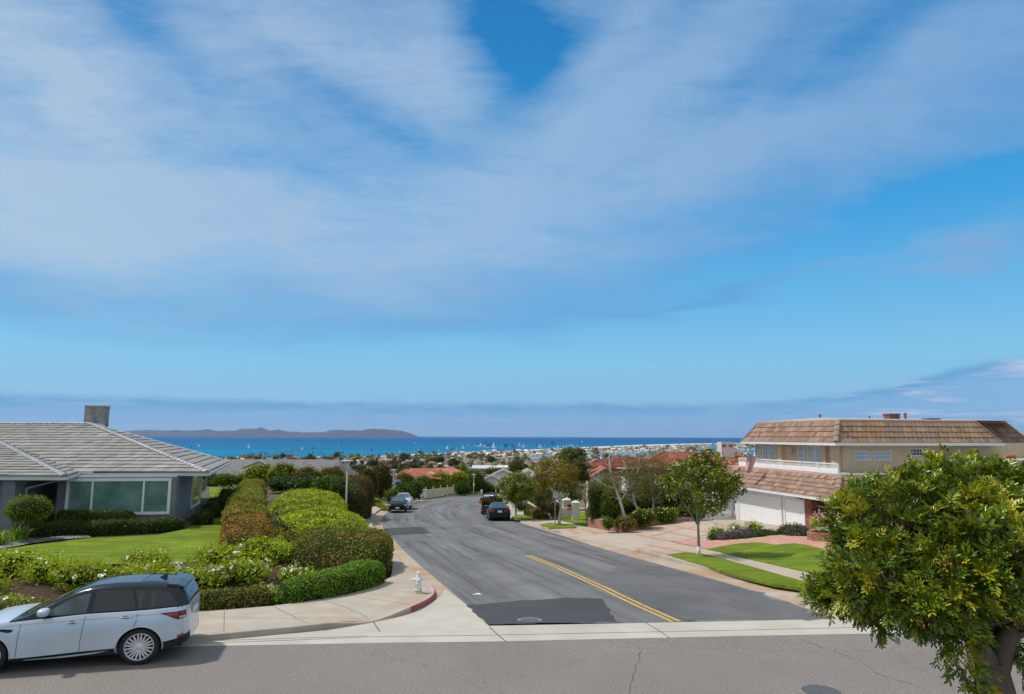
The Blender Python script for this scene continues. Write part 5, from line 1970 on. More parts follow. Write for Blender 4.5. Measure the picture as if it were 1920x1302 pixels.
for sg in (1, -1):
 for nm, poly, m_ in (('front_window', [(2.02, 1.185), (1.47, 1.505), (1.38, 1.545), (1.2, 1.60), (1.07, 1.625), (1.10, 1.215), (1.12, 1.21)], M_cglass),
                         ('rear_side_window', [(0.98, 1.225), (0.96, 1.668), (0.30, 1.655), (0.24, 1.64), (0.12, 1.245)], M_tint),
                         ('quarter_window', [(0.06, 1.25), (0.19, 1.645), (-0.2, 1.62), (-0.50, 1.57), (-0.72, 1.285), (-0.66, 1.272)], M_tint)):
  mb = MB()
  CA.patch_side(mb, poly, sg, 0.007)
  mb.build(nm, m_, SUV, smooth=True, local=True)
 mb = MB()
 CA.patch_side(mb, [(-0.36, 1.125), (-0.45, 1.135), (-0.87, 1.15), (-0.88, 1.0), (-0.80, 0.97), (-0.72, 0.975), (-0.50, 1.085)], sg, 0.012)
 tl = mb.build('tail_light', M_gloss, SUV, smooth=True, local=True)
 mb = MB()
 CA.patch_side(mb, [(-0.48, 1.11), (-0.74, 1.12), (-0.74, 1.0), (-0.60, 1.05)], sg, 0.017)
 CA.patch_side(mb, [(-0.77, 1.12), (-0.86, 1.125), (-0.86, 1.07), (-0.77, 1.07)], sg, 0.017)
 mb.build('red_lens', M_red, tl, smooth=True, local=True)
 mb = MB()
 CA.patch_side(mb, [(-0.76, 1.04), (-0.86, 1.04), (-0.86, 1.005), (-0.76, 0.995)], sg, 0.018)
 mb.build('clear_lens', M_clear, tl, smooth=True, local=True)
 mb = MB()
 CA.patch_side(mb, [(-0.74, 0.60), (-0.86, 0.62), (-0.86, 0.565), (-0.75, 0.545)], sg, 0.014, n=4, m=2)
 mb.build('reflector', M_red, SUV, local=True)
 mb = MB()
 CA.patch_side(mb, [(0.60, 0.372), (0.9, 0.352), (1.6, 0.31), (2.2, 0.292), (2.2, 0.275), (1.5, 0.278), (0.9, 0.318)], sg, 0.01)
 mb.build('sill_strip', M_carw, SUV, smooth=True, local=True)
 side_bits(CA, SUV, [[(1.09, 1.205), (1.13, 0.9), (1.16, 0.60), (1.165, 0.41), (1.165, 0.27)], [(2.30, 1.12), (2.33, 0.8), (2.35, 0.36)],
      [(0.055, 1.235), (0.085, 1.0), (0.13, 0.82), (0.11, 0.80)], [(-0.96, 1.215), (-0.80, 1.235), (-0.70, 1.238)], [(0.78, 1.215), (1.0, 1.21)]], sg)
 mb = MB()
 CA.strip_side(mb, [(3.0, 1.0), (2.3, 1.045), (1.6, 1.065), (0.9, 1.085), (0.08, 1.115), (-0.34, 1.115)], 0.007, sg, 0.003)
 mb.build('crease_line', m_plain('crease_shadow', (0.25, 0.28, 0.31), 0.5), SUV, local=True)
 for hx, hz_ in ((1.34, 1.035), (0.30, 1.085)):
  mb = MB()
  c_ = CA.side(hx, hz_, sg, 0.028)
  mb.bar(c_ + Vector((-0.13, 0, 0.004)), c_ + Vector((0.12, 0, -0.004)), 0.018, 0.032)
  mb.box(c_ + Vector((0.10, -0.015 * sg, 0)), (0.03, 0.04, 0.03))
  ho = mb.build('door_handle', M_carw, SUV, local=True, bevel=0.006)
  mb = MB()
  CA.patch_side(mb, [(hx - 0.05, hz_ + 0.035), (hx + 0.05, hz_ + 0.035), (hx + 0.06, hz_ - 0.03), (hx - 0.06, hz_ - 0.03)], sg, 0.003, n=4, m=2)
  mb.build('handle_cup', M_gap, ho, local=True)
 mb = MB()
 mc = CA.side(1.88, 1.20, sg, 0.12)
 v, f = blobmesh(tuple(mc + Vector((0, sg * 0.02, 0.06))), (0.13, 0.15, 0.105), 2.0, 0.02, 1.0, 12, 16)
 v = np.array(mc) + np.array([0, sg * 0.02, 0.06]) + np.sign(v - np.array(mc) - np.array([0, sg * 0.02, 0.06])) * np.abs((v - np.array(mc) - np.array([0, sg * 0.02, 0.06])) / np.array([0.13, 0.15, 0.105])) ** 0.75 * np.array([0.115, 0.14, 0.088])
 mb.add([tuple(p) for p in v], [tuple(q) for q in f])
 mo = mb.build('door_mirror', M_carw, SUV, smooth=True, local=True)
 mb = MB()
 mb.bar(mc + Vector((0, -sg * 0.13, -0.02)), mc + Vector((0.0, sg * 0.08, 0.0)), 0.14, 0.035)
 mb.build('mirror_arm', M_gloss, mo, local=True, bevel=0.01)
 mb = MB()
 CA.patch_side(mb, [(2.42, 0.955), (2.75, 0.99), (2.72, 0.95), (2.55, 0.90), (2.47, 0.90)], sg, 0.006, n=4, m=2)
 mb.build('side_vent', M_trim, SUV, local=True)
 mb = MB()
 CA.strip_side(mb, [(2.34, 0.985), (2.55, 1.0), (2.8, 1.01)], 0.02, sg, 0.01)
 mb.build('vent_trim', M_chrome, SUV, local=True)
mb = MB()
for k in range(9):
 pass
sv_ = []
for x_, hw, z0_, z1_ in ((-0.42, 0.69, 1.69, 1.748), (-0.62, 0.67, 1.665, 1.715), (-0.79, 0.62, 1.62, 1.645)):
 sv_ += [(x_, -hw, z0_), (x_, -hw * 0.96, z1_), (x_, 0, z1_ + 0.02), (x_, hw * 0.96, z1_), (x_, hw, z0_), (x_, 0, z0_ + 0.0)]
F = []
for i in range(2):
 for j in range(6):
  F.append((i * 6 + j, (i + 1) * 6 + j, (i + 1) * 6 + (j + 1) % 6, i * 6 + (j + 1) % 6))
F += [(0, 1, 2, 3, 4, 5), (17, 16, 15, 14, 13, 12)]
mb.add(sv_, F)
mb.build('spoiler', M_gloss, SUV, local=True, bevel=0.008)
mb = MB()
mb.add([(-0.30, -0.02, 1.76), (-0.30, 0.02, 1.76), (-0.12, 0.02, 1.775), (-0.12, -0.02, 1.775), (-0.30, 0, 1.86), (-0.26, 0, 1.86)], [(0, 1, 2, 3), (0, 4, 1), (2, 5, 3), (1, 4, 5, 2), (0, 3, 5, 4)])
mb.build('antenna', M_gloss, SUV, local=True)
mb = MB()
for y_ in (-0.55, 0.55):
 pass
CA.patch_top(mb, 0.15, 1.15, 0.5, 0.5, 0.006)
mb.build('glass_roof', M_tint, SUV, smooth=True, local=True)
for sg in (1, -1):
 for ax_ in (0.0, 2.92):
  mb = MB()
  pth = []
  for a in np.linspace(R(-10), R(190), 26):
   x_, z_ = ax_ + math.cos(a) * 0.467, 0.395 + math.sin(a) * 0.467
   y_ = CA.y_at(x_, max(z_, 0.30)) + 0.002
   pth.append(Vector((x_, sg * y_, z_)))
  mb.tube(pth, 0.013, 6)
  mb.build('arch_lip', M_carw, SUV, smooth=True, local=True)
mb = MB()
mb.box((-0.94, 0, 1.0), (0.02, 0.5, 0.11))
mb.build('number_plate', M_white, SUV, local=True)
SUV.scale = (0.965, 0.95, 0.905)
# ---- small sedans down the street
def sedan(name, label, loc, rz, paint, S=1.0, plate=True, group=None):
 t = thing(name, label, 'car', loc, rz, group)
 sp = dict(
  top=[(-1.12, 0.78), (-1.10, 0.98), (-1.0, 1.07), (-0.62, 1.12), (-0.45, 1.14), (0.35, 1.40), (0.75, 1.455), (1.2, 1.46), (1.55, 1.42), (2.35, 1.02), (2.5, 0.99), (3.1, 0.90), (3.45, 0.80), (3.65, 0.62)],
  width=[(-1.12, 0.70), (-1.0, 0.84), (-0.6, 0.905), (0, 0.92), (1.4, 0.92), (2.8, 0.915), (3.2, 0.86), (3.5, 0.72), (3.65, 0.5)],
  belt=[(-1.12, 0.96), (-0.6, 0.98), (0.5, 0.97), (1.5, 0.95), (2.4, 0.90), (3.65, 0.7)],
  bottom=[(-1.12, 0.35), (-0.8, 0.24), (0, 0.2), (3.0, 0.2), (3.65, 0.28)],
  clad=[(-1.12, 0.40), (-0.5, 0.34), (0, 0.28), (3.0, 0.26), (3.65, 0.34)],
  roofw=[(-1.12, 0.66), (-0.4, 0.68), (0.4, 0.60), (1.4, 0.60), (2.3, 0.72), (3.65, 0.6)], axle_z=0.33, n=60, cab_mi=0, roof_mi=0)
 A = Car(sp)
 A.body(t, [paint, M_trim, paint], (0.0, 2.75), 0.375)
 underbox(t, A, -0.8, 3.3, 1.2, 0.22, 0.7)
 for x_ in (0.0, 2.75):
  for sg in (1, -1):
   wheel(t, x_, sg * 0.79, 0.33, 0.33, 0.21, 0.225, 'plain', sg)
 mb = MB()
 A.patch_top(mb, -0.42, 0.28, 0.64, 0.56, 0.008)
 mb.build('rear_window', M_cglass, t, smooth=True, local=True)
 mb = MB()
 A.patch_top(mb, 1.62, 2.32, 0.56, 0.68, 0.008)
 mb.build('windscreen', M_cglass, t, smooth=True, local=True)
 for sg in (1, -1):
  mb = MB()
  A.patch_side(mb, [(2.1, 0.97), (1.5, 1.34), (0.95, 1.385), (0.95, 0.99)], sg, 0.008)
  mb.build('front_window', M_tint, t, smooth=True, local=True)
  mb = MB()
  A.patch_side(mb, [(0.87, 0.99), (0.87, 1.385), (0.45, 1.36), (-0.2, 1.14), (-0.28, 1.01)], sg, 0.008)
  mb.build('rear_side_window', M_tint, t, smooth=True, local=True)
  mb = MB()
  mb.box((-1.07, sg * 0.60, 0.84), (0.16, 0.36, 0.17), rz=-sg * 0.35)
  mb.build('tail_light', M_red, t, local=True, bevel=0.03)
  mb = MB()
  mb.box((3.42, sg * 0.62, 0.66), (0.2, 0.38, 0.13), rz=-sg * 0.5)
  mb.build('headlight', M_clear, t, local=True, bevel=0.03)
  mb = MB()
  mc = A.side(1.95, 0.98, sg, 0.09)
  mb.box(mc, (0.1, 0.2, 0.13))
  mb.build('door_mirror', paint, t, local=True, bevel=0.03)
 mb = MB()
 mb.box((-1.135, 0, 0.80), (0.02, 0.36, 0.16))
 mb.build('number_plate', M_white, t, local=True)
 mb = MB()
 mb.box((3.66, 0, 0.42), (0.02, 0.36, 0.15))
 mb.build('number_plate', M_white, t, local=True)
 mb = MB()
 mb.box((3.62, 0, 0.60), (0.06, 0.7, 0.10))
 mb.build('grille', M_gloss, t, local=True, bevel=0.02)
 return t
def face_dir(p, q):
 return math.atan2(q.y - p.y, q.x - p.x)
a_ = Gb(935, 977.5)
sedan('green_sedan', 'dark green sedan seen from behind at the right kerb, behind a loaded pickup truck', 'car' if False else (0, 0, 0), 0, mat_paint('paint_dark_green', (0.004, 0.026, 0.028), 0.3, 0, 0.2))
gs = [o for o in COL.objects if o.name.startswith('green_sedan')][0]
gs['category'] = 'car'
gs.location = (a_.x, a_.y + 0.95, hbase(a_.y + 1.5) + 0.0)
gs.rotation_euler = (0, 0, R(90 + 5))
b_ = Gb(735.5, 962.5)
bs = sedan('black_sedan', 'black sedan facing uphill at the left kerb, in front of a white car', (b_.x, b_.y + 3.5, hbase(b_.y + 2)), R(-82), mat_paint('paint_black', (0.006, 0.007, 0.009), 0.3, 0, 0.2))
c_ = Gb(741, 957)
ws_ = sedan('white_sedan', 'white car parked close behind the black sedan at the left kerb', (b_.x - 0.38, b_.y + 9.6, hbase(b_.y + 8)), R(-84), M_carw)
ws_.scale = (1.05, 1.05, 1.12)
for o_, sl in ((gs, -0.055), (bs, 0.055), (ws_, 0.055)):
 o_.rotation_euler = (0, -math.atan(sl) if o_ is not gs else math.atan(0.055), o_.rotation_euler[2])
# ---- loaded pickup
pk = Gb(911, 969)
PKL = (pk.x + 0.35, pk.y + 4.0, hbase(pk.y + 4.5))
PK = thing('pickup_truck', 'old dark pickup truck with boarded sides, bed piled with garden rubbish', 'pickup truck', PKL, R(90 + 3))
M_pk = mat_paint('paint_maroon_black', (0.045, 0.03, 0.03), 0.4)
M_pk2 = mat_paint('paint_dusty_white', (0.42, 0.40, 0.38), 0.5)
M_board = m_plain('weathered_board', (0.09, 0.05, 0.035), 0.9, 0.1, amt=0.35, scale=5)
mb = MB()
prof = [(-1.3, 0.45), (-1.3, 0.95), (1.05, 0.95), (1.05, 1.05), (1.2, 1.62), (1.45, 1.70), (2.1, 1.68), (2.45, 1.12), (3.4, 1.0), (3.55, 0.85), (3.55, 0.45)]
n_ = len(prof)
vs = [(x, -0.95, z) for x, z in prof] + [(x, 0.95, z) for x, z in prof]
for i, (x, z) in enumerate(prof):
 if z > 1.1:
  vs[i] = (x, -0.78, z)
  vs[i + n_] = (x, 0.78, z)
mb.add(vs, [tuple(range(n_)), tuple(range(n_, 2 * n_))[::-1]] + [(i, (i + 1) % n_, (i + 1) % n_ + n_, i + n_) for i in range(n_)])
mb.build('body', M_pk2, PK, local=True, bevel=0.04)
mb = MB()
mb.box((-1.31, 0, 0.72), (0.06, 1.6, 0.46))
mb.build('tailgate', M_pk, PK, local=True, bevel=0.02)
mb = MB()
mb.box((-1.4, 0, 0.42), (0.14, 1.85, 0.16))
mb.build('bumper', M_trim, PK, local=True, bevel=0.03)
for sg in (1, -1):
 mb = MB()
 mb.box((-1.33, sg * 0.87, 0.76), (0.06, 0.14, 0.34))
 mb.build('tail_light', M_red, PK, local=True, bevel=0.01)
 mb = MB()
 for k in range(3):
  mb.box((-0.15, sg * 0.93, 1.06 + 0.17 * k), (2.3, 0.035, 0.145))
 for x_ in (-1.25, -0.2, 0.95):
  mb.box((x_, sg * 0.89, 1.18), (0.07, 0.05, 0.62))
 mb.build('side_board', M_board, PK, local=True)
 for x_ in (-0.15, 2.75):
  wheel(PK, x_, sg * 0.84, 0.36, 0.36, 0.24, 0.2, 'plain', sg)
 mb = MB()
 mb.box((2.1, sg * 1.0, 1.2), (0.1, 0.16, 0.2))
 mb.build('door_mirror', M_trim, PK, local=True, bevel=0.02)
mb = MB()
mb.box((1.12, 0, 1.38), (0.02, 1.3, 0.34), M=Matrix.Rotation(R(15), 3, 'Y'))
mb.build('rear_window', M_glassd, PK, local=True)
mb = MB()
mb.box((-1.345, 0.0, 0.66), (0.02, 0.34, 0.13))
mb.build('number_plate', M_white, PK, local=True)
mb = MB()
mb.box((-1.35, -0.1, 0.80), (0.02, 0.7, 0.14))
mb.build('red_panel', M_red, PK, local=True)
rr = np.random.default_rng(31)
def pkw(x, y, z):
 m = Matrix.Translation(Vector(PKL)) @ Matrix.Rotation(R(93), 4, 'Z')
 return m @ Vector((x, y, z))
nb = NB()
for k in range(420):
 p = np.array(pkw(rr.uniform(-1.2, 0.9), rr.uniform(-0.8, 0.8), 1.15 + abs(rr.normal(0, 0.25))))
 d = unit(rr.normal(0, 1, (1, 3)) * np.array([[1, 1, 0.5]]))[0] * rr.uniform(0.2, 0.6)
 s_ = np.cross(d, [0, 0, 1]) * 0.06
 nb.add(np.array([p - s_, p + s_, p + d + s_ * 0.4, p + d - s_ * 0.4]), np.array([[0, 1, 2, 3]]))
v, f = blobmesh(tuple(pkw(-0.2, 0, 1.1)), (1.0, 0.8, 0.42), 3, 0.15)
nb.add(v, f, 1)
tag(nb.build('brushwood_pile', [m_plain('brushwood', (0.10, 0.06, 0.04), 0.9, 0.1, amt=0.5, scale=4), M_dark]), 'brown heap of cut brushwood filling the bed of the pickup', 'brushwood', kind='stuff')
p_ = pkw(-0.3, -0.25, 1.62)
v, f = blobmesh(tuple(p_), (0.42, 0.36, 0.30), 7, 0.12)
mb = MB().add([tuple(q) for q in v], [tuple(q) for q in f])
tag(mb.build('rubbish_bag', mat_paint('bag_plastic', (0.03, 0.035, 0.06), 0.25), smooth=True), 'shiny dark rubbish bag on top of the brushwood in the pickup', 'bag')
p_ = pkw(-0.4, -0.8, 1.45)
bush('cut_branches', tuple(p_), (0.4, 0.35, 0.25), L_bright, 0.09, 250, 0.3, tag_=('bundle of cut green branches at the right of the pickup load', 'branches'), seed=77, flat=1)
t_ = thing('leaf_blower', 'orange backpack blower hung on the left side of the pickup', 'leaf blower', tuple(pkw(-1.2, 1.0, 1.1)))
mb = MB().box(pkw(-1.2, 1.04, 1.30), (0.30, 0.25, 0.34))
mb.build('motor', m_plain('orange_plastic', (0.62, 0.16, 0.03), 0.5), t_, bevel=0.05)
mb = MB().tube([pkw(-1.2, 1.0, 1.4), pkw(-1.3, 0.98, 1.6), pkw(-1.3, 0.9, 1.72)], 0.06, 8)
mb.build('tube', M_trim, t_, smooth=True)
mb = MB().tube([pkw(-1.25, 0.78, 0.95), pkw(-1.25, 0.76, 2.05)], 0.045, 8)
tag(mb.build('tool_post', M_trim), 'dark post standing upright at the left rear corner of the pickup bed', 'post')
mb = MB().tube([pkw(-1.0, -0.85, 1.2), pkw(-0.7, -1.7, 1.55)], 0.02, 6)
tag(mb.build('rake_handle', M_board), 'long tool handle sticking out to the right of the pickup load', 'tool handle')
# ------------------------------------------------------------------ two storey house on the right
HO = Vector((19.9, 42.3, 0))
HU, HV = Vector((0.981, 0.195, 0)), Vector((-0.195, 0.981, 0))
def Q(u, v, z=0.0):
 p = HO + HU * u + HV * v
 return Vector((p.x, p.y, z))
def quadprism(mb, u0, u1, v0, v1, z0, z1, mi=0):
 mb.prism([Q(u0, v0), Q(u1, v0), Q(u1, v1), Q(u0, v1)], z0, z1, mi)
HRZ = math.atan2(HU.y, HU.x)
RH = thing('tan_house', 'two storey tan stucco house with brown mansard tile roofs and white garage doors', 'house', Q(5, 4, -1.3), HRZ)
M_stt = m_plain('tan_stucco', (0.60, 0.475, 0.32), 0.9, 0.15, amt=0.1, scale=1.2, bump=0.004, bscale=60)
M_btile = mat_tile('brown_roof_tile', [(0.19, 0.115, 0.085), (0.30, 0.19, 0.14), (0.24, 0.15, 0.11), (0.36, 0.25, 0.19), (0.27, 0.20, 0.155)], (0.34, 0.22, 0.045), 0.0)
M_btilem = mat_tile('brown_roof_tile_mossy', [(0.22, 0.14, 0.105), (0.31, 0.21, 0.155), (0.26, 0.175, 0.13), (0.40, 0.31, 0.24)], (0.32, 0.20, 0.06), 0.5)
M_bcap = mat_tile('brown_cap_tile', [(0.25, 0.17, 0.13), (0.33, 0.24, 0.19), (0.28, 0.2, 0.16)])
M_pinkedge = m_plain('faded_clay_edge', (0.50, 0.31, 0.24), 0.85, 0.15, amt=0.15)
M_flat = m_plain('grey_flat_roof', (0.36, 0.37, 0.38), 0.9, 0.15, amt=0.15, scale=1.5)
def mat_brickw(name, axis_deg, c1, c2, mortar, sx=0.21, sy=0.075):
 t = NT(name)
 pos = t.new('ShaderNodeNewGeometry').outputs['Position']
 sp = t.new('ShaderNodeSeparateXYZ')
 t.l.new(pos, sp.inputs[0])
 a = R(axis_deg)
 u = t.math('ADD', t.math('MULTIPLY', sp.outputs[0], math.cos(a)), t.math('MULTIPLY', sp.outputs[1], math.sin(a)))
 cb = t.new('ShaderNodeCombineXYZ')
 t.l.new(u, cb.inputs[0])
 t.l.new(sp.outputs[2], cb.inputs[1])
 b = t.new('ShaderNodeTexBrick')
 for k, v in (('Scale', 1), ('Brick Width', sx), ('Row Height', sy), ('Mortar Size', 0.007), ('Mortar Smooth', 0.1)):
  b.inputs[k].default_value = v
 b.inputs['Color1'].default_value = (*c1, 1)
 b.inputs['Color2'].default_value = (*c2, 1)
 b.inputs['Mortar'].default_value = (*mortar, 1)
 t.l.new(cb.outputs[0], b.inputs['Vector'])
 n = t.noise(pos, 4, 5, 0.7)
 col = t.mix(1.0, b.outputs['Color'], t.ramp(n, [(0.3, 0.7), (0.7, 1.25)]), 'MULTIPLY')
 n2 = t.noise(pos, 10, 3, 0.6)
 col = t.mix(t.ramp(n2, [(0.60, 0.0), (0.72, 0.6)]), col, (0.5, 0.42, 0.36))
 return t.out(col, 0.9, 0.15)
M_bw = mat_brickw('brick_wall', 101, (0.20, 0.06, 0.035), (0.30, 0.11, 0.07), (0.22, 0.17, 0.14))
M_bw2 = mat_brickw('planter_brick', 60, (0.27, 0.09, 0.06), (0.38, 0.16, 0.11), (0.36, 0.3, 0.26))
UE, UT = 4.46, 5.82
mb = MB()
quadprism(mb, 0.7, 15.3, 0.7, 10.4, 1.0, UE - 0.04)
mb.build('upper_wall', M_stt, RH)
for v0, v1 in ((6.55, 7.1), (0.72, 1.2), (1.75, 1.95)):
 mb = MB()
 quadprism(mb, 0.45, 0.72, v0, v1, 2.45, UE)
 mb.build('pilaster', M_stt, RH)
mb = MB()
quadprism(mb, -1.7, 9.0, 0.86, 9.4, -2.2, 1.22)
mb.build('garage_wall', M_white, RH)
mb = MB()
quadprism(mb, 0.2, 20, -1.9, 0.86, -2.4, 1.22)
mb.build('lower_wall', M_stt, RH)
mb = MB()
quadprism(mb, -0.35, 0.2, -1.9, 0.86, -2.2, 1.22)
mb.build('entry_wall', m_plain('entry_dark', (0.06, 0.035, 0.025), 0.9, 0.1, amt=0.3), RH)
for v0, v1, u0 in ((0.22, 0.86, -1.78), (-1.95, -1.35, -1.78)):
 mb = MB()
 quadprism(mb, u0, -0.35, v0, v1, -2.2, 1.21)
 mb.build('brick_pier', M_bw, RH)
M_gdoor = m_plain('garage_door_white', (0.82, 0.83, 0.84), 0.5, 0.35, amt=0.04)
GZ = -1.30
for v0, v1 in ((3.5, 8.72), (0.98, 2.95)):
 mb = MB()
 npan = 9
 for i in range(npan):
  z0 = GZ + 2.16 * i / npan
  z1 = GZ + 2.16 * (i + 1) / npan - 0.018
  quadprism(mb, -1.745, -1.69, v0, v1, z0, z1)
 quadprism(mb, -1.73, -1.69, v0, v1, GZ, GZ + 2.15)
 mb.build('garage_door', M_gdoor, RH)
for v0, v1 in ((8.72, 8.86), (3.32, 3.5), (2.95, 3.13), (0.86, 0.98)):
 mb = MB()
 quadprism(mb, -1.80, -1.69, v0, v1, GZ - 0.2, 1.21)
 mb.build('door_post', M_white, RH)
mb = MB()
quadprism(mb, -1.79, -1.69, 3.5, 8.72, GZ + 2.17, 1.21)
quadprism(mb, -1.79, -1.69, 0.98, 2.95, GZ + 2.17, 1.21)
mb.build('door_header', M_white, RH)
rg = np.random.default_rng(8)
mb = MB()
tiles(mb, Q(0, 11, UE), Q(0, 0, UE), Q(0.9, 0.9, UT), Q(0.9, 10.1, UT), 4, 0.33, 0.05, 'wave', rng=rg, stag=True)
mb.quad(Q(0.06, 11, UE), Q(0.06, 0.06, UE), Q(0.95, 0.95, UT - 0.02), Q(0.95, 10.1, UT - 0.02))
roof = mb.build('upper_roof', [M_btile], RH)
mb = MB()
tiles(mb, Q(0, 0, UE), Q(12.04, 0, UE), Q(11.1, 0.9, UT), Q(0.9, 0.9, UT), 4, 0.33, 0.05, 'wave', rng=rg)
mb.quad(Q(0.06, 0.06, UE), Q(12.0, 0.06, UE), Q(11.1, 0.95, UT - 0.02), Q(0.9, 0.95, UT - 0.02))
tiles(mb, Q(12.04, 0, UE), Q(12.04, 2.0, UE), Q(11.1, 2.4, UT), Q(11.1, 0.9, UT), 4, 0.33, 0.05, 'wave', rng=rg)
mb.build('upper_roof', [M_btilem], RH)
mb = MB()
tiles(mb, Q(11.3, 1.5, UE), Q(16.0, 1.5, UE), Q(15.1, 2.4, UT), Q(11.1, 2.4, UT), 4, 0.33, 0.05, 'wave', rng=rg)
tiles(mb, Q(16.0, 1.5, UE), Q(16.0, 11, UE), Q(15.1, 10.1, UT), Q(15.1, 2.4, UT), 4, 0.33, 0.05, 'wave', rng=rg)
mb.quad(Q(11.3, 1.56, UE), Q(15.9, 1.56, UE), Q(15.1, 2.45, UT - 0.02), Q(11.1, 2.45, UT - 0.02))
mb.build('upper_roof', [M_btile], RH)
mb = MB()
caps(mb, Q(0, 0, UE + 0.05), Q(0.9, 0.9, UT + 0.04), 0.36, 0.42, 0.12)
mb.build('hip_cap', M_bcap, roof)
for a, b in ((Q(0, 11, UE + 0.05), Q(0.9, 10.1, UT + 0.04)), (Q(12.04, 0, UE + 0.05), Q(11.1, 0.9, UT + 0.04)), (Q(16, 1.5, UE + 0.05), Q(15.1, 2.4, UT + 0.04))):
 mb = MB()
 caps(mb, a, b, 0.2, 0.42, 0.07)
 mb.build('hip_cap', M_bcap, roof)
mb = MB()
top_out = [Q(0.85, 10.15), Q(0.85, 0.85), Q(11.15, 0.85), Q(11.15, 2.35), Q(15.15, 2.35), Q(15.15, 10.15)]
mb.prism(top_out, UT - 0.04, UT + 0.09)
mb.build('parapet_edge', M_pinkedge, RH, bevel=0.02)
mb = MB()
ctr = [Q(3.5, 6.5, UT + 0.36), Q(12.5, 6.5, UT + 0.36)]
e4 = [Q(1.0, 10.0, UT + 0.1), Q(1.0, 1.0, UT + 0.1), Q(15, 1.0, UT + 0.1), Q(15, 10, UT + 0.1)]
mb.add(e4 + ctr, [(1, 0, 4), (1, 4, 5, 2), (2, 5, 3), (3, 5, 4, 0)])
mb.build('flat_roof', M_flat, RH)
def gut(a, b, out, name='gutter'):
 mb = MB()
 gutter(mb, a, b, 0.13, 0.16, 0.0, out)
 mb.build(name, M_white, RH)
gut(Q(0, 11, UE - 0.02), Q(0, -0.13, UE - 0.02), -HU)
gut(Q(-0.0, 0, UE - 0.02), Q(12.17, 0, UE - 0.02), -HV)
gut(Q(12.2, 1.5, UE - 0.02), Q(16.1, 1.5, UE - 0.02), -HV)
mb = MB()
mb.prism([Q(0.02, 10.98), Q(0.02, 0.02), Q(12.0, 0.02), Q(12.0, 1.52), Q(15.98, 1.52), Q(15.98, 10.98)], UE - 0.10, UE - 0.04)
mb.build('soffit', M_stt, RH)
LE, LT = 1.33, 2.53
mb = MB()
tiles(mb, Q(-2.25, 13.2, LE), Q(-2.25, -2.77, LE), Q(-1.0, -1.55, LT), Q(-1.0, 11.9, LT), 5, 0.33, 0.045, 'wave', rng=rg)
mb.quad(Q(-2.2, 13.2, LE), Q(-2.2, -2.7, LE), Q(-0.97, -1.5, LT - 0.02), Q(-0.97, 11.9, LT - 0.02))
lroof = mb.build('lower_roof', M_btile, RH)
mb = MB()
tiles(mb, Q(-2.25, -2.77, LE), Q(9, -2.77, LE), Q(9, -1.55, LT), Q(-1.0, -1.55, LT), 5, 0.33, 0.045, 'wave', rng=rg)
mb.quad(Q(-2.2, -2.7, LE), Q(9, -2.7, LE), Q(9, -1.5, LT - 0.02), Q(-0.97, -1.5, LT - 0.02))
mb.build('lower_roof', M_btilem, RH)
mb = MB()
caps(mb, Q(-2.25, -2.77, LE + 0.05), Q(-1.0, -1.55, LT + 0.04), 0.38, 0.40, 0.12)
mb.build('hip_cap', M_bcap, lroof)
mb = MB()
quadprism(mb, -1.05, 0.7, -1.6, 11.9, LT - 0.06, LT + 0.04)
mb.build('deck_edge', M_pinkedge, RH)
mb = MB()
quadprism(mb, -0.85, 9.0, -1.4, 0.7, LT + 0.04, LT + 0.09)
mb.build('deck', M_flat, RH)
mb = MB()
mb.prism([Q(-2.2, 13.1), Q(-2.2, -2.7), Q(9, -2.7), Q(9, -1.6), Q(-1.0, -1.6), Q(-1.0, 13.1)], LE - 0.10, LE - 0.04)
mb.build('soffit', M_white, RH)
gut(Q(-2.25, 13.2, LE - 0.02), Q(-2.25, -2.9, LE - 0.02), -HU)
gut(Q(-2.25, -2.77, LE - 0.02), Q(9, -2.77, LE - 0.02), -HV)
mb = MB()
quadprism(mb, 8, 22, -3, 0.7, -2, 3.36)
mb.build('side_wing', M_stt, RH)
mb = MB()
quadprism(mb, 7.9, 22.1, -3.1, 0.7, 3.36, 3.42)
mb.build('wing_roof_edge', M_pinkedge, RH)
mb = MB()
quadprism(mb, 8.1, 22, -2.9, 0.68, 3.42, 3.46)
mb.build('wing_roof', M_flat, RH)
def lattice(root, a, b, z0, z1, sp=0.13, bar=0.024, name='lattice_rail', frame=0.07, mat=None, posts=None, solid=None):
 e = (b - a)
 L = e.length
 e = e / L
 hh = z1 - z0
 mb = MB()
 pt = lambda s_, z: a + e * s_ + Vector((0, 0, z - a.z))
 mb.bar(pt(0, z1 - frame / 2), pt(L, z1 - frame / 2), frame * 1.3, frame)
 mb.bar(pt(0, z0 + frame / 2), pt(L, z0 + frame / 2), frame, frame)
 zz0, zz1 = z0 + frame, z1 - frame
 H_ = zz1 - zz0
 s_ = -H_
 while s_ < L:
  for d in (1, -1):
   x0, x1 = (s_, s_ + H_) if d > 0 else (s_ + H_, s_)
   za, zb_ = zz0, zz1
   if min(x0, x1) < 0:
    t0 = -min(x0, x1) / H_
    if x0 < x1:
     x0, za = 0, zz0 + H_ * t0
    else:
     x1, zb_ = 0, zz1 - H_ * t0
   if max(x0, x1) > L:
    t0 = (max(x0, x1) - L) / H_
    if x0 < x1:
     x1, zb_ = L, zz1 - H_ * t0
    else:
     x0, za = L, zz0 + H_ * t0
   mb.bar(pt(x0, za), pt(x1, zb_), 0.012, bar)
  s_ += sp
 n = posts or max(1, int(L / 1.9))
 for i in range(n + 1):
  mb.bar(pt(L * i / n, z0), pt(L * i / n, z1 + 0.01), 0.09, 0.09)
 return mb.build(name, mat or M_white, root)
lattice(RH, Q(-0.35, 10.9), Q(-0.35, -0.55), 2.82, 3.22, 0.16, 0.03)
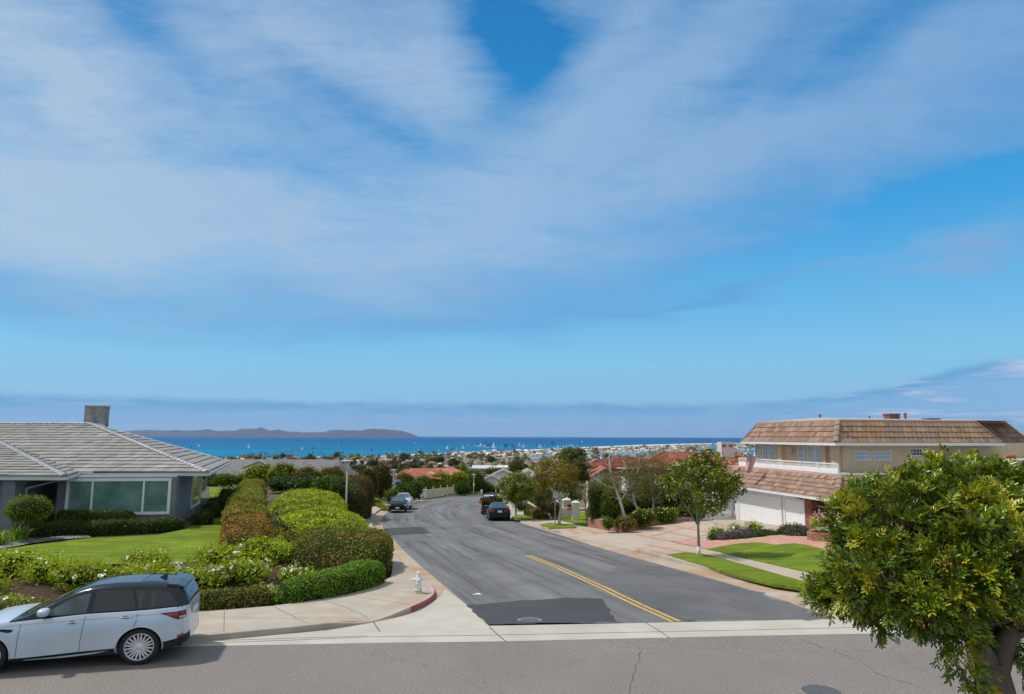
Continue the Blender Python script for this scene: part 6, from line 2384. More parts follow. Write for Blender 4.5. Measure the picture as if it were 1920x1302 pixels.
mb = MB()
quadprism(mb, -0.42, -0.28, -0.6, 10.9, 2.6, 2.82)
mb.build('rail_curb', M_white, RH)
A_, B_ = Q(0.7, 10.0), Q(0.7, 0.0)
def fwin(px0, px1, z0, z1, nx, ny, A_, B_, mg, name='window', fr=0.05, bar=0.022, off=0.0):
 a, b = onplane(px0, 850, A_, B_), onplane(px1, 850, A_, B_)
 a.z, b.z = z1, z0
 return window(RH, A_, B_, a, b, nx, ny, fr, bar, M_white, mg, 0.05, 1 if off >= 0 else -1, name=name)
for (a, b, nx) in ((1417, 1426.5, 2), (1430.5, 1442, 2), (1443.5, 1454.5, 2), (1497.5, 1509.5, 2), (1515, 1529, 2), (1530.5, 1543, 2)):
 w_ = window(RH, A_, B_, Vector((*onplane(a, 850, A_, B_).xy, 4.22)), Vector((*onplane(b, 850, A_, B_).xy, 2.62)), nx, 4, 0.06, 0.028, M_white, M_glasst, 0.06, 1 if (Vector((B_.y - A_.y, -(B_.x - A_.x), 0)).dot(-HU) > 0) else -1, name='french_window')
A2, B2 = Q(0, 0.7), Q(12, 0.7)
for (a, b, y0_, y1_, nx, ny) in ((1600, 1632.5, 845.5, 863.5, 6, 2), (1635.5, 1670, 846, 863.5, 6, 2), (1704.5, 1741.5, 841, 855.5, 6, 2)):
 window(RH, A2, B2, onplane(a, y0_, A2, B2), onplane(b, y1_, A2, B2), nx, ny, 0.06, 0.028, M_white, M_glasst if a < 1700 else M_glassd, 0.05, 1)
p_ = onplane(1486, 845, Q(0.7, 10), Q(0.7, 0)) - HU * 0.12
mb = MB()
for k in range(9):
 a = k * 0.7
 mb.bar(p_, p_ + HV * (0.28 * math.cos(a)) + Vector((0, 0, 0.26 * math.sin(a))) - HU * 0.06, 0.05, 0.05)
mb.lathe(p_, [(0, -0.12), (0.1, -0.08), (0.12, 0.05), (0, 0.12)], 10)
mb.build('wall_ornament', m_plain('aged_white_metal', (0.55, 0.53, 0.48), 0.6), RH)
M_dst = m_plain('downspout_tan', (0.48, 0.40, 0.31), 0.6, 0.3)
mb = MB()
mb.bar(Q(1.05, 0.1, UE - 0.12), Q(0.85, 0.62, 4.15), 0.07)
mb.bar(Q(0.85, 0.62, 4.17), Q(0.85, 0.62, 2.65), 0.07)
mb.bar(Q(0.85, 0.62, 2.67), Q(0.95, 0.2, 2.6), 0.07)
mb.build('downspout', M_dst, RH)
mb = MB()
mb.tube([Q(0.1, 10.7, UE - 0.1), Q(0.3, 10.6, 4.2), Q(0.65, 10.4, 4.05)], 0.045, 6)
mb.build('downspout', M_trim, RH)
mb = MB()
mb.tube([Q(-2.15, 2.15, LE - 0.1), Q(-2.0, 1.5, 1.1), Q(-1.85, 0.9, 1.0)], 0.045, 6)
mb.build('downspout', m_plain('copper_brown', (0.06, 0.035, 0.025), 0.6), RH)
mb = MB()
mb.tube([Q(16.0, 1.6, UE - 0.1), Q(15.5, 1.7, 4.1), Q(15.2, 1.0, 3.95)], 0.05, 6)
mb.build('downspout', M_trim, RH)
mb = MB()
quadprism(mb, 15.0, 15.3, 0.55, 0.72, 3.4, 4.2)
mb.build('brick_strip', M_bw, RH)
def roof_thing(px, py_top, py_bot, D, w, name, mat, kind='box', cap=None):
 a = P(px, py_top, D)
 mb = MB()
 if kind == 'box':
  mb.box((a.x, a.y, (a.z + UT) / 2), (w, w * 0.8, a.z - UT), rz=HRZ)
  mb.box((a.x, a.y, a.z - 0.04), (w * 1.12, w * 0.92, 0.09), rz=HRZ)
 else:
  mb.tube([(a.x, a.y, UT), (a.x, a.y, a.z - 0.14)], w / 2, 12)
  mb.lathe((a.x, a.y, a.z - 0.16), [(w * 0.5, 0), (w * 0.72, 0.03), (w * 0.72, 0.15), (w * 0.5, 0.17), (0, 0.17)], 12)
 return mb.build(name, mat, RH)
M_clay = m_plain('clay_pipe', (0.38, 0.13, 0.08), 0.8, 0.2, amt=0.2)
roof_thing(1671.5, 776, 787, 48, 0.78, 'chimney', M_bw)
roof_thing(1697, 775, 787, 48, 0.15, 'vent_pipe', M_clay, 'p')
roof_thing(1537, 777.5, 787, 50, 0.15, 'vent_pipe', M_clay, 'p')
roof_thing(1630.5, 780.5, 787, 50, 0.06, 'vent_pipe', M_trim, 'p')
a = P(1746, 784.5, 47)
mb = MB()
mb.prism([(a.x - 0.34, a.y - 0.3), (a.x + 0.34, a.y - 0.24), (a.x + 0.28, a.y + 0.3), (a.x - 0.28, a.y + 0.3)], UT, a.z - 0.1)
mb.box((a.x, a.y, a.z - 0.05), (0.95, 0.7, 0.07), rz=HRZ)
mb.build('roof_cowl', m_plain('rusty_brown', (0.13, 0.06, 0.045), 0.8), RH)
p_ = P(1892, 857, 44.0)
mb = MB()
mb.tube([(p_.x - 0.35, p_.y, 3.47), (p_.x - 0.15, p_.y, 3.62), (p_.x + 0.3, p_.y - 0.1, 3.66)], [0.12, 0.14, 0.15], 10)
mb.box((p_.x, p_.y, 3.49), (0.6, 0.4, 0.08))
mb.build('roof_vent', M_clay, RH)
GT = thing('entry_gate', 'white slatted entry gate with arched top beside the brick pier of the tan house', 'gate', Q(-1.55, -0.5, -1.35), HRZ + math.pi / 2)
mb = MB()
zt = -1.35
for v_ in (0.20, -0.22, -1.33):
 mb.box(Q(-1.55, v_, zt + 0.86), (0.07, 0.09, 1.75), rz=HRZ)
mb.lathe(Q(-1.55, -0.22, zt + 1.76), [(0.05, 0), (0.08, 0.05), (0.06, 0.12), (0, 0.16)], 8)
mb.build('gate_post', M_white, GT)
mb = MB()
for i in range(3):
 mb.box(Q(-1.55, 0.1 - i * 0.11, zt + 1.15), (0.03, 0.045, 0.8), rz=HRZ)
for i in range(9):
 s_ = i / 8
 hh_ = 0.72 + 0.16 * math.sin(math.pi * s_)
 mb.box(Q(-1.55, -0.3 - s_ * 0.96, zt + 0.82 + hh_ / 2), (0.03, 0.05, hh_), rz=HRZ)
mb.build('slats', M_white, GT)
mb = MB()
quadprism(mb, -1.575, -1.525, -1.3, -0.26, zt + 0.05, zt + 0.85)
mb.build('gate_panel', M_white, GT)
mb = MB()
quadprism(mb, -1.575, -1.525, -0.18, 0.16, zt + 0.05, zt + 0.85)
mb.build('gate_panel', M_white, GT)
mb = MB()
pth = [Q(-1.55, -0.27 - s_ * 1.03, zt + 1.52 + 0.2 * math.sin(math.pi * s_)) for s_ in np.linspace(0, 1, 12)]
for a, b in zip(pth[:-1], pth[1:]):
 mb.bar(a, b, 0.05, 0.07)
mb.build('arched_rail', M_white, GT)
g0, g1 = G(1322, 974.5, hr_slope), G(1377, 973.5, hr_slope)
LG = thing('lattice_gate', 'pair of white gates with lattice panels left of the garage doors', 'gate', (g0.x, g0.y, g0.z), math.atan2(g1.y - g0.y, g1.x - g0.x))
e = (g1 - g0)
e.z = 0
Lg = e.length
e.normalize()
for i in range(2):
 a = g0 + e * (Lg * i / 2 + 0.02)
 b = g0 + e * (Lg * (i + 1) / 2 - 0.02)
 mb = MB()
 zc = g0.z
 for s0_, s1_, za, zb_ in ((0, 1, 0.0, 0.18), (0, 1, 1.75, 1.95), (0, 0.16, 0.18, 1.75), (0.84, 1, 0.18, 1.75), (0.16, 0.84, 0.92, 1.02)):
  p0, p1 = a.lerp(b, s0_), a.lerp(b, s1_)
  mb.bar(Vector((p0.x, p0.y, zc + (za + zb_) / 2)), Vector((p1.x, p1.y, zc + (za + zb_) / 2)), 0.06, zb_ - za)
 leaf_ = mb.build('gate_leaf', M_white, LG)
 for za, zb_ in ((0.18, 0.92), (1.02, 1.75)):
  p0, p1 = a.lerp(b, 0.16), a.lerp(b, 0.84)
  lattice(leaf_, Vector((p0.x, p0.y, zc)), Vector((p1.x, p1.y, zc)), zc + za, zc + zb_, 0.16, 0.035, 'lattice_panel', 0.02, posts=1)
mb = MB()
mb.bar(Vector((g1.x + 0.12, g1.y, g1.z)), Vector((g1.x + 0.12, g1.y, g1.z + 2.5)), 0.1, 0.1)
mb.build('post', m_plain('post_brown', (0.14, 0.07, 0.055), 0.8), LG)
# ---- flag on a slanting pole
fl_D = 47.6
ft = [P(1401.5, 847, fl_D), P(1418.5, 858.5, fl_D + 0.35), P(1410, 877, fl_D + 0.5), P(1399.5, 890, fl_D + 0.15)]
FL = thing('flag', 'american flag drooping from a slanting pole above the garage roof', 'flag', (ft[1].x, ft[1].y, ft[1].z))
M_fr = m_plain('flag_red', (0.45, 0.03, 0.05), 0.8, 0.1)
M_fw = m_plain('flag_white', (0.75, 0.73, 0.72), 0.8, 0.1)
M_fb = m_plain('flag_blue', (0.02, 0.04, 0.18), 0.8, 0.1)
mb = MB()
N1, N2 = 13, 22
h0, h1 = ft[0], ft[1]
f0, f1 = P(1398.5, 879, fl_D + 0.1), P(1401.5, 891, fl_D + 0.2)
def fpt(i, j, off=0.0):
 s_, t_ = i / N1, j / N2
 p = (h0.lerp(h1, s_)).lerp(f0.lerp(f1, s_), t_)
 p = p + Vector((0.25 * t_ * (1 - t_) * (1 if s_ > 0.5 else 0.6), 0, 0))
 w = math.sin(s_ * 9.0 + t_ * 2.0) * 0.10 * (0.3 + t_)
 return p + Vector((0.02 * w, w - off, 0))
for i in range(N1 + 1):
 for j in range(N2 + 1):
  mb.v.append(tuple(fpt(i, j)))
for i in range(N1):
 for j in range(N2):
  mb.f.append((i * (N2 + 1) + j, (i + 1) * (N2 + 1) + j, (i + 1) * (N2 + 1) + j + 1, i * (N2 + 1) + j + 1))
  mb.mi.append(2 if (i < 7 and j < 9) else (0 if i % 2 == 0 else 1))
for r_ in range(9):
 for c_ in range(6 if r_ % 2 == 0 else 5):
  i_ = 7 * (r_ + 0.8) / 10
  j_ = 9 * (c_ + (0.6 if r_ % 2 == 0 else 1.1)) / 6.3
  p = fpt(i_, j_, 0.012)
  k = len(mb.v)
  mb.v += [tuple(p + Vector((math.sin(a) * (0.03 if q % 2 == 0 else 0.013), 0, math.cos(a) * (0.03 if q % 2 == 0 else 0.013)))) for q, a in enumerate(np.linspace(0, 2 * math.pi, 11)[:10])]
  mb.f.append(tuple(range(k, k + 10)))
  mb.mi.append(1)
mb.build('cloth', [M_fr, M_fw, M_fb], FL, smooth=True)
mb = MB()
mb.tube([h0 + (h0 - h1) * 0.12, h1 + (h1 - h0) * 0.55], 0.022, 8)
mb.build('pole', M_white, FL, smooth=True)
# ---- brick planter wall and the bed behind it
pw = [G(*q, hr_slope) for q in [(1150, 966), (1102, 988), (1127, 993), (1165, 999.5), (1205, 990), (1250, 982.5), (1300, 978)]]
pw = pw[1:]
pwr = resample([Vector((p.x, p.y, 0)) for p in pw], 0.5)
bk = offset(pwr, 0.28)
mb = MB()
n_ = len(pwr)
for i, (p, q) in enumerate(zip(pwr, bk)):
 z = hr_slope(p.x, p.y)
 s_ = i / (n_ - 1)
 hh_ = 0.62 - 0.05 * math.sin(s_ * 30) if s_ < 0.35 else 0.62 - (s_ - 0.35) * 0.62
 mb.v += [(p.x, p.y, z - 0.1), (p.x, p.y, z + hh_), (q.x, q.y, z + hh_ + 0.01), (q.x, q.y, z - 0.1)]
for i in range(n_ - 1):
 for j in range(3):
  mb.f.append((i * 4 + j, i * 4 + j + 1, i * 4 + 5 + j, i * 4 + 4 + j))
  mb.mi.append(0)
mb.f += [(0, 1, 2, 3), ((n_ - 1) * 4 + 3, (n_ - 1) * 4 + 2, (n_ - 1) * 4 + 1, (n_ - 1) * 4)]
mb.mi += [0, 0]
tag(mb.build('brick_planter_wall', M_bw2), 'low red brick wall round the raised bed below the birch trees', 'wall')
bedp = [(p.x, p.y) for p in bk] + [(G(1330, 968, hr_slope).x, G(1330, 968, hr_slope).y), (13.5, 66), (6.5, 62), (pw[0].x, pw[0].y + 1)]
drape('raised_bed', bedp, 0.33, M_mulch, hf=lambda x, y: hr_slope(x, y))
nl = [G(*q, hr_slope) for q in [(1100, 988), (1060, 978), (1033, 972), (1058, 966), (1085, 962), (1112, 958), (1130, 962), (1120, 975)]]
drape('neighbour_lawn', nl, 0.05, M_lawn, hf=hr_slope)
sg_ = [G(*q, hr_slope) for q in [(1012, 985), (1030, 981.5), (1055, 984), (1083, 988.5), (1075, 991), (1030, 992)]]
drape('parkway_lawn', sg_, 0.05, M_lawn, hf=hr_slope)
sg_ = [G(*q, hr_slope) for q in [(958, 974), (966, 965), (985, 968), (1006, 974), (985, 976.5), (968, 977)]]
drape('parkway_lawn', sg_, 0.05, M_lawn, hf=hr_slope)
sg_ = [G(*q, hr_slope) for q in [(925, 940), (945, 938), (955, 941), (930, 951)]]
drape('parkway_lawn', sg_, 0.06, M_lawn, hf=hr_slope)
# ---- round brick planter at the entry
p_ = G(1533, 1014, hr_slope)
mb = MB()
mb.lathe((p_.x + 0.3, p_.y, p_.z), [(0.75, -0.1), (0.75, 0.42), (0.58, 0.43), (0.55, 0.3), (0, 0.3)], 20)
tag(mb.build('brick_planter', M_bw2), 'short round brick planter at the entry gate, partly behind the near tree', 'planter')
M_pink = m_plain('pink_petal', (0.62, 0.16, 0.30), 0.6)
bush('pink_rose_bush', (p_.x + 0.3, p_.y + 0.1, p_.z + 0.8), (0.48, 0.48, 0.42), L_rose, 0.08, 220, 0.3, tag_=('rose bush with pink and red blooms in the round brick planter', 'rose bush'), seed=91, lobes=4, flowers=(M_pink, 9, 0.12), core=0.5)
# ---- island bed in the drive
L_lav = m_leaf('leaf_lavender', [(0.16, 0.14, 0.09), (0.22, 0.16, 0.24), (0.30, 0.22, 0.36), (0.12, 0.17, 0.05)], 1.3, 0.7, 1.2)
for i, (px, py, w_, h_, m_, lab) in enumerate([(1360, 1010.5, 1.0, 0.42, L_dkgreen, 'dark low ground cover at the left end of the island bed in the drive'), (1385, 1009, 1.1, 0.42, L_lav, 'purple flowering mound in the middle of the island bed in the drive'),
                                               (1408, 1007, 1.1, 0.40, L_lav, 'purple and green mound right of the middle of the island bed'), (1428, 1005.5, 0.95, 0.38, L_dkgreen, 'green mound at the right end of the island bed in the drive')]):
 p = G(px, py, hr_slope)
 bush('ground_cover', (p.x, p.y + 0.3, p.z + 0.05), (w_, 0.7, h_ * 0.72), m_, 0.06, 500, 0.2, tag_=(lab, 'ground cover', 'low plants of the island bed'), seed=100 + i, flat=0.3)
for i, (px, py, k, lab) in enumerate([(1346, 1003, 0.8, 'small white rose bush at the left end of the island bed'), (1378, 998, 0.8, 'white rose bush in the middle of the island bed'), (1412, 996, 0.85, 'white rose bush at the garage end of the island bed')]):
 p = G(px, py + 7, hr_slope)
 bush('rose_bush', (p.x, p.y, p.z + 0.38), (0.5 * k, 0.5 * k, 0.36 * k), L_rose, 0.07, 300, 0.3, tag_=(lab, 'rose bush', 'roses in the drive bed'), seed=110 + i, lobes=3, flowers=(M_petal, 4, 0.09), core=0.5)
p = G(1496, 1005, hr_slope)
bush('rosemary_mound', (p.x, p.y + 0.4, p.z + 0.08), (0.95, 0.8, 0.48), m_leaf('leaf_rosemary', [(0.10, 0.10, 0.07), (0.16, 0.17, 0.09), (0.22, 0.17, 0.18)], 1.5), 0.06, 600, 0.15, tag_=('dark rounded mound plant in front of the brick pier of the tan house', 'shrub'), seed=120, flat=0.3)
# ---- house behind the birches, red tiled, white gables
M_rtile = mat_tile('red_clay_tile', [(0.22, 0.07, 0.04), (0.40, 0.13, 0.075), (0.32, 0.10, 0.06), (0.50, 0.24, 0.16), (0.28, 0.12, 0.09)])
M_wst = m_plain('white_stucco', (0.66, 0.63, 0.58), 0.85, 0.2, amt=0.06, scale=0.8)
ag = P(1113, 960, 68)
WH = thing('white_house', 'white stucco house with red clay tile roofs and a small gable, behind the birches', 'house', (ag.x + 3, 72, -3.2))
gz0 = -4.0
def wall_px(pts_, D, thick=0.3, name='wall', mat=None):
 mb = MB()
 f_ = [P(x, y, D) for x, y in pts_]
 b_ = [p + Vector((0, thick, 0)) for p in f_]
 n = len(f_)
 mb.add(f_ + b_, [tuple(range(n)), tuple(range(n, 2 * n))[::-1]] + [(i, (i + 1) % n, (i + 1) % n + n, i + n) for i in range(n)])
 return mb.build(name, mat or M_wst, WH)
wall_px([(1110, 975), (1110, 896), (1138.5, 880.5), (1166, 899), (1166, 975)], 64, 8.0)
wall_px([(1084, 975), (1084, 877), (1097, 890), (1112, 905), (1112, 975)], 69, 8.0)
wall_px([(1072, 965), (1072, 905), (1086, 905), (1086, 965)], 70, 6.0)
wall_px([(1180, 975), (1180, 884), (1420, 884), (1420, 975)], 74, 9.0)
mb = MB()
rg = np.random.default_rng(4)
def off(p, d):
 return p + Vector(d)
pk_ = P(1138.5, 879, 63.5)
el_, er_ = P(1108, 896.5, 63.5), P(1168, 901, 63.5)
bk_ = Vector((0, 9, 0))
tiles(mb, el_ + bk_, el_, pk_, pk_ + bk_, 7, 0.28, 0.06, 'arch', rng=rg, stag=False)
tiles(mb, er_, er_ + bk_, pk_ + bk_, pk_, 7, 0.28, 0.06, 'arch', rng=rg, stag=False)
a0_, a1_, a2_, a3_ = P(1090, 898.5, 66.5), P(1112, 905, 65.5), P(1110, 889, 68.5), P(1096, 887, 69)
tiles(mb, a0_, a1_, a2_, a3_, 4, 0.28, 0.06, 'arch', rng=rg, stag=False)
a0_, a1_, a2_, a3_ = P(1083, 876, 68.5), P(1215, 881.5, 67), P(1205, 857.5, 76), P(1147, 857.5, 77.5)
a1_.z = a0_.z
a2_.z = a3_.z
tiles(mb, a0_, a1_, a2_, a3_, 14, 0.30, 0.06, 'arch', rng=rg, stag=False)
mb.add([P(1083, 876, 68.6), P(1100, 893, 67.5), P(1215, 893, 67.5), P(1215, 880, 68)], [(0, 1, 2, 3)])
b0_, b1_, b2_, b3_ = P(1196, 878, 72), P(1420, 884, 70), P(1392, 852.5, 80), P(1248, 847.5, 82)
b1_.z = b0_.z
b2_.z = b3_.z
tiles(mb, b0_, b1_, b2_, b3_, 16, 0.30, 0.06, 'arch', rng=rg, stag=False)
tiles(mb, P(1180, 868, 84), b0_, b3_, b3_ + Vector((-0.1, 0.1, 0)), 14, 0.30, 0.06, 'arch', rng=rg, stag=False)
mb.build('roof', M_rtile, WH)
cq = P(1360.5, 829, 77)
mb = MB()
mb.box((cq.x, cq.y, (cq.z + 1.6) / 2), (1.5, 1.2, cq.z - 1.6), rz=0.1)
ch = mb.build('chimney', M_wst, WH)
for dx in (-0.38, 0.38):
 mb = MB()
 mb.box((cq.x + dx, cq.y - 0.6 - dx * 0.1 * -1, cq.z - 0.42), (0.44, 0.06, 0.28), rz=0.1)
 mb.build('flue_opening', M_clay, ch)
mb = MB()
for dx, dz in ((0, 0.0), (0.28, 0.02), (0.14, 0.25)):
 p = P(1134.5, 890, 63.8)
 mb.tube([p + Vector((dx, 0.2, dz)), p + Vector((dx, -0.08, dz))], 0.12, 10)
mb.build('gable_vent', M_clay, WH)
# ------------------------------------------------------------------ trees and shrubs by the right pavement
L_mag = m_leaf('leaf_magnolia', [(0.053, 0.106, 0.007), (0.106, 0.180, 0.009), (0.212, 0.265, 0.012), (0.360, 0.350, 0.019), (0.276, 0.201, 0.025)], 1.3, 0.6, 1.25, 0.2, 0.35, 0.5)
L_goldgreen = m_leaf('leaf_gold_green', [(0.127, 0.138, 0.012), (0.254, 0.233, 0.019), (0.382, 0.307, 0.031), (0.318, 0.180, 0.031), (0.170, 0.191, 0.019)], 1.0, 0.65, 1.2, 0.3)
L_pine = m_leaf('leaf_grey_green', [(0.064, 0.090, 0.019), (0.117, 0.148, 0.028), (0.180, 0.201, 0.037)], 0.6, 0.6, 1.25)
L_willow = m_leaf('leaf_willow', [(0.106, 0.117, 0.022), (0.170, 0.180, 0.031), (0.233, 0.212, 0.043), (0.212, 0.138, 0.043)], 0.7, 0.65, 1.2, 0.3)
L_mid = m_leaf('leaf_mid', [(0.053, 0.106, 0.007), (0.106, 0.180, 0.009), (0.180, 0.254, 0.012)], 0.5, 0.6, 1.25)
L_yel = m_leaf('leaf_yellow_green', [(0.127, 0.180, 0.006), (0.254, 0.297, 0.009), (0.403, 0.403, 0.012)], 0.5, 0.6, 1.25)
L_brown = m_leaf('leaf_brownish', [(0.095, 0.095, 0.012), (0.180, 0.138, 0.019), (0.276, 0.159, 0.031), (0.148, 0.159, 0.019)], 0.6, 0.65, 1.2)
L_darkred = m_leaf('leaf_dark_redtop', [(0.032, 0.058, 0.006), (0.074, 0.095, 0.009), (0.127, 0.117, 0.012)], 0.5, 0.6, 1.2, red=(0.212, 0.074, 0.015), redscale=0.35, redthr=0.52)
M_barkt = mat_bark('bark_painted', (0.55, 0.54, 0.5), (0.7, 0.69, 0.66))
def leafy_tree(name, label, base, trunk_top, crown_c, crown_r, lmat, bark, rng, leaf=0.1, nclump=120, clump=0.3, per=60, group=None, cat='tree', depth=3, r0=0.09, white_base=0.0, spread=0.6, grav=0.1, aspect=0.5, extra=None, shell=0.55, fold=False, trunkpath=None, jit=0.8, limb=None):
 b = Vector(base)
 t = thing(name, label, cat, tuple(b), 0, group)
 mb = MB()
 tt = Vector(trunk_top)
 path = trunkpath or [b - Vector((0, 0, 0.15)), b.lerp(tt, 0.5) + Vector((rng.normal(0, 0.03), 0, 0)), tt]
 rad = [r0 * 1.25] + [r0 * (1 - 0.3 * i / (len(path) - 1)) for i in range(1, len(path))]
 mb.tube(path, rad, 10, cap=False)
 tips = []
 L = limb or (Vector(crown_c) - tt).length * 0.62 + 0.4
 n0 = 4 if depth > 2 else 3
 for k in range(n0):
  a = 2 * math.pi * (k + rng.uniform(-0.2, 0.2)) / n0
  d = Vector((math.cos(a) * spread, math.sin(a) * spread, 1))
  branches(mb, tt - Vector((0, 0, 0.02)), d, L, r0 * 0.55, depth - 1, rng, spread, grav, tips, n=6)
 tr = mb.build('trunk', bark, t, smooth=True)
 if white_base:
  mb = MB()
  mb.tube([b - Vector((0, 0, 0.1)), b + (path[1] - b).normalized() * white_base], [r0 * 1.27, r0 * 1.12], 12)
  mb.build('whitewash_band', M_barkt, tr, smooth=True)
 nb = NB()
 crown(nb, crown_c, crown_r, nclump, clump, per, leaf, rng, 0, aspect, jit, fold, shell=shell)
 if extra:
  for c, r, n in extra:
   crown(nb, c, r, n, clump, per, leaf, rng, 0, aspect, jit, fold, shell=shell)
 nb.build('crown', lmat, t)
 return t
rg = np.random.default_rng(21)
b = G(1310, 1042, hr_slope)
D0 = b.y
kc = lambda px, py, D: tuple(P(px, py, D))
leafy_tree('street_tree', 'broad leaved street tree with slim grey trunk, whitewashed at the foot, before the brick drive', b, P(1309, 985, D0), kc(1310, 912, D0), (1.55, 1.5, 1.15), L_mag, M_barkg, rg, 0.145, 95, 0.30, 30, r0=0.075, white_base=0.4, depth=3, shell=0.35,
           extra=[(kc(1322, 862, D0), (0.5, 0.5, 0.55), 14), (kc(1368, 918, D0 - 0.2), (0.7, 0.6, 0.42), 16), (kc(1262, 905, D0), (0.6, 0.6, 0.5), 16), (kc(1378, 905, D0), (0.42, 0.4, 0.5), 8), (kc(1330, 950, D0), (0.8, 0.8, 0.3), 12), (kc(1345, 885, D0), (0.8, 0.7, 0.6), 18), (kc(1285, 880, D0), (0.7, 0.7, 0.55), 18)], fold=True, aspect=0.5)
b = G(966, 974, hr_slope)
leafy_tree('street_tree', 'round street tree with dark dense crown beside the green sedan', b, P(967, 948, b.y), kc(969, 914, b.y), (1.42, 1.4, 1.25), L_mag, M_barkg, rg, 0.13, 260, 0.30, 60, r0=0.08, white_base=0.5, depth=3, shell=0.35)
b = G(1048, 984, hr_slope)
D0 = b.y
tp = [b - Vector((0, 0, 0.1)), P(1050, 965, D0), P(1053, 942, D0), P(1047, 925, D0)]
leafy_tree('forked_tree', 'golden leaved tree with pale crooked forked trunk behind the road sign', b, tp[-1], kc(1040, 888, D0), (1.65, 1.5, 1.15), L_goldgreen, M_barkw, rg, 0.11, 170, 0.36, 70, r0=0.10, depth=3, spread=0.85, shell=0.4,
           extra=[(kc(1015, 900, D0), (0.7, 0.8, 0.9), 26), (kc(1068, 905, D0), (0.6, 0.7, 0.7), 22)], trunkpath=tp, limb=1.25)
p_ = kc(1072, 960, 66)
zb = h(p_[0], 66)
leafy_tree('evergreen_tree', 'tall dense grey green evergreen tree rising behind the golden tree, left of the white house', (p_[0], 66, zb), (p_[0], 66, zb + 2), kc(1073, 876, 66), (1.55, 1.6, 1.85), L_pine, M_bark, rg, 0.14, 230, 0.42, 70, r0=0.16, depth=2, shell=0.35,
           extra=[(kc(1075, 915, 66), (1.1, 1.2, 1.5), 90), (kc(1062, 856, 66), (0.8, 0.8, 0.6), 30), (kc(1085, 852, 66), (0.7, 0.7, 0.5), 26)])
b = G(1098, 966, hr_slope)
leafy_tree('young_tree', 'thin young tree with sparse pale leaves in front of the white house wall', b, P(1098, 945, b.y), kc(1097, 922, b.y), (0.85, 0.85, 1.0), L_willow, M_barkg, rg, 0.08, 60, 0.24, 26, r0=0.05, depth=3, shell=0.3)
def birch(label, paths, crowns, seed):
 rng = np.random.default_rng(seed)
 t = thing('birch_tree', label, 'tree', tuple(paths[0][0][0]), 0, 'birch trees in the raised brick bed')
 mb = MB()
 tips = []
 for pth, r0, r1 in paths:
  n = len(pth)
  mb.tube(smooth_line(pth, 1), list(np.linspace(r0, r1, len(smooth_line(pth, 1)))), 8, cap=True)
  for p in pth[1:]:
   for k in range(2):
    d = Vector((rng.normal(0, 1), rng.normal(0, 0.8), rng.uniform(0.2, 1.2)))
    branches(mb, p, d, 0.7, r1 * 0.7, 1, rng, 0.6, 0.0, tips, n=5)
 mb.build('trunk', M_barkw, t, smooth=True)
 nb = NB()
 for c, r, n in crowns:
  crown(nb, c, r, n, 0.36, 85, 0.085, rng, 0, 0.35, 1.0, droop=0.8, shell=0.2)
 nb.build('crown', L_willow, t)
 return t
def pl(l, D):
 return [P(x, y, D) for x, y in l]
b1, b2, b3 = G(1172, 975, hr_slope), G(1201, 966, hr_slope), G(1223, 961, hr_slope)
D1, D2, D3 = 46.5, 49.5, 51.0
birch('white birch leaning left, with a bare forked top, nearest the brick wall end', [(pl([(1173, 977), (1163, 940), (1152, 912), (1146, 890), (1142, 875), (1143, 850)], D1), 0.10, 0.035), (pl([(1153, 916), (1138, 912), (1122, 903), (1108, 890), (1101, 882)], D1), 0.05, 0.018), (pl([(1144, 880), (1136, 868), (1132, 860)], D1), 0.03, 0.012)],
      [(kc(1140, 905, D1), (1.1, 0.9, 0.8), 26), (kc(1160, 890, D1), (0.6, 0.6, 0.7), 14)], 51)
birch('middle white birch with a curved trunk that forks twice', [(pl([(1202, 968), (1193, 950), (1187, 936), (1187, 915), (1181, 897), (1173, 878)], D2), 0.10, 0.035), (pl([(1187, 918), (1192, 898), (1197, 878), (1199, 860)], D2), 0.05, 0.02), (pl([(1186, 930), (1172, 926), (1166, 935)], D2), 0.025, 0.01)],
      [(kc(1195, 890, D2), (1.1, 1.0, 1.3), 60), (kc(1180, 920, D2), (0.8, 0.8, 1.0), 30)], 52)
birch('right hand white birch with a fine drooping crown', [(pl([(1223, 962), (1226, 945), (1223, 925), (1219, 905), (1217, 885), (1220, 868)], D3), 0.09, 0.03), (pl([(1225, 938), (1238, 925), (1247, 916)], D3), 0.04, 0.015), (pl([(1224, 925), (1230, 905), (1231, 885)], D3), 0.03, 0.012)],
      [(kc(1222, 885, D3), (1.7, 1.3, 1.5), 120), (kc(1245, 905, D3), (1.5, 1.2, 1.6), 90), (kc(1210, 915, D3), (1.1, 1.1, 1.3), 50)], 53)
def bushpx(name, label, cat, x0, x1, yt, yb, D, mat, leaf=0.11, dens=130, rough=0.18, lobes=4, seed=1, group=None, depth_k=1.0, hf=None, fold=False, flowers=None, flat=0.95, core=0.85, shoots=0.12):
 hf = hf or h
 cx = P((x0 + x1) / 2, (yt + yb) / 2, D)
 rx = (x1 - x0) / 2 * D / 1280
 zt, zb = P((x0 + x1) / 2, yt, D).z, P((x0 + x1) / 2, yb, D).z
 g_ = hf(cx.x, D)
 zb = min(zb, g_ + 0.2) if zb > g_ else g_ if zb > g_ - 0.6 else zb
 rz = (zt - zb) / 2
 return bush(name, (cx.x, D, (zt + zb) / 2), (rx * 0.92, max(rx * 0.8, 0.5) * depth_k, rz * 0.98), mat, leaf, dens, rough, 1.8, (label, cat, group) if group else (label, cat), seed, flat, lobes, fold, flowers=flowers, core=core, shoots=shoots)
RG = 'shrubs of the garden behind the brick planter wall'
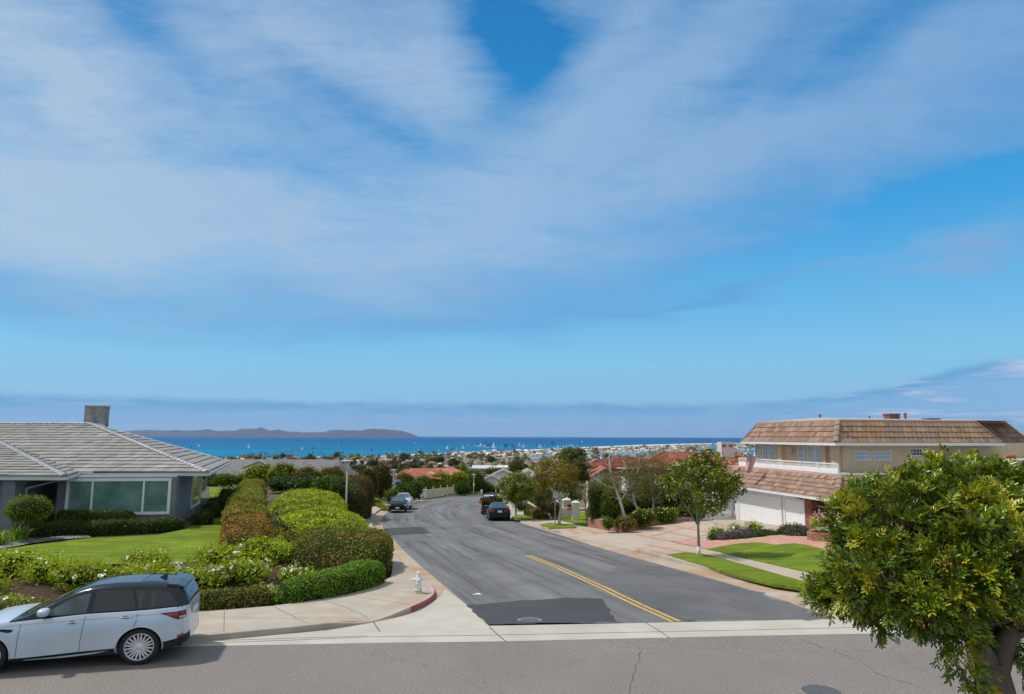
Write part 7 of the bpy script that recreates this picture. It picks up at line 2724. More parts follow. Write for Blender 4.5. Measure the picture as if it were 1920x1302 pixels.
bushpx('shrub', 'dense dark green upright shrub at the left end of the brick planter', 'shrub', 1103, 1132, 905, 976, 48.5, L_dkgreen, 0.09, 330, seed=201, hf=hr_slope)
bushpx('shrub', 'rounded green shrub under the leaning birch', 'shrub', 1124, 1166, 918, 976, 48, L_mid, 0.09, 300, seed=202, hf=hr_slope)
bushpx('shrub', 'low grey green tuft on the brick planter wall, left part', 'shrub', 1128, 1152, 971, 985, 44.5, L_mid, 0.07, 400, seed=203, hf=hr_slope)
bushpx('shrub', 'low dark red brown shrub on the brick planter wall', 'shrub', 1150, 1192, 972, 990, 44.8, L_brown, 0.07, 400, seed=204, hf=hr_slope)
M_ypetal = m_plain('yellow_petal', (0.72, 0.60, 0.05), 0.6)
bushpx('daisy_bush', 'low green bush dotted with yellow flowers, behind the white boulder', 'bush', 1180, 1226, 955, 983, 47, L_mid, 0.08, 350, seed=205, hf=hr_slope, flowers=(M_ypetal, 16, 0.06))
bushpx('daisy_bush', 'wide green bush dotted with yellow flowers, middle of the raised bed', 'bush', 1218, 1268, 953, 983, 48.5, L_mid, 0.08, 350, seed=206, hf=hr_slope, flowers=(M_ypetal, 18, 0.06))
bushpx('daisy_bush', 'green bush with a few yellow flowers beside the lattice gates', 'bush', 1260, 1322, 950, 979, 50.5, L_mid, 0.08, 350, seed=207, hf=hr_slope, flowers=(M_ypetal, 14, 0.06))
for i, (x0, x1, yt, yb, D, m_, lab) in enumerate([(1160, 1200, 915, 972, 54, L_dkgreen, 'dark shrub behind the middle birch trunk'), (1190, 1240, 905, 968, 56, L_pine, 'grey green shrub behind the right hand birch'), (1235, 1290, 900, 965, 57, L_dkgreen, 'dark shrub mass behind the street tree, left part'),
                                               (1275, 1345, 905, 970, 58, L_pine, 'grey green hedge like shrub behind the street tree crown'), (1118, 1160, 895, 940, 56, L_mid, 'green shrub below the small white gable'), (1300, 1335, 940, 975, 53, L_dkgreen, 'dark shrub against the lattice gates')]):
 bushpx('shrub', lab, 'shrub', x0, x1, yt, yb, D, m_, 0.11, 180, seed=210 + i, group=RG, hf=hr_slope)
p = G(1202, 984, hr_slope)
v, f = blobmesh((p.x, p.y + 0.5, p.z + 0.55), (0.55, 0.4, 0.36), 9, 0.1)
tag(MB().add([tuple(q) for q in v], [tuple(q) for q in f]).build('boulder', m_plain('white_rock', (0.6, 0.58, 0.55), 0.9, 0.1, amt=0.15, bump=0.02, bscale=12), smooth=True), 'white boulder lying on the brick planter wall', 'boulder')
# ---- garden left of the white house
bushpx('clipped_hedge', 'yellow green clipped hedge beside the path, right of the person', 'hedge', 990, 1024, 945, 973, 58, L_yel, 0.08, 380, seed=221, hf=hr_slope, lobes=1, rough=0.08) if False else None
a, b = G(992, 966, hr_slope), G(1020, 975, hr_slope)
hedge('clipped_hedge', [(a.x, a.y), (b.x, b.y)], 1.1, [1.15, 0.85], m_leaf('leaf_gold_brown', [(0.14, 0.13, 0.015), (0.26, 0.22, 0.02), (0.36, 0.26, 0.03)], 0.9), 0.07, 450, 0.08, 2, ('yellow brown clipped hedge beside the sloping white garden wall', 'hedge'), seed=222, base=a.z + 0.0)
wl_ = [P(988, 940, 63), P(1024, 964, 57)]
mb = MB()
w0, w1 = wl_
mb.add([Vector((w0.x, w0.y, w0.z)), Vector((w1.x, w1.y, w1.z)), Vector((w1.x, w1.y, w1.z - 0.8)), Vector((w0.x, w0.y, w0.z - 1.8)),
  Vector((w0.x + 0.1, w0.y + 0.3, w0.z)), Vector((w1.x + 0.1, w1.y + 0.3, w1.z)), Vector((w1.x + 0.1, w1.y + 0.3, w1.z - 0.8)), Vector((w0.x + 0.1, w0.y + 0.3, w0.z - 1.8))],
       [(0, 1, 2, 3), (7, 6, 5, 4), (0, 4, 5, 1), (1, 5, 6, 2), (0, 3, 7, 4)])
tag(mb.build('garden_wall', M_wst), 'white garden wall with sloping top beside steps, behind the clipped hedge', 'wall')
bl = [(958, 1000, 932, 960, 70, L_mid, 'shrub', 'green shrub behind the standing person'), (1000, 1042, 905, 950, 62, L_mid, 'shrub', 'broad green shrub under the golden tree'), (1005, 1040, 930, 962, 60, L_darkred, 'shrub', 'dark red leaved shrub beside the sloping white wall'),
      (1028, 1050, 940, 972, 57, L_darkred, 'shrub', 'red brown shrub below the terracotta pots'), (985, 1012, 900, 935, 74, L_pine, 'shrub', 'grey green shrub between the round tree and the golden tree')]
for i, (x0, x1, yt, yb, D, m_, nm, lab) in enumerate(bl):
 bushpx(nm, lab, 'shrub', x0, x1, yt, yb, D, m_, 0.11, 200, seed=230 + i, group='shrubs of the garden left of the white house', hf=hr_slope)
rr = np.random.default_rng(5)
for i, (px, py, D, L_, lab) in enumerate([(1012, 925, 59, 1.3, 'spiky flax clump under the golden tree, left one'), (1030, 918, 59, 1.2, 'spiky flax clump under the golden tree, right one'), (1020, 945, 58, 1.0, 'low spiky flax clump beside the sloping wall')]):
 p = P(px, py, D)
 strap_plant('flax_plant', (p.x, p.y, p.z - L_ * 0.5), 60, L_, m_leaf('leaf_flax%d' % i, [(0.09, 0.14, 0.05), (0.16, 0.22, 0.09), (0.28, 0.14, 0.06)], 1.0), (lab, 'plant', 'flax plants in the neighbour garden'), rr, 0.05)
GW = thing('garden_wall', 'low white garden wall with two capped pillars, left of the white house', 'wall', tuple(G(1060, 975, hr_slope)))
def pillar(px0, px1, yt, yb, D, name='pillar'):
 a, b = P(px0, yb, D), P(px1, yt, D)
 w = b.x - a.x
 mb = MB()
 mb.box(((a.x + b.x) / 2, D + w / 2, (a.z - 0.5 + b.z) / 2), (w, w, b.z - a.z + 0.5))
 cx, cy = (a.x + b.x) / 2, D + w / 2
 k = w * 0.56
 mb.add([(cx - k, cy - k, b.z), (cx + k, cy - k, b.z), (cx + k, cy + k, b.z), (cx - k, cy + k, b.z), (cx, cy, b.z + w * 0.3)], [(0, 1, 4), (1, 2, 4), (2, 3, 4), (3, 0, 4), (3, 2, 1, 0)])
 return mb.build(name, M_wst, GW, bevel=0.0)
pillar(1073, 1087, 943, 964, 56)
pillar(1056.5, 1070, 938, 960, 60)
mb = MB()
q = pl([(1038, 954), (1052, 952), (1074, 955), (1074, 968), (1052, 972), (1038, 970)], 57)
n = len(q)
mb.add(q + [p + Vector((0, 0.35, 0)) for p in q], [tuple(range(n)), tuple(range(n, 2 * n))[::-1]] + [(i, (i + 1) % n, (i + 1) % n + n, i + n) for i in range(n)])
mb.build('low_wall', M_wst, GW)
M_terra = m_plain('terracotta', (0.50, 0.21, 0.12), 0.85, 0.15, amt=0.15)
for i, (px, py, w, D, lab) in enumerate([(1068, 957.5, 11, 56.4, 'terracotta pot with green plant on the low white wall, nearer one'), (1046, 951, 8.5, 57, 'terracotta pot with green plant on the low white wall, behind the sign post')]):
 p = P(px, py, D)
 s = w * D / 1280
 t = thing('plant_pot', lab, 'plant pot', (p.x, p.y, p.z), 0, 'terracotta pots on the white garden wall')
 MB().lathe(p, [(s * 0.3, 0), (s * 0.48, s * 0.22), (s * 0.52, s * 0.42), (s * 0.44, s * 0.6), (s * 0.48, s * 0.66), (s * 0.38, s * 0.66), (s * 0.34, s * 0.55), (0, s * 0.55)], 18).build('pot', M_terra, t, smooth=True)
 bush('plant', (p.x, p.y, p.z + s * 0.75), (s * 0.42, s * 0.42, s * 0.22), L_brown, 0.05, 500, 0.2, parent=t, seed=60 + i)
mb = MB()
p = P(1049.5, 937.5, 57)
v, f = blobmesh(tuple(p), (0.16, 0.16, 0.16), 2, 0.02)
tag(MB().add([tuple(q) for q in v], [tuple(q) for q in f]).build('glass_globe', mat_paint('blue_glass', (0.10, 0.16, 0.45), 0.1), smooth=True), 'blue glass globe above the low white garden wall', 'globe')
# ---- road sign with curved arrow
b = G(1041, 984.5, hr_slope)
SG = thing('road_sign', 'white road sign with black curved arrow on a thin grey post', 'sign', tuple(b))
D0 = b.y
zt = P(1041, 921, D0).z
MB().tube([b - Vector((0, 0, 0.1)), (b.x, b.y, zt)], 0.035, 8).build('post', m_plain('galvanised', (0.35, 0.39, 0.42), 0.5, 0.4, metal=0.3), SG)
s0, s1 = P(1037.5, 921, D0), P(1045.5, 933.5, D0)
MB().box(((s0.x + s1.x) / 2, D0 - 0.05, (s0.z + s1.z) / 2), (s1.x - s0.x, 0.012, s0.z - s1.z)).build('plate', M_white, SG, bevel=0.0)
cx, cz, u = (s0.x + s1.x) / 2, (s0.z + s1.z) / 2, (s1.x - s0.x) / 8
mb = MB()
for p0, p1 in (((-1.6, 3.4), (0.3, 3.6)), ((0.3, 3.6), (1.6, 2.4)), ((1.6, 2.4), (1.7, 1.0)), ((1.7, 1.0), (0.6, -0.3)), ((0.6, -0.3), (0.2, -1.4)), ((-1.7, 3.4), (-1.2, 2.1)), ((0.4, -1.0), (-1.6, -3.2)), ((1.6, -2.6), (-0.4, -0.9))):
 mb.bar((cx + p0[0] * u, D0 - 0.062, cz + p0[1] * u), (cx + p1[0] * u, D0 - 0.062, cz + p1[1] * u), 0.012, u * 0.75, up=(0, 0, 1))
mb.build('arrow_symbol', M_gloss, SG)
p = P(1036, 915, 58)
SN = thing('street_name_sign', 'pair of tilted white and green street name plates among the golden leaves', 'sign', (p.x, p.y, h(p.x, p.y)))
MB().tube([(p.x, p.y, h(p.x, p.y) - 0.1), (p.x, p.y, p.z + 0.1)], 0.03, 8).build('post', m_plain('post_grey', (0.3, 0.31, 0.32), 0.6), SN)
MB().box((p.x - 0.15, p.y - 0.05, p.z), (0.55, 0.02, 0.28), M=Matrix.Rotation(R(-25), 3, 'Z') @ Matrix.Rotation(R(12), 3, 'Y')).build('plate', M_white, SN)
MB().box((p.x + 0.25, p.y - 0.08, p.z - 0.05), (0.5, 0.02, 0.2), M=Matrix.Rotation(R(30), 3, 'Z')).build('plate', m_plain('sign_green', (0.05, 0.16, 0.09), 0.5), SN)
# ---- street lamps
def lamp(px, yt, D, label, base_z=None, sign=None, head=1.0):
 top = P(px, yt, D)
 zb = base_z if base_z is not None else h(top.x, D)
 t = thing('street_lamp', label, 'street lamp', (top.x, D, zb), 0, 'pale street lamps along the road')
 m = M_lampw
 mb = MB()
 mb.lathe((top.x, D, zb - 0.1), [(0.16, 0), (0.16, 0.3), (0.09, 0.45), (0.075, 1.0), (0.055, top.z - zb - 0.35)], 12)
 mb.build('pole', m, t, smooth=True)
 mb = MB()
 zt = top.z
 mb.lathe((top.x, D, 0), [(0.06, zt - 0.72), (0.10, zt - 0.66), (0.17, zt - 0.25), (0.19, zt - 0.16), (0, zt - 0.15)], 14)
 mb.build('lantern', m_plain('lamp_glass', (0.62, 0.66, 0.62), 0.3, 0.5), t, smooth=True)
 mb = MB()
 r = 0.44 * head
 mb.lathe((top.x, D, 0), [(r * 0.45, zt - 0.17), (r, zt - 0.13), (r, zt - 0.10), (r * 0.5, zt - 0.02), (0, zt)], 20)
 mb.build('lamp_cap', m, t, smooth=True)
 if sign:
  s = P(px, sign, D)
  MB().box((s.x, D - 0.1, s.z), (0.34, 0.012, 0.46)).build('sign_plate', M_white, t)
 return t
M_lampw = m_plain('lamp_post_paint', (0.36, 0.39, 0.37), 0.55, 0.3, amt=0.1)
lamp(652, 862, 48.6, 'tall pale street lamp rising out of the hedges, nearest of all the lamps')
lamp(738, 880, 92, 'pale street lamp with a small sign, behind the black sedan', sign=916)
lamp(888.5, 889, 128, 'pale street lamp with a small sign at the far end of the fence', sign=909, base_z=G(888, 925.5).z)
lamp(930, 890.5, 138, 'pale street lamp standing at the far street corner', base_z=P(930, 923.5, 138).z)
lamp(914, 890, 150, 'distant street lamp half hidden by shrubs, between two others', base_z=P(914, 915, 150).z)
# ---- hydrants
def hydrant(base, S, label, detail=True):
 t = thing('fire_hydrant', label, 'fire hydrant', tuple(base))
 b = Vector(base)
 o = lambda x, y, z: b + Vector((x, y, z)) * S
 mb = MB()
 mb.lathe(b, [(0.19 * S, 0), (0.20 * S, 0.03 * S), (0.19 * S, 0.06 * S), (0.125 * S, 0.07 * S), (0.125 * S, 0.10 * S), (0.19 * S, 0.11 * S), (0.20 * S, 0.14 * S), (0.17 * S, 0.17 * S)], 20)
 mb.build('base_flange', M_rustw, t, smooth=True)
 mb = MB()
 mb.lathe(b, [(0.165 * S, 0.16 * S), (0.16 * S, 0.2 * S), (0.145 * S, 0.42 * S), (0.155 * S, 0.43 * S), (0.155 * S, 0.46 * S), (0.14 * S, 0.47 * S), (0.135 * S, 0.74 * S), (0.10 * S, 0.80 * S), (0.095 * S, 0.92 * S), (0.10 * S, 0.93 * S), (0.09 * S, 0.98 * S), (0.05 * S, 1.0 * S), (0, 1.0 * S)], 24)
 for k in range(8):
  a = 2 * math.pi * k / 8
  mb.tube([b + Vector((math.cos(a) * 0.15, math.sin(a) * 0.15, 0.18)) * S, b + Vector((math.cos(a) * 0.135, math.sin(a) * 0.135, 0.42)) * S], 0.012 * S, 5)
 mb.build('barrel', M_hydw, t, smooth=True).data.set_sharp_from_angle(angle=R(35))
 for d, L, r in (((-1, -0.15, -0.05), 0.30, 0.055), ((1, 0.1, 0.05), 0.27, 0.06), ((0.25, -1, 0), 0.24, 0.075)):
  d = Vector(d).normalized()
  c0_ = b + Vector((0, 0, 0.63)) * S
  mb = MB()
  mb.tube([c0_ + d * 0.1 * S, c0_ + d * (L - 0.06) * S, c0_ + d * (L - 0.06) * S, c0_ + d * L * S, c0_ + d * (L + 0.05) * S], [r * S, r * S, r * 1.3 * S, r * 1.3 * S, r * 0.4 * S], 12)
  mb.build('outlet', M_hydw, t, smooth=True).data.set_sharp_from_angle(angle=R(35))
 return t
M_hydw = m_plain('hydrant_white', (0.72, 0.73, 0.74), 0.5, 0.4, amt=0.06)
M_rustw = m_plain('hydrant_base', (0.50, 0.36, 0.2), 0.7, 0.3, amt=0.4, scale=12, c2=(0.62, 0.58, 0.5))
hb_ = G(784, 1112, hpave)
hb_.z = hpave(hb_.x, hb_.y)
hydrant(hb_, (P(784, 1072, hb_.y).z - hb_.z), 'white fire hydrant on the pavement by the red kerb')
p = P(903, 926, 121)
hydrant((p.x, p.y, p.z), 0.75, 'tiny distant white fire hydrant at the far side of the bend')
M_collar = m_plain('worn_collar', (0.20, 0.19, 0.18), 0.9, 0.1, amt=0.3, scale=6)
# ---- manhole covers and dark utility covers in the street
M_iron = m_plain('cast_iron', (0.09, 0.09, 0.095), 0.6, 0.4, amt=0.3, scale=20, bump=0.004, bscale=60)
for i, (px, py, r, m_, lab, nm) in enumerate([(1540, 1297, 0.34, M_iron, 'round iron manhole cover in the foreground street', 'manhole_cover'), (993, 1164, 0.24, M_iron, 'round manhole cover in the fresh dark patch at the junction', 'manhole_cover')]):
 p = Gb(px, py)
 t = thing(nm, lab, 'manhole cover', (p.x, p.y, p.z + 0.006))
 MB().lathe((p.x, p.y, p.z + 0.008), [(r, 0), (r - 0.02, 0.004), (0, 0.004)], 28).build('lid', m_, t)
 MB().lathe((p.x, p.y, p.z + 0.005), [(r + 0.10, 0), (r + 0.02, 0.004), (r + 0.005, 0.0)], 28).build('collar', M_collar, t)
for i, (px, py, lab) in enumerate([(765, 1027, 'small dark utility cover in the lane below the upper asphalt patch'), (842, 974.5, 'small dark utility cover in the middle of the bend'), (928, 999.5, 'small dark utility cover in the road left of the sign')]):
 p = Gb(px, py)
 MB_ = MB().lathe((p.x, p.y, p.z + 0.006), [(0.36, 0), (0.34, 0.004), (0, 0.004)], 20)
 tag(MB_.build('utility_cover', M_iron), lab, 'utility cover', 'dark covers in the main road')
# ---- the person by the path
pb = P(984.5, 966.5, 62)
pz = pb.z
HSC = (P(984, 934.5, 62).z - pz) / 1.74
def skin_figure(base, S, rz):
 me = bpy.data.meshes.new('person')
 J = [('pel', (0, 0, 0.93), 0.135), ('abd', (0, 0, 1.08), 0.125), ('chest', (0, 0.0, 1.27), 0.15), ('neckb', (0, -0.01, 1.43), 0.075), ('neck', (0, -0.02, 1.50), 0.055), ('head', (0, -0.04, 1.60), 0.088), ('crown', (0, -0.03, 1.69), 0.072),
         ('hipL', (0.09, 0, 0.88), 0.10), ('kneeL', (0.10, -0.02, 0.50), 0.062), ('ankL', (0.10, 0.03, 0.09), 0.045), ('toeL', (0.11, -0.14, 0.04), 0.038),
         ('hipR', (-0.09, 0, 0.88), 0.10), ('kneeR', (-0.11, -0.05, 0.50), 0.062), ('ankR', (-0.12, 0.02, 0.09), 0.045), ('toeR', (-0.13, -0.15, 0.04), 0.038),
         ('shL', (0.19, 0, 1.40), 0.062), ('elL', (0.26, 0.05, 1.12), 0.043), ('wrL', (0.22, -0.12, 0.92), 0.03), ('haL', (0.21, -0.16, 0.86), 0.032),
         ('shR', (-0.19, 0, 1.40), 0.062), ('elR', (-0.42, 0.0, 1.42), 0.043), ('wrR', (-0.26, -0.12, 1.58), 0.03), ('haR', (-0.18, -0.13, 1.63), 0.034)]
 E = [('pel', 'abd'), ('abd', 'chest'), ('chest', 'neckb'), ('neckb', 'neck'), ('neck', 'head'), ('head', 'crown'), ('pel', 'hipL'), ('hipL', 'kneeL'), ('kneeL', 'ankL'), ('ankL', 'toeL'), ('pel', 'hipR'), ('hipR', 'kneeR'), ('kneeR', 'ankR'), ('ankR', 'toeR'),
         ('chest', 'shL'), ('shL', 'elL'), ('elL', 'wrL'), ('wrL', 'haL'), ('chest', 'shR'), ('shR', 'elR'), ('elR', 'wrR'), ('wrR', 'haR')]
 for sd, hnd, dd in (('L', (0.21, -0.16, 0.86), (0, -0.3, -1)), ('R', (-0.18, -0.13, 1.63), (1, -0.2, 0.25))):
  dv = Vector(dd).normalized()
  sv2 = dv.cross(Vector((0, 0, 1)) if sd == 'R' else Vector((1, 0, 0))).normalized()
  for k in range(5):
   a = Vector(hnd) + sv2 * ((k - 2) * 0.017)
   ln = [0.045, 0.065, 0.072, 0.066, 0.05][k]
   d2 = (dv + sv2 * ((k - 2) * 0.12 + (-0.5 if k == 0 else 0))).normalized()
   J.append(('f%s%d' % (sd, k), tuple(a + d2 * ln), 0.009))
   E.append(('ha' + sd, 'f%s%d' % (sd, k)))
 idx = {n: i for i, (n, _, _) in enumerate(J)}
 me.from_pydata([p for _, p, _ in J], [(idx[a], idx[b]) for a, b in E], [])
 o = bpy.data.objects.new('body', me)
 COL.objects.link(o)
 md = o.modifiers.new('skin', 'SKIN')
 for i, (_, _, r) in enumerate(J):
  me.skin_vertices[0].data[i].radius = (r, r)
 me.skin_vertices[0].data[0].use_root = True
 o.modifiers.new('sub', 'SUBSURF').levels = 2
 dg = bpy.context.evaluated_depsgraph_get()
 dg.update()
 m2 = bpy.data.meshes.new_from_object(o.evaluated_get(dg))
 o.modifiers.clear()
 o.data = m2
 for i in (M_skin, M_shirt, M_trous, M_shoe, M_hair):
  m2.materials.append(i)
 for p in m2.polygons:
  c = p.center
  p.use_smooth = True
  if c.z < 0.09:
   p.material_index = 3
  elif c.z < 0.97 and abs(c.x) < 0.2 and not (c.z < 0.9 and c.x > 0.185):
   p.material_index = 2
  elif c.z > 1.52 and abs(c.x) < 0.12 and (c.z > 1.64 or c.y > -0.04):
   p.material_index = 4
  elif c.z < 1.47 and not (c.z < 1.06 and c.x > 0.17) and not (c.x < -0.40 and c.z > 1.44):
   p.material_index = 1
  else:
   p.material_index = 0
 return o
M_skin = m_plain('skin', (0.36, 0.20, 0.13), 0.6)
M_shirt = m_plain('grey_blue_shirt', (0.22, 0.26, 0.36), 0.85, 0.1)
M_trous = m_plain('dark_trousers', (0.035, 0.035, 0.04), 0.9, 0.1)
M_shoe = m_plain('dark_shoe', (0.03, 0.025, 0.02), 0.6)
M_hair = m_plain('dark_hair', (0.03, 0.022, 0.018), 0.8)
PT = thing('person', 'person in grey blue shirt and dark trousers standing with raised arm by the garden path', 'person', (pb.x, pb.y, pz), R(185))
bo = skin_figure(None, 1, 0)
bo.parent = PT
PT.scale = (HSC,) * 3
fb = MB()
for sx in (-0.032, 0.032):
 v, f = blobmesh((sx, -0.118, 1.615), (0.012, 0.008, 0.008), 1, 0.0, ns=6, nr=8)
 fb.add([tuple(q) for q in v], [tuple(q) for q in f])
fb.box((0, -0.125, 1.545), (0.045, 0.01, 0.012))
fo = fb.build('face', M_hair, PT, local=True)
MB().add([(-0.012, -0.12, 1.57), (0.012, -0.12, 1.57), (0, -0.145, 1.572), (0, -0.122, 1.615)], [(0, 1, 2), (1, 3, 2), (0, 2, 3)]).build('nose', M_skin, PT, local=True)
for sx in (-1, 1):
 v, f = blobmesh((sx * 0.086, -0.03, 1.60), (0.012, 0.02, 0.03), 1, 0.0, ns=6, nr=8)
 MB().add([tuple(q) for q in v], [tuple(q) for q in f]).build('ear', M_skin, PT, smooth=True, local=True)
# ---- left side beyond the hedges: shrubs, trees, fence, roofs
LB = 'shrubs beyond the left hedges'
lst = [(462, 512, 872, 905, 66, L_yel, 'wide yellow green shrub behind the far end of the olive hedge'), (505, 560, 870, 915, 62, L_yel, 'yellow green shrub in front of the brick chimney roof'), (400, 450, 890, 912, 66, L_mid, 'low green shrub row behind the far lawn, left part'), (440, 480, 888, 912, 67, L_yel, 'low yellow green shrub at the end of the lawn'),
       (552, 606, 876, 920, 60, L_brown, 'brownish shrub behind the farther golden hedge'), (596, 650, 875, 915, 64, L_brown, 'rust tinged shrub left of the nearest street lamp'), (545, 600, 893, 935, 54, L_dkgreen, 'glossy dark green shrub above the farther golden hedge'), (588, 644, 892, 945, 53, L_mid, 'large leaved green shrub at the foot of the nearest lamp'),
       (618, 655, 898, 950, 52, L_dkgreen, 'dark shrub with greyish shoots right beside the nearest lamp'), (505, 550, 893, 930, 55, L_dkgreen, 'dark shrub between the two hedges, far part')]
for i, (x0, x1, yt, yb, D, m_, lab) in enumerate(lst):
 bushpx('shrub', lab, 'shrub', x0, x1, yt, yb, D, m_, 0.13, 150, seed=300 + i, group=LB)
hedge('tall_dark_hedge', [(P(660, 950, 52).x - 0.3, 52), (P(672, 945, 57).x - 0.4, 57), (P(680, 940, 64).x - 1.0, 65)], [2.2, 2.6, 2.8], [2.7, 3.3, 3.6], L_darkred, 0.10, 230, 0.3, 0.9, ('tall dark hedge with reddish edges, right of the nearest street lamp', 'hedge'), seed=320, base=-2.1, hvar=0.4, power=2.8)
bushpx('large_shrub', 'tall rounded dark shrub with rusty top, left of the lamp with the small sign', 'shrub', 692, 735, 868, 930, 88, L_darkred, 0.15, 110, seed=321, lobes=6)
bushpx('large_shrub', 'dark reddish shrub between the tall hedge and the rusty topped shrub', 'shrub', 668, 708, 876, 925, 82, L_darkred, 0.15, 110, seed=322, lobes=6)
lst = [(722, 748, 920, 937, 86, L_mid, 'small clipped round shrub beside the lamp with the small sign'), (738, 770, 906, 938, 92, L_mid, 'big clipped ball shrub behind the white car'), (762, 792, 903, 938, 97, L_dkgreen, 'dark clipped ball shrub left of the pale fence'), (740, 778, 888, 912, 108, L_pine, 'grassy grey green shrub below the orange roof, left part'),
       (772, 812, 893, 920, 118, L_mid, 'green shrub below the orange roof, above the fence end'), (806, 850, 888, 917, 134, L_yel, 'yellow green tree crown above the pale fence'), (836, 880, 884, 918, 138, L_yel, 'broad yellow green tree crown right above the fence'), (862, 905, 882, 928, 140, L_mid, 'dark green tree beside the lamp at the end of the fence'),
       (852, 882, 905, 930, 128, L_dkgreen, 'dark shrub at the right end of the pale fence'), (893, 925, 905, 926, 140, L_dkgreen, 'dark green low shrub at the far corner'), (915, 938, 912, 925, 146, L_darkred, 'purple brown shrub at the far street corner'), (925, 940, 900, 922, 160, L_yel, 'yellow shrub beside the farthest lamps')]
for i, (x0, x1, yt, yb, D, m_, lab) in enumerate(lst):
 bushpx('shrub', lab, 'shrub', x0, x1, yt, yb, D, m_, 0.2, 70, seed=330 + i, group='shrubs along the far bend', lobes=5)
lst = [(905, 945, 878, 895, 190, L_darkred, 'dark reddish tree crown in front of the flat white building'), (950, 985, 865, 893, 260, L_dkgreen, 'dark round tree behind the flat white building'), (985, 1004, 872, 892, 240, L_yel, 'bright green round tree right of the flat white building'), (860, 880, 872, 884, 330, L_yel, 'small bright green tree among distant roofs')]
for i, (x0, x1, yt, yb, D, m_, lab) in enumerate(lst):
 bushpx('tree_crown', lab, 'tree', x0, x1, yt, yb + 14, D, m_, 0.45, 14, seed=350 + i, group='trees on the slope', lobes=6)
gb_ = [G(*q) for q in [(692, 953), (692, 925), (706, 927), (725, 944), (722, 948)]]
drape('bank_lawn', gb_, 0.05, M_lawn)
hedge('ground_cover_strip', [(P(706, 928, 84).x, 84), (P(725, 942, 72).x, 72)], 0.9, [0.35, 0.35], L_yel, 0.09, 160, 0.1, 2, ('strip of golden green ground cover beside a white edging', 'ground cover'), seed=361, base=-3.2)
p = P(745, 900.5, 104)
t = thing('parasol', 'blue garden parasol beside the lamp with the small sign', 'parasol', (p.x, p.y, p.z - 2.2))
MB().lathe(p - Vector((0, 0, 0.25)), [(0.75, 0), (0.4, 0.25), (0, 0.4)], 8).build('canopy', m_plain('blue_canvas', (0.06, 0.09, 0.26), 0.8), t)
MB().tube([p - Vector((0, 0, 2.2)), p], 0.03, 6).build('pole', M_trim, t)
f0, f1 = P(799, 931, 108), P(850, 924, 122)
FN = thing('picket_fence', 'pale wooden board fence with scalloped top along the bend', 'fence', tuple(f0))
M_fence = m_plain('pale_wood', (0.56, 0.50, 0.36), 0.85, 0.15, amt=0.12, scale=3)
a, b = P(798, 932, f0.y), P(850.5, 924.5, f1.y)
L_ = (Vector((b.x - a.x, b.y - a.y, 0))).length
nbd = 44
for sec in range(4):
 mb = MB()
 for i in range(nbd // 4):
  s_ = (sec * nbd / 4 + i + 0.5) / nbd
  p = a.lerp(b, s_)
  zt_ = P(798, 917, a.y).z * (1 - s_) + P(850.5, 912.5, b.y).z * s_ - 0.22 * math.sin(math.pi * (i + 0.5) / (nbd / 4))
  zb_ = a.z * (1 - s_) + b.z * s_ - 0.1
  mb.box((p.x, p.y, (zt_ + zb_) / 2), (L_ / nbd * 0.86, 0.05, zt_ - zb_), rz=math.atan2(b.y - a.y, b.x - a.x))
 for k in (0.25, 0.8):
  p0, p1 = a.lerp(b, sec / 4), a.lerp(b, (sec + 1) / 4)
  mb.bar(p0 + Vector((0, 0.06, 1.3 * k)), p1 + Vector((0, 0.06, 1.3 * k)), 0.04, 0.09)
 mb.build('fence_panel', M_fence, FN)
for i in range(5):
 p = a.lerp(b, i / 4)
 MB().box((p.x, p.y - 0.02, p.z + 0.65), (0.16, 0.14, 1.75)).build('post', M_fence, FN)
a = P(795.5, 933, 106)
tag(MB().box((a.x, 106, a.z + 0.5), (0.66, 0.5, 1.3)).box((a.x, 106, a.z + 1.15), (0.78, 0.6, 0.1)).build('gate_pillar', M_wst, bevel=0.02), 'short white plastered pillar at the left end of the pale fence', 'pillar')
M_gtile2 = mat_tile('dark_grey_shingle', [(0.16, 0.155, 0.155), (0.23, 0.22, 0.215), (0.19, 0.185, 0.18)])
HB = thing('grey_roofed_house', 'low house with long grey shingle roof and brick chimney behind the hedges', 'house', tuple(P(540, 885, 84)))
mb = MB()
rg = np.random.default_rng(2)
a0_, a1_, a2_, a3_ = P(405, 899, 76), P(648, 892, 76), P(634, 861.5, 90), P(408, 861.5, 90)
a1_.z = a0_.z
a2_.z = a3_.z
tiles(mb, a0_, a1_, a2_, a3_, 18, 0.5, 0.03, rng=rg)
mb.add([a3_, a2_, a2_ + Vector((1, 12, -3)), a3_ + Vector((-1, 12, -3))], [(0, 1, 2, 3)])
mb.add([a1_, a2_ + Vector((1, 12, -3)), a2_], [(0, 1, 2)])
g0_, g1_, gp, gb1, = P(452, 877, 76), P(505, 873, 76), P(486, 863, 77.5), P(500, 861, 88)
tiles(mb, P(440, 882, 75), gp, gp + Vector((0, 9, 0)), P(440, 882, 75) + Vector((0, 9, 0)), 6, 0.5, 0.03, rng=rg) if False else None
mb.build('roof', M_gtile2, HB)
mb = MB()
w_ = [P(452, 878, 75.5), P(506, 876, 75.5), P(487, 864.5, 75.5)]
mb.add([w_[0], w_[1], w_[2], w_[0] + Vector((0, 6, 0)), w_[1] + Vector((0, 6, 0)), w_[2] + Vector((0, 9, 0))], [(0, 1, 2), (0, 2, 5, 3), (1, 4, 5, 2)])
gab = mb.build('gable', M_gtile2, HB)
mb = MB()
mb.bar(w_[0] + Vector((-0.2, -0.1, 0)), w_[2] + Vector((0, -0.1, 0.06)), 0.1, 0.12)
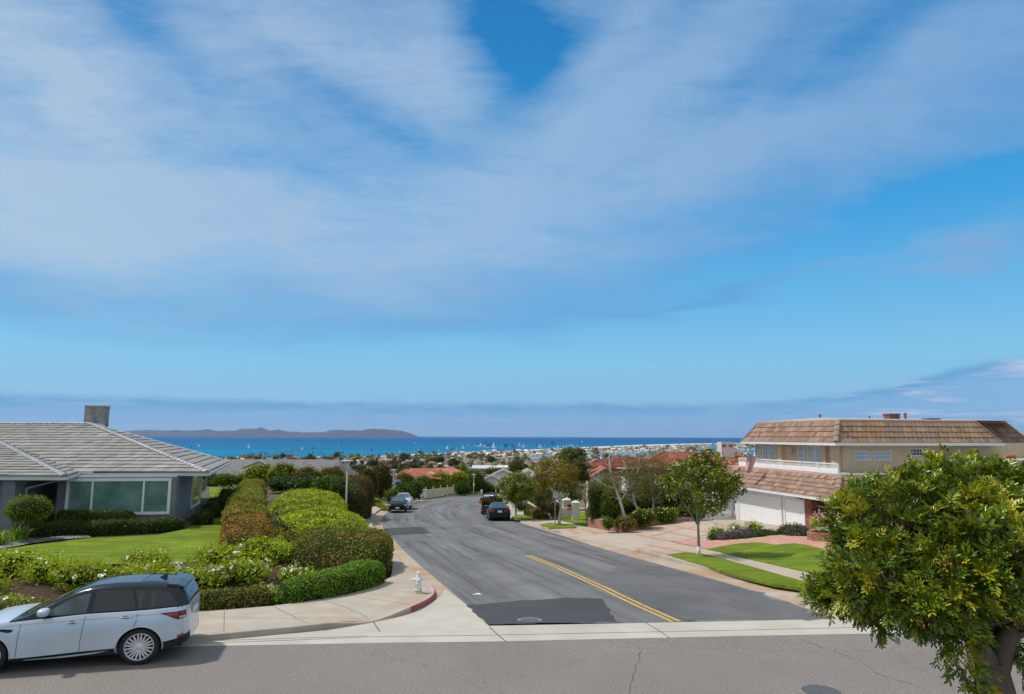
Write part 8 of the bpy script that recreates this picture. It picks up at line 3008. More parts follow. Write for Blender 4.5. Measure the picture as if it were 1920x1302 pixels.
mb.bar(w_[2] + Vector((0, -0.1, 0.06)), w_[1] + Vector((0.2, -0.1, 0)), 0.1, 0.12)
mb.build('barge_board', M_white, HB)
mb = MB()
mb.add([w_[0] + Vector((0.4, -0.05, 0)), w_[1] + Vector((-0.4, -0.05, 0)), w_[2] + Vector((0, -0.05, -0.15))], [(0, 1, 2)])
mb.build('gable_wall', m_plain('blue_grey_board', (0.42, 0.45, 0.52), 0.8), HB)
mb = MB()
p0, p1 = P(412, 900, 77), P(640, 900, 77)
mb.prism([(p0.x, 77), (p1.x, 77), (p1.x, 88), (p0.x, 88)], -3, a0_.z - 0.05)
mb.build('wall', M_wst, HB)
p = P(543, 858, 91)
mb = MB()
mb.box((p.x, p.y, p.z - 0.2), (0.62, 0.6, 1.1))
mb.box((p.x, p.y, p.z + 0.35), (0.74, 0.7, 0.1))
mb.build('chimney', M_bw2, HB)
for px in (455, 461):
 q = P(px, 873, 82)
 MB().tube([q - Vector((0, 0, 0.4)), q], 0.06, 6).build('vent_pipe', M_trim, HB)
OH = thing('orange_roofed_house', 'low house with spreading orange clay tile roof above the bend', 'house', tuple(P(805, 900, 150)))
M_otile = mat_tile('orange_clay_tile', [(0.42, 0.13, 0.08), (0.55, 0.20, 0.13), (0.48, 0.16, 0.10), (0.62, 0.30, 0.22)])
mb = MB()
D_ = 124
a0_, a1_, a2_, a3_ = P(738, 893.5, 140), P(792, 896, 138), P(776, 880.5, 147), P(760, 880.5, 149)
tiles(mb, a0_, a1_, a2_, a3_, 7, 0.4, 0.08, 'arch', rng=rg, stag=False)
a0_, a1_, a2_, a3_ = P(742, 892, 145), P(822, 892, 143), P(828, 879, 157), P(770, 879.3, 158)
tiles(mb, a0_, a1_, a2_, a3_, 10, 0.4, 0.08, 'arch', rng=rg, stag=False)
a0_, a1_, a2_, a3_ = P(804, 890, 147), P(868, 886.5, 152), P(860, 879, 161), P(812, 879.3, 160)
tiles(mb, a0_, a1_, a2_, a3_, 9, 0.4, 0.08, 'arch', rng=rg, stag=False)
a0_, a1_, a2_, a3_ = P(770, 896.5, 133), P(828, 899, 131), P(822, 890.5, 138), P(793, 888.5, 139)
tiles(mb, a0_, a1_, a2_, a3_, 6, 0.4, 0.08, 'arch', rng=rg, stag=False)
mb.build('roof', M_otile, OH)
mb = MB()
for D_, x0, x1, y in ((142, 742, 790, 895), (146, 806, 862, 890), (135, 774, 824, 898.5)):
 p0, p1 = P(x0, y, D_), P(x1, y, D_)
 mb.prism([(p0.x, D_), (p1.x, D_), (p1.x, D_ + 8), (p0.x, D_ + 8)], -9, min(p0.z, p1.z))
mb.build('wall', M_wst, OH)
mb = MB()
q = [P(797, 890.5, 137), P(803, 885.8, 137), P(810, 886, 137), P(815, 890, 137)]
mb.add(q + [p + Vector((0, 1.5, 0)) for p in q], [(0, 1, 2, 3), (0, 4, 5, 1), (1, 5, 6, 2), (2, 6, 7, 3)])
mb.build('dormer', M_wst, OH)
p0, p1 = P(896, 889, 215), P(952, 889, 215)
FH = thing('flat_roofed_house', 'white flat roofed modern house beyond the far street corner', 'house', tuple(p0))
mb = MB()
z1 = P(920, 878, 215).z
mb.prism([(P(936, 0, 215).x, 215), (p1.x, 215), (p1.x, 228), (P(936, 0, 215).x, 228)], p0.z - 6, P(940, 876.5, 215).z)
mb.build('wall', M_wst, FH)
mb = MB()
mb.prism([(P(898, 0, 213).x, 213), (P(938, 0, 213).x, 213), (P(938, 0, 213).x, 228), (P(898, 0, 213).x, 228)], p0.z - 6, P(915, 881, 213).z)
mb.build('wall', M_wst, FH)
mb = MB()
mb.prism([(P(894, 0, 211).x, 211), (P(940, 0, 211).x, 211), (P(938, 0, 230).x, 232), (P(894, 0, 230).x, 232)], P(915, 880.5, 212).z, P(915, 878, 212).z)
mb.build('flat_roof', m_plain('roof_pale', (0.5, 0.52, 0.54), 0.8), FH)
MB().box((P(945.5, 882.5, 214.9).x, 214.9, P(945.5, 882.5, 214.9).z), (1.6, 0.2, 0.9)).build('window', M_glassd, FH)
for i, (x0, x1, yt, yb, D, col, lab) in enumerate([(925, 962, 882, 893, 175, (0.32, 0.24, 0.18), 'brown gabled roof with white edge just right of the flat white house'), (975, 1008, 883, 900, 120, (0.30, 0.24, 0.20), 'brown gabled house with white barge boards left of the golden tree'), (1000, 1030, 886, 903, 112, (0.33, 0.28, 0.25), 'grey brown gabled house behind the golden tree'), (908, 935, 893, 918, 150, (0.25, 0.22, 0.2), 'low white walled house behind the farthest lamps')]):
 a, b, pk_ = P(x0, yb, D), P(x1, yb, D), P((x0 + x1) / 2, yt, D)
 t = thing('gabled_house', lab, 'house', tuple(a), 0, 'small houses on the slope below the bend')
 ez = pk_.z - (b.x - a.x) * 0.22
 mb = MB()
 mb.prism([(a.x, D), (b.x, D), (b.x, D + 9), (a.x, D + 9)], a.z - 5, ez)
 mb.add([(a.x, D, ez), (b.x, D, ez), pk_], [(0, 1, 2)])
 mb.build('wall', M_wst, t)
 mb = MB()
 e0, e1 = Vector((a.x - 0.4, D - 0.3, ez - 0.1)), Vector((b.x + 0.4, D - 0.3, ez - 0.1))
 pp = Vector((pk_.x, D - 0.3, pk_.z + 0.05))
 bv = Vector((0, 10, 0))
 mb.add([e0, pp, pp + bv, e0 + bv, e1, e1 + bv], [(0, 1, 2, 3), (4, 5, 2, 1)])
 mb.build('roof', m_plain('roof_col%d' % i, col, 0.9, amt=0.2), t)
 mb = MB()
 mb.bar(e0, pp, 0.1, 0.2)
 mb.bar(pp, e1, 0.1, 0.2)
 mb.build('barge_board', M_white, t)
# ------------------------------------------------------------------ coast, town, sea
SEA = -76.0
LAND = -74.4
def onz(px, py, z):
 return Pz(px, py, z)
t = NT('sea_water')
pos = t.coord('pos', (1, 1, 1))
sp = t.new('ShaderNodeSeparateXYZ')
t.l.new(pos, sp.inputs[0])
n1_ = t.noise(t.coord('pos', (0.00025, 0.0016, 1)), 1.0, 6, 0.62, 0.4)
n2_ = t.noise(t.coord('pos', (0.004, 0.02, 1)), 1.0, 5, 0.6)
deep = (0.0015, 0.085, 0.24)
shal = (0.004, 0.165, 0.30)
yk = t.new('ShaderNodeMapRange')
t.l.new(sp.outputs[1], yk.inputs[0])
yk.inputs[1].default_value = 2600
yk.inputs[2].default_value = 11000
col = t.ramp(yk.outputs[0], [(0.0, shal), (0.45, (0.002, 0.12, 0.275)), (1.0, deep)])
col = t.mix(1.0, col, t.ramp(n1_, [(0.34, 0.80), (0.66, 1.22)]), 'MULTIPLY')
col = t.mix(t.ramp(n1_, [(0.62, 0.0), (0.75, 0.25)]), col, (0.10, 0.30, 0.42))
col = t.mix(1.0, col, t.ramp(n2_, [(0.3, 0.93), (0.7, 1.08)]), 'MULTIPLY')
M_sea = t.out(col, 0.75, 0.06)
mb = MB()
ys_ = [1100, 3000, 8000, 20000, 60000]
for y in ys_:
 for x in (-62000, 62000):
  mb.v.append((x, y, SEA))
for i in range(len(ys_) - 1):
 mb.f.append((2 * i, 2 * i + 1, 2 * i + 3, 2 * i + 2))
 mb.mi.append(0)
o = mb.build('sea', M_sea)
o['kind'] = 'structure'
t = NT('town_ground')
pos = t.coord('pos')
n = t.noise(pos, 0.02, 6, 0.7)
v_ = t.voro(t.coord('pos', (1, 0.5, 1)), 0.055, 'F1', 'Color')
c = t.ramp(n, [(0.35, (0.07, 0.085, 0.04)), (0.5, (0.15, 0.14, 0.11)), (0.62, (0.32, 0.30, 0.27))])
c = t.mix(0.35, c, t.ramp(v_, [(0.2, (0.08, 0.1, 0.05)), (0.6, (0.4, 0.36, 0.32)), (0.9, (0.6, 0.58, 0.56))]))
M_town = t.out(c, 0.95, 0.1)
coast = [onz(x, y, LAND) for x, y in [(-900, 866), (100, 861.5), (400, 859.5), (560, 858.7), (640, 857.6), (700, 855.6), (780, 851.8), (860, 849.2), (960, 845.0), (1060, 841.0), (1115, 838.4), (1190, 835.2), (1290, 832.6), (1400, 831.0), (1700, 829.5), (2700, 829)]]
mb = MB()
n = len(coast)
mb.v = [(p.x, p.y, LAND) for p in coast] + [(coast[-1].x, 1060, LAND), (coast[0].x, 1060, LAND)]
tri = tessellate_polygon([[Vector(v) for v in mb.v]])
mb.f = [tuple(t_) for t_ in tri]
mb.mi = [0] * len(mb.f)
o = mb.build('coastal_plain', M_town)
o['kind'] = 'structure'
bm = bmesh.new()
bm.from_mesh(o.data)
for f in bm.faces:
 if f.normal.z < 0:
  f.normal_flip()
bm.to_mesh(o.data)
bm.free()
M_sand = m_plain('sand', (0.62, 0.54, 0.44), 0.95, 0.1, amt=0.08, scale=0.01, kind='pos')
a = [onz(x, y, LAND + 0.5) for x, y in [(700, 855.8), (780, 851.6), (860, 848.9), (960, 844.7), (1060, 840.6), (1115, 838.0), (1190, 834.7), (1290, 832.2), (1420, 830.6)]]
b = [onz(x, y, LAND + 0.5) for x, y in [(700, 857.2), (780, 853.0), (860, 850.3), (960, 846.4), (1060, 842.6), (1115, 840.6), (1190, 837.0), (1290, 833.6), (1420, 831.2)]]
mb = MB()
mb.v = [tuple(p) for p in a] + [tuple(p) for p in b]
m = len(a)
for i in range(m - 1):
 mb.f.append((i, m + i, m + i + 1, i + 1))
 mb.mi.append(0)
mb.build('beach', M_sand)['kind'] = 'structure'
harb = [[(985, 860.5), (1000, 856.5), (1035, 854.0), (1060, 853.6), (1060, 857), (1038, 858.8), (1020, 862), (990, 862.5)],
  [(1060, 858), (1095, 853.4), (1150, 851.0), (1210, 849.6), (1262, 848.4), (1300, 848.2), (1330, 849), (1300, 853), (1230, 857.5), (1170, 861), (1120, 861.5), (1080, 861)],
  [(1296, 847), (1318, 841.2), (1335, 837.2), (1350, 835.4), (1352, 838), (1345, 844), (1340, 848)],
  [(1364, 851.5), (1376, 846.3), (1410, 844.5), (1460, 843), (1460, 850), (1400, 853.5), (1370, 854)]]
M_harb = m_plain('harbour_water', (0.012, 0.15, 0.27), 0.6, 0.15, amt=0.15, scale=0.01, kind='pos')
for poly in harb:
 q = [onz(x, y, LAND + 0.7) for x, y in poly]
 mb = MB()
 mb.v = [tuple(p) for p in q]
 mb.f = [tuple(range(len(q)))[::-1]]
 mb.mi = [0]
 o = mb.build('harbour_water', M_harb)
 o['kind'] = 'structure'
 if o.data.polygons[0].normal.z < 0:
  o.data.flip_normals()
def in_harb(px, py, pad=1.2):
 for poly in harb:
  c = False
  for (x0, y0), (x1, y1) in zip(poly, poly[1:] + poly[:1]):
   if (y0 > py) != (y1 > py) and px < (x1 - x0) * (py - y0) / (y1 - y0) + x0:
    c = not c
  if c:
   return True
 return False
pa, pb_ = onz(905, 846.5, -70), onz(985, 844.0, -70)
tag(MB().bar(pa, pb_, 10, 3).build('pier', m_plain('pier_wood', (0.16, 0.12, 0.1), 0.9, kind='pos')), 'long low dark fishing pier reaching out from the beach', 'pier')
# ---- town houses: a few kinds, each small, copied over the plain
rt = np.random.default_rng(77)
roofs = [(0.40, 0.20, 0.14), (0.30, 0.27, 0.25), (0.38, 0.32, 0.27), (0.22, 0.21, 0.21), (0.62, 0.60, 0.57), (0.36, 0.19, 0.14), (0.36, 0.35, 0.36), (0.68, 0.67, 0.66)]
walls = [(0.72, 0.70, 0.67), (0.66, 0.60, 0.52), (0.76, 0.76, 0.76), (0.55, 0.50, 0.45), (0.70, 0.66, 0.60), (0.74, 0.73, 0.70), (0.60, 0.58, 0.58), (0.78, 0.78, 0.78)]
MW = [m_plain('house_wall_%s' % n, c, 0.9, 0.15, amt=0.08) for n, c in zip(('cream', 'sand', 'white', 'stone', 'ivory', 'chalk', 'grey', 'bright'), walls)]
MR = [m_plain('house_roof_%s' % n, c, 0.9, 0.15, amt=0.18, scale=0.5) for n, c in zip(('terracotta', 'slate', 'brown', 'dark', 'pale', 'red', 'lead', 'light'), roofs)]
M_hw = m_plain('house_window', (0.05, 0.06, 0.08), 0.3, 0.5)
protos = []
def proto_house(k, w, d, st, kind):
 mb = MB()
 hh = 3.0 * st
 mb.prism([(-w / 2, -d / 2), (w / 2, -d / 2), (w / 2, d / 2), (-w / 2, d / 2)], -1.5, hh, 0)
 if kind == 'gable':
  mb.add([(-w / 2, -d / 2, hh), (w / 2, -d / 2, hh), (0, -d / 2, hh + w * 0.24)], [(0, 1, 2)], 0)
  e = 0.5
  mb.add([(-w / 2 - e, -d / 2 - e, hh - 0.2), (0, -d / 2 - e, hh + w * 0.26), (0, d / 2 + e, hh + w * 0.26), (-w / 2 - e, d / 2 + e, hh - 0.2), (w / 2 + e, -d / 2 - e, hh - 0.2), (w / 2 + e, d / 2 + e, hh - 0.2)], [(0, 1, 2, 3), (4, 5, 2, 1)], 1)
 elif kind == 'side':
  e = 0.5
  mb.add([(-w / 2 - e, -d / 2 - e, hh - 0.2), (w / 2 + e, -d / 2 - e, hh - 0.2), (w / 2 + e, 0, hh + d * 0.24), (-w / 2 - e, 0, hh + d * 0.24), (-w / 2 - e, d / 2 + e, hh - 0.2), (w / 2 + e, d / 2 + e, hh - 0.2)], [(0, 1, 2, 3), (3, 2, 5, 4), (0, 3, 4), (1, 5, 2)], 1)
 elif kind == 'hip':
  e = 0.6
  mb.add([(-w / 2 - e, -d / 2 - e, hh - 0.2), (w / 2 + e, -d / 2 - e, hh - 0.2), (w / 2 + e, d / 2 + e, hh - 0.2), (-w / 2 - e, d / 2 + e, hh - 0.2), (-w * 0.2, 0, hh + d * 0.2), (w * 0.2, 0, hh + d * 0.2)], [(0, 1, 5, 4), (1, 2, 5), (2, 3, 4, 5), (3, 0, 4)], 1)
 else:
  mb.prism([(-w / 2 - 0.3, -d / 2 - 0.3), (w / 2 + 0.3, -d / 2 - 0.3), (w / 2 + 0.3, d / 2 + 0.3), (-w / 2 - 0.3, d / 2 + 0.3)], hh, hh + 0.5, 1)
 for s_ in range(st):
  for j in range(int(w / 3.4)):
   mb.box((-w / 2 + 2.2 + j * 3.4, -d / 2 - 0.03, s_ * 3 + 1.6), (1.7, 0.1, 1.3), mi=2)
 me = mb.build('house', [MW[k % 8], MR[k % 8], M_hw])
 data = me.data
 bpy.data.objects.remove(me)
 return data
kinds = ['gable', 'side', 'hip', 'flat', 'gable', 'side', 'flat', 'hip', 'side', 'gable', 'flat', 'hip']
meshes = [proto_house(k, w, d, st, kd) for k, (w, d, st, kd) in enumerate([(11, 14, 2, 'gable'), (15, 11, 1, 'side'), (14, 13, 2, 'hip'), (13, 12, 2, 'flat'), (10, 14, 2, 'side'), (16, 12, 2, 'hip'), (12, 12, 3, 'flat'), (13, 11, 2, 'flat'), (17, 12, 2, 'side'), (12, 13, 1, 'gable'), (18, 14, 2, 'flat'), (14, 12, 1, 'hip')])]
mnames = ['two storey gabled house', 'low long house', 'two storey hip roofed house', 'flat roofed two storey house', 'narrow two storey house', 'broad red roofed house', 'three storey flat block', 'white flat roofed house', 'long two storey house', 'small gabled house', 'wide flat building', 'small hip roofed house']
rcol = ['terracotta', 'slate grey', 'brown', 'dark', 'pale', 'red', 'grey', 'light']
spots = []
tries = 0
while len(spots) < 300 and tries < 20000:
 tries += 1
 px, py = rt.uniform(395, 1300), rt.uniform(864, 908)
 q = onz(px, py, LAND)
 if q.y < 1160 or in_harb(px, py):
  continue
 if any(abs(px - a_) < 7 and abs(py - b_) < 1.6 for a_, b_, _ in spots):
  continue
 spots.append((px, py, q))
spots.sort(key=lambda s: s[2].y)
for i, (px, py, q) in enumerate(spots):
 k = int(rt.integers(0, 12))
 o = bpy.data.objects.new('distant_house', meshes[k])
 COL.objects.link(o)
 o.location = (q.x, q.y, LAND)
 o.rotation_euler = (0, 0, rt.uniform(-0.5, 0.5) + (math.pi / 2 if rt.random() < 0.3 else 0))
 s_ = rt.uniform(0.85, 1.15)
 o.scale = (s_,) * 3
 tag(o, '%s with %s roof in the distant town below the hill' % (mnames[k], rcol[k % 8]), 'house', 'houses of the distant town')
cols_w, cols_r = [], []
mbs = MB()
bh = [np.array([v.co[:] for v in m.vertices]) for m in meshes]
bf = [[tuple(p.vertices) for p in m.polygons] for m in meshes]
bmi = [[p.material_index for p in m.polygons] for m in meshes]
def mass(name, n, x0, x1, y0, y1, sc, seed, label):
 rr_ = np.random.default_rng(seed)
 mb = MB()
 for _ in range(n):
  px, py = rr_.uniform(x0, x1), rr_.uniform(0, 1)
  py = y0 + (y1 - y0) * py
  yc = np.interp(px, [0, 640, 700, 780, 860, 960, 1060, 1115, 1190, 1290, 1400, 3000], [861, 859, 857.6, 853.6, 850.6, 846.8, 843, 841, 837.8, 834.4, 832.5, 831])
  if py < yc or in_harb(px, py):
   continue
  q = onz(px, py, LAND)
  if q.y < 1150:
   continue
  k = int(rr_.integers(0, 12))
  a_ = rr_.uniform(-0.6, 0.6)
  s_ = sc * rr_.uniform(0.7, 1.2)
  c_, sn = math.cos(a_) * s_, math.sin(a_) * s_
  V = bh[k]
  vs = np.stack([V[:, 0] * c_ - V[:, 1] * sn + q.x, V[:, 0] * sn + V[:, 1] * c_ + q.y, V[:, 2] * s_ + LAND], axis=1)
  k0 = len(mb.v)
  mb.v += vs.tolist()
  mb.f += [tuple(i + k0 for i in f) for f in bf[k]]
  mb.mi += [{0: k % 8, 1: 8 + ((k % 8) if sc < 1 else (4, 1, 7, 6, 4, 2, 6, 7)[k % 8]), 2: 16}[m_] for m_ in bmi[k]]
 o = mb.build(name, MW + MR + [M_hw])
 tag(o, label, 'houses', kind='stuff')
 return o
mass('town_houses', 1500, 380, 1330, 857, 908, 0.85, 5, 'dense mass of small pale and red roofed houses filling the coastal plain')
mass('peninsula_houses', 1100, 850, 1460, 832, 860, 1.3, 6, 'dense white houses along the peninsula and the harbour')
mass('hillside_houses', 160, 1700, 2300, 834, 856, 1.6, 9, 'pale buildings on the far right beyond the tan house')
L_far = m_leaf('leaf_far_dark', [(0.035, 0.055, 0.02), (0.07, 0.095, 0.03), (0.12, 0.13, 0.045), (0.12, 0.10, 0.05)], 0.05, 0.7, 1.2)
L_far2 = m_leaf('leaf_far_olive', [(0.09, 0.10, 0.03), (0.16, 0.15, 0.05), (0.19, 0.13, 0.06)], 0.05, 0.7, 1.2)
def far_tree_mesh(seed, mat, r=6.0):
 rng = np.random.default_rng(seed)
 nb = NB()
 v, f = blobmesh((0, 0, r * 1.1), (r * 0.75, r * 0.75, r * 0.6), seed, 0.2, ns=7, nr=10)
 nb.add(v, f, 1)
 crown(nb, (0, 0, r * 1.15), (r, r, r * 0.8), 36, r * 0.32, 24, r * 0.16, rng)
 mbt = MB().tube([(0, 0, -1), (0, 0, r)], [r * 0.08, r * 0.05], 6)
 nb.add(np.array(mbt.v), np.array([q for q in mbt.f if len(q) == 4]), 2)
 o = nb.build('t', [mat, M_dark, M_bark])
 d = o.data
 bpy.data.objects.remove(o)
 return d
ftm = [far_tree_mesh(1, L_far), far_tree_mesh(2, L_far), far_tree_mesh(3, L_far2), far_tree_mesh(4, L_far2, 4.5), far_tree_mesh(5, L_far, 4.5)]
tlab = ['small round dark green tree', 'lopsided dark green tree', 'olive green spreading tree', 'low olive green tree', 'low dark green tree']
for i in range(230):
 px, py = rt.uniform(395, 1300), rt.uniform(863, 907) if i > 60 else rt.uniform(885, 907)
 if in_harb(px, py):
  continue
 q = onz(px, py, LAND)
 FT = int(rt.integers(0, 5))
 o = bpy.data.objects.new('distant_tree', ftm[FT])
 COL.objects.link(o)
 o.location = (q.x, q.y, LAND)
 s_ = rt.uniform(0.9, 2.0)
 o.scale = (s_, s_, s_ * rt.uniform(0.8, 1.2))
 o.rotation_euler = (0, 0, rt.uniform(0, 6))
 tag(o, tlab[FT] + ' among the houses of the distant town', 'tree', 'trees of the distant town')
for i, (px, py, s_, lab) in enumerate([(757, 866, 2.4, 'tall dark tree left of the middle of the distant town'), (825, 872, 2.2, 'dark broad tree in the distant town near the coast'), (632, 862, 2.3, 'broad olive tree at the edge of the distant palms'), (850, 880, 2.4, 'large dark tree in the middle of the distant town'), (770, 892, 2.4, 'large reddish dark tree above the orange roof'),
                                       (965, 885, 2.4, 'big dark round tree right of the flat white house'), (920, 870, 2.0, 'dark tree below the beach in the distant town'), (700, 880, 2.2, 'dark tree above the rusty topped shrub'), (1140, 868, 2.6, 'dark tree group just below the harbour water, right'), (530, 861, 1.8, 'low dark tree by the brick chimney, in the distance')]):
 q = onz(px, py, LAND)
 o = bpy.data.objects.new('distant_tree', ftm[i % 3])
 COL.objects.link(o)
 o.location = (q.x, q.y, LAND)
 o.scale = (s_ * 1.15, s_, s_)
 tag(o, lab, 'tree', 'large trees of the distant town')
mb = MB()
rr_ = np.random.default_rng(19)
bv, bf_ = blobmesh((0, 0, 4), (6, 6, 5), 3, 0.2, ns=5, nr=7)
n_ = 0
while n_ < 1700:
 px, py = rr_.uniform(390, 1460), 833 + 75 * rr_.random() ** 1.1
 yc = np.interp(px, [0, 640, 780, 860, 960, 1060, 1115, 1190, 1290, 1400, 3000], [861.5, 860, 855, 852, 848.5, 845, 843, 839.5, 836, 833.5, 832])
 if py < yc or in_harb(px, py):
  n_ += 0.2
  continue
 n_ += 1
 q = onz(px, py, LAND)
 s_ = rr_.uniform(0.6, 1.5) * (1.0 if q.y < 2200 else 1.5)
 lv, lf = leaves(np.repeat(np.array([[q.x, q.y, LAND + 5 * s_]]), 9, 0) + rr_.normal(0, 3.6 * s_, (9, 3)) * np.array([1.2, 1.2, 0.6]), unit(rr_.normal(0, 1, (9, 3)) + np.array([0, 0, 0.6])), 4.5 * s_, 0.8, rng=rr_)
 mb.add((bv * np.array([s_, s_, s_ * 0.8]) + np.array([q.x, q.y, LAND])).tolist(), [tuple(int(i) for i in f) for f in bf_])
 mb.add(lv.tolist(), [tuple(int(i) for i in f) for f in lf])
tag(mb.build('town_trees', L_far2), 'countless small trees and gardens between the distant houses', 'trees', kind='stuff')
rr_ = np.random.default_rng(14)
for i in range(120):
 D = rr_.uniform(190, 900)
 px = rr_.uniform(380, 1330)
 x = (px - 960) / 1280 * D
 z = hbase(D)
 FT = int(rr_.integers(0, 5))
 o = bpy.data.objects.new('slope_tree', ftm[FT])
 COL.objects.link(o)
 o.location = (x, D, z - 1)
 ytop = rr_.uniform(892, 912)
 ztop = CAMZ - (ytop - 818) / 1280 * D
 s_ = max(0.7, min(2.6, (ztop - z) / 11.5))
 o.scale = (s_ * 1.2, s_ * 1.2, s_)
 o.rotation_euler = (0, 0, rr_.uniform(0, 6))
 tag(o, tlab[FT] + ' on the slope between the road and the distant town', 'tree', 'trees on the slope')
for i in range(60):
 D = rr_.uniform(230, 900)
 px = rr_.uniform(420, 1300)
 x = (px - 960) / 1280 * D
 z = hbase(D)
 k = int(rr_.integers(0, 12))
 o = bpy.data.objects.new('slope_house', meshes[k])
 COL.objects.link(o)
 o.location = (x, D, z)
 o.rotation_euler = (0, 0, rr_.uniform(-0.5, 0.5))
 tag(o, 'pale house on the slope between the bend and the distant town', 'house', 'houses on the slope')
# ---- palms on the coast
def palm_mesh(seed, hgt):
 rng = np.random.default_rng(seed)
 nb = NB()
 mbt = MB().tube([(0, 0, -1), (0.3, 0, hgt * 0.5), (0.1, 0, hgt)], [0.45, 0.35, 0.3], 6, cap=False)
 nb.add(np.array(mbt.v), np.array(mbt.f), 1)
 for k in range(34):
  a = rng.uniform(0, 2 * math.pi)
  e = rng.uniform(-0.7, 1.2)
  d = np.array([math.cos(a) * math.cos(e), math.sin(a) * math.cos(e), math.sin(e)])
  s = np.array([-math.sin(a), math.cos(a), 0]) * 0.55
  p = np.array([0.1, 0, hgt])
  vs = []
  for j in range(4):
   vs += [p - s * (1 - j / 3.2), p + s * (1 - j / 3.2)]
   p = p + d * 1.15
   d = d + np.array([0, 0, -0.28])
  nb.add(np.array(vs), np.array([[2 * j, 2 * j + 1, 2 * j + 3, 2 * j + 2] for j in range(3)]), 0)
 o = nb.build('p', [L_far2, M_bark])
 d = o.data
 bpy.data.objects.remove(o)
 return d
pm = [palm_mesh(i, h_) for i, h_ in enumerate((15, 19, 23))]
plist = [(467, 850, 0), (472, 848, 0), (476, 851, 0), (486, 847, 0), (491, 846, 0), (496, 848, 1), (499, 847, 0), (503, 849, 0), (498, 851, 0), (514, 846, 1), (519, 845.5, 1), (525, 846, 1), (529, 846, 1), (533, 846, 2), (539, 846, 1), (544, 847.5, 1), (547.5, 844, 2), (551.5, 844, 2), (557.5, 844, 2), (562, 845.5, 2), (567, 846, 1), (576, 846, 2),
         (581, 846, 1), (586, 845.5, 1), (590, 847, 1), (595, 847, 1), (600, 846.5, 1), (605, 848, 1), (612, 851, 1), (618, 850, 1), (637, 846, 0), (643, 846, 0), (660, 852, 0), (671, 850, 0), (697, 851, 0), (712, 850, 0), (736, 851, 0), (751, 850, 0)]
for i, (px, yt, k) in enumerate(plist):
 D = 2350 if px < 640 else 2250
 hh = (15, 19, 23)[k]
 top = P(px, yt, D)
 need = top.z - LAND
 o = bpy.data.objects.new('palm_tree', pm[k])
 COL.objects.link(o)
 o.location = (top.x, D, LAND)
 s_ = need / (hh + 2)
 o.scale = (s_ * 1.15, s_ * 1.15, s_)
 o.rotation_euler = (0, 0, i * 1.3)
 tag(o, 'tall thin palm in the row of palms along the distant shore', 'palm tree', 'palms along the shore')
# ---- boats
def boat_mesh(kind):
 mb = MB()
 L = 1.0
 pr = [(-0.42, 0.10), (-0.1, 0.16), (0.25, 0.12), (0.5, 0.0)]
 top = [(x, y) for x, y in pr] + [(x, -y) for x, y in pr[::-1][1:]]
 n = len(top)
 vs = [(x, y, 0.09) for x, y in top] + [(x * 0.86, y * 0.5, -0.03) for x, y in top]
 mb.add(vs, [tuple(range(n)), tuple(range(n, 2 * n))[::-1]] + [(i, i + n, (i + 1) % n + n, (i + 1) % n) for i in range(n)], 0)
 mb.box((-0.05, 0, 0.12), (0.4, 0.14, 0.06))
 if kind != 'motor':
  mb.tube([(0.02, 0, 0.08), (0.0, 0, 1.5)], 0.012, 5, mi=0)
  th = 0.012
  def sail(a, b, c, mi):
   V = []
   for s in (-th, th):
    V += [(p[0], p[1] + s, p[2]) for p in (a, b, c)]
   m = Vector(((a[0] + b[0] + c[0]) / 3, 0.05, (a[2] + b[2] + c[2]) / 3))
   mb.add(V, [(0, 1, 2), (5, 4, 3), (0, 3, 4, 1), (1, 4, 5, 2), (2, 5, 3, 0)], mi)
  sail((0.0, 0, 0.2), (-0.45, 0.10, 0.2), (0.0, 0, 1.48), 1)
  sail((0.48, 0, 0.12), (0.02, -0.06, 0.18), (0.03, 0, 1.30), 1)
  if kind == 'spin':
   sail((0.62, 0.1, 0.18), (0.1, 0.3, 0.15), (0.05, 0.05, 1.4), 1)
 else:
  mb.box((-0.05, 0, 0.2), (0.35, 0.16, 0.14))
 return mb
M_bh = m_plain('boat_hull', (0.75, 0.75, 0.76), 0.5, 0.3)
M_swh = m_plain('sail_white', (0.80, 0.80, 0.79), 0.7, 0.2)
M_sdk = m_plain('sail_dark', (0.05, 0.12, 0.18), 0.7, 0.2)
M_sgr = m_plain('sail_grey', (0.42, 0.52, 0.60), 0.7, 0.2)
bms = {}
for nm, kd, sm in (('w', 'sail', M_swh), ('d', 'sail', M_sdk), ('g', 'sail', M_sgr), ('s', 'spin', M_swh), ('m', 'motor', M_bh)):
 o = boat_mesh(kd).build('b', [M_bh if nm != 'd' else M_sdk, sm])
 bms[nm] = o.data
 bpy.data.objects.remove(o)
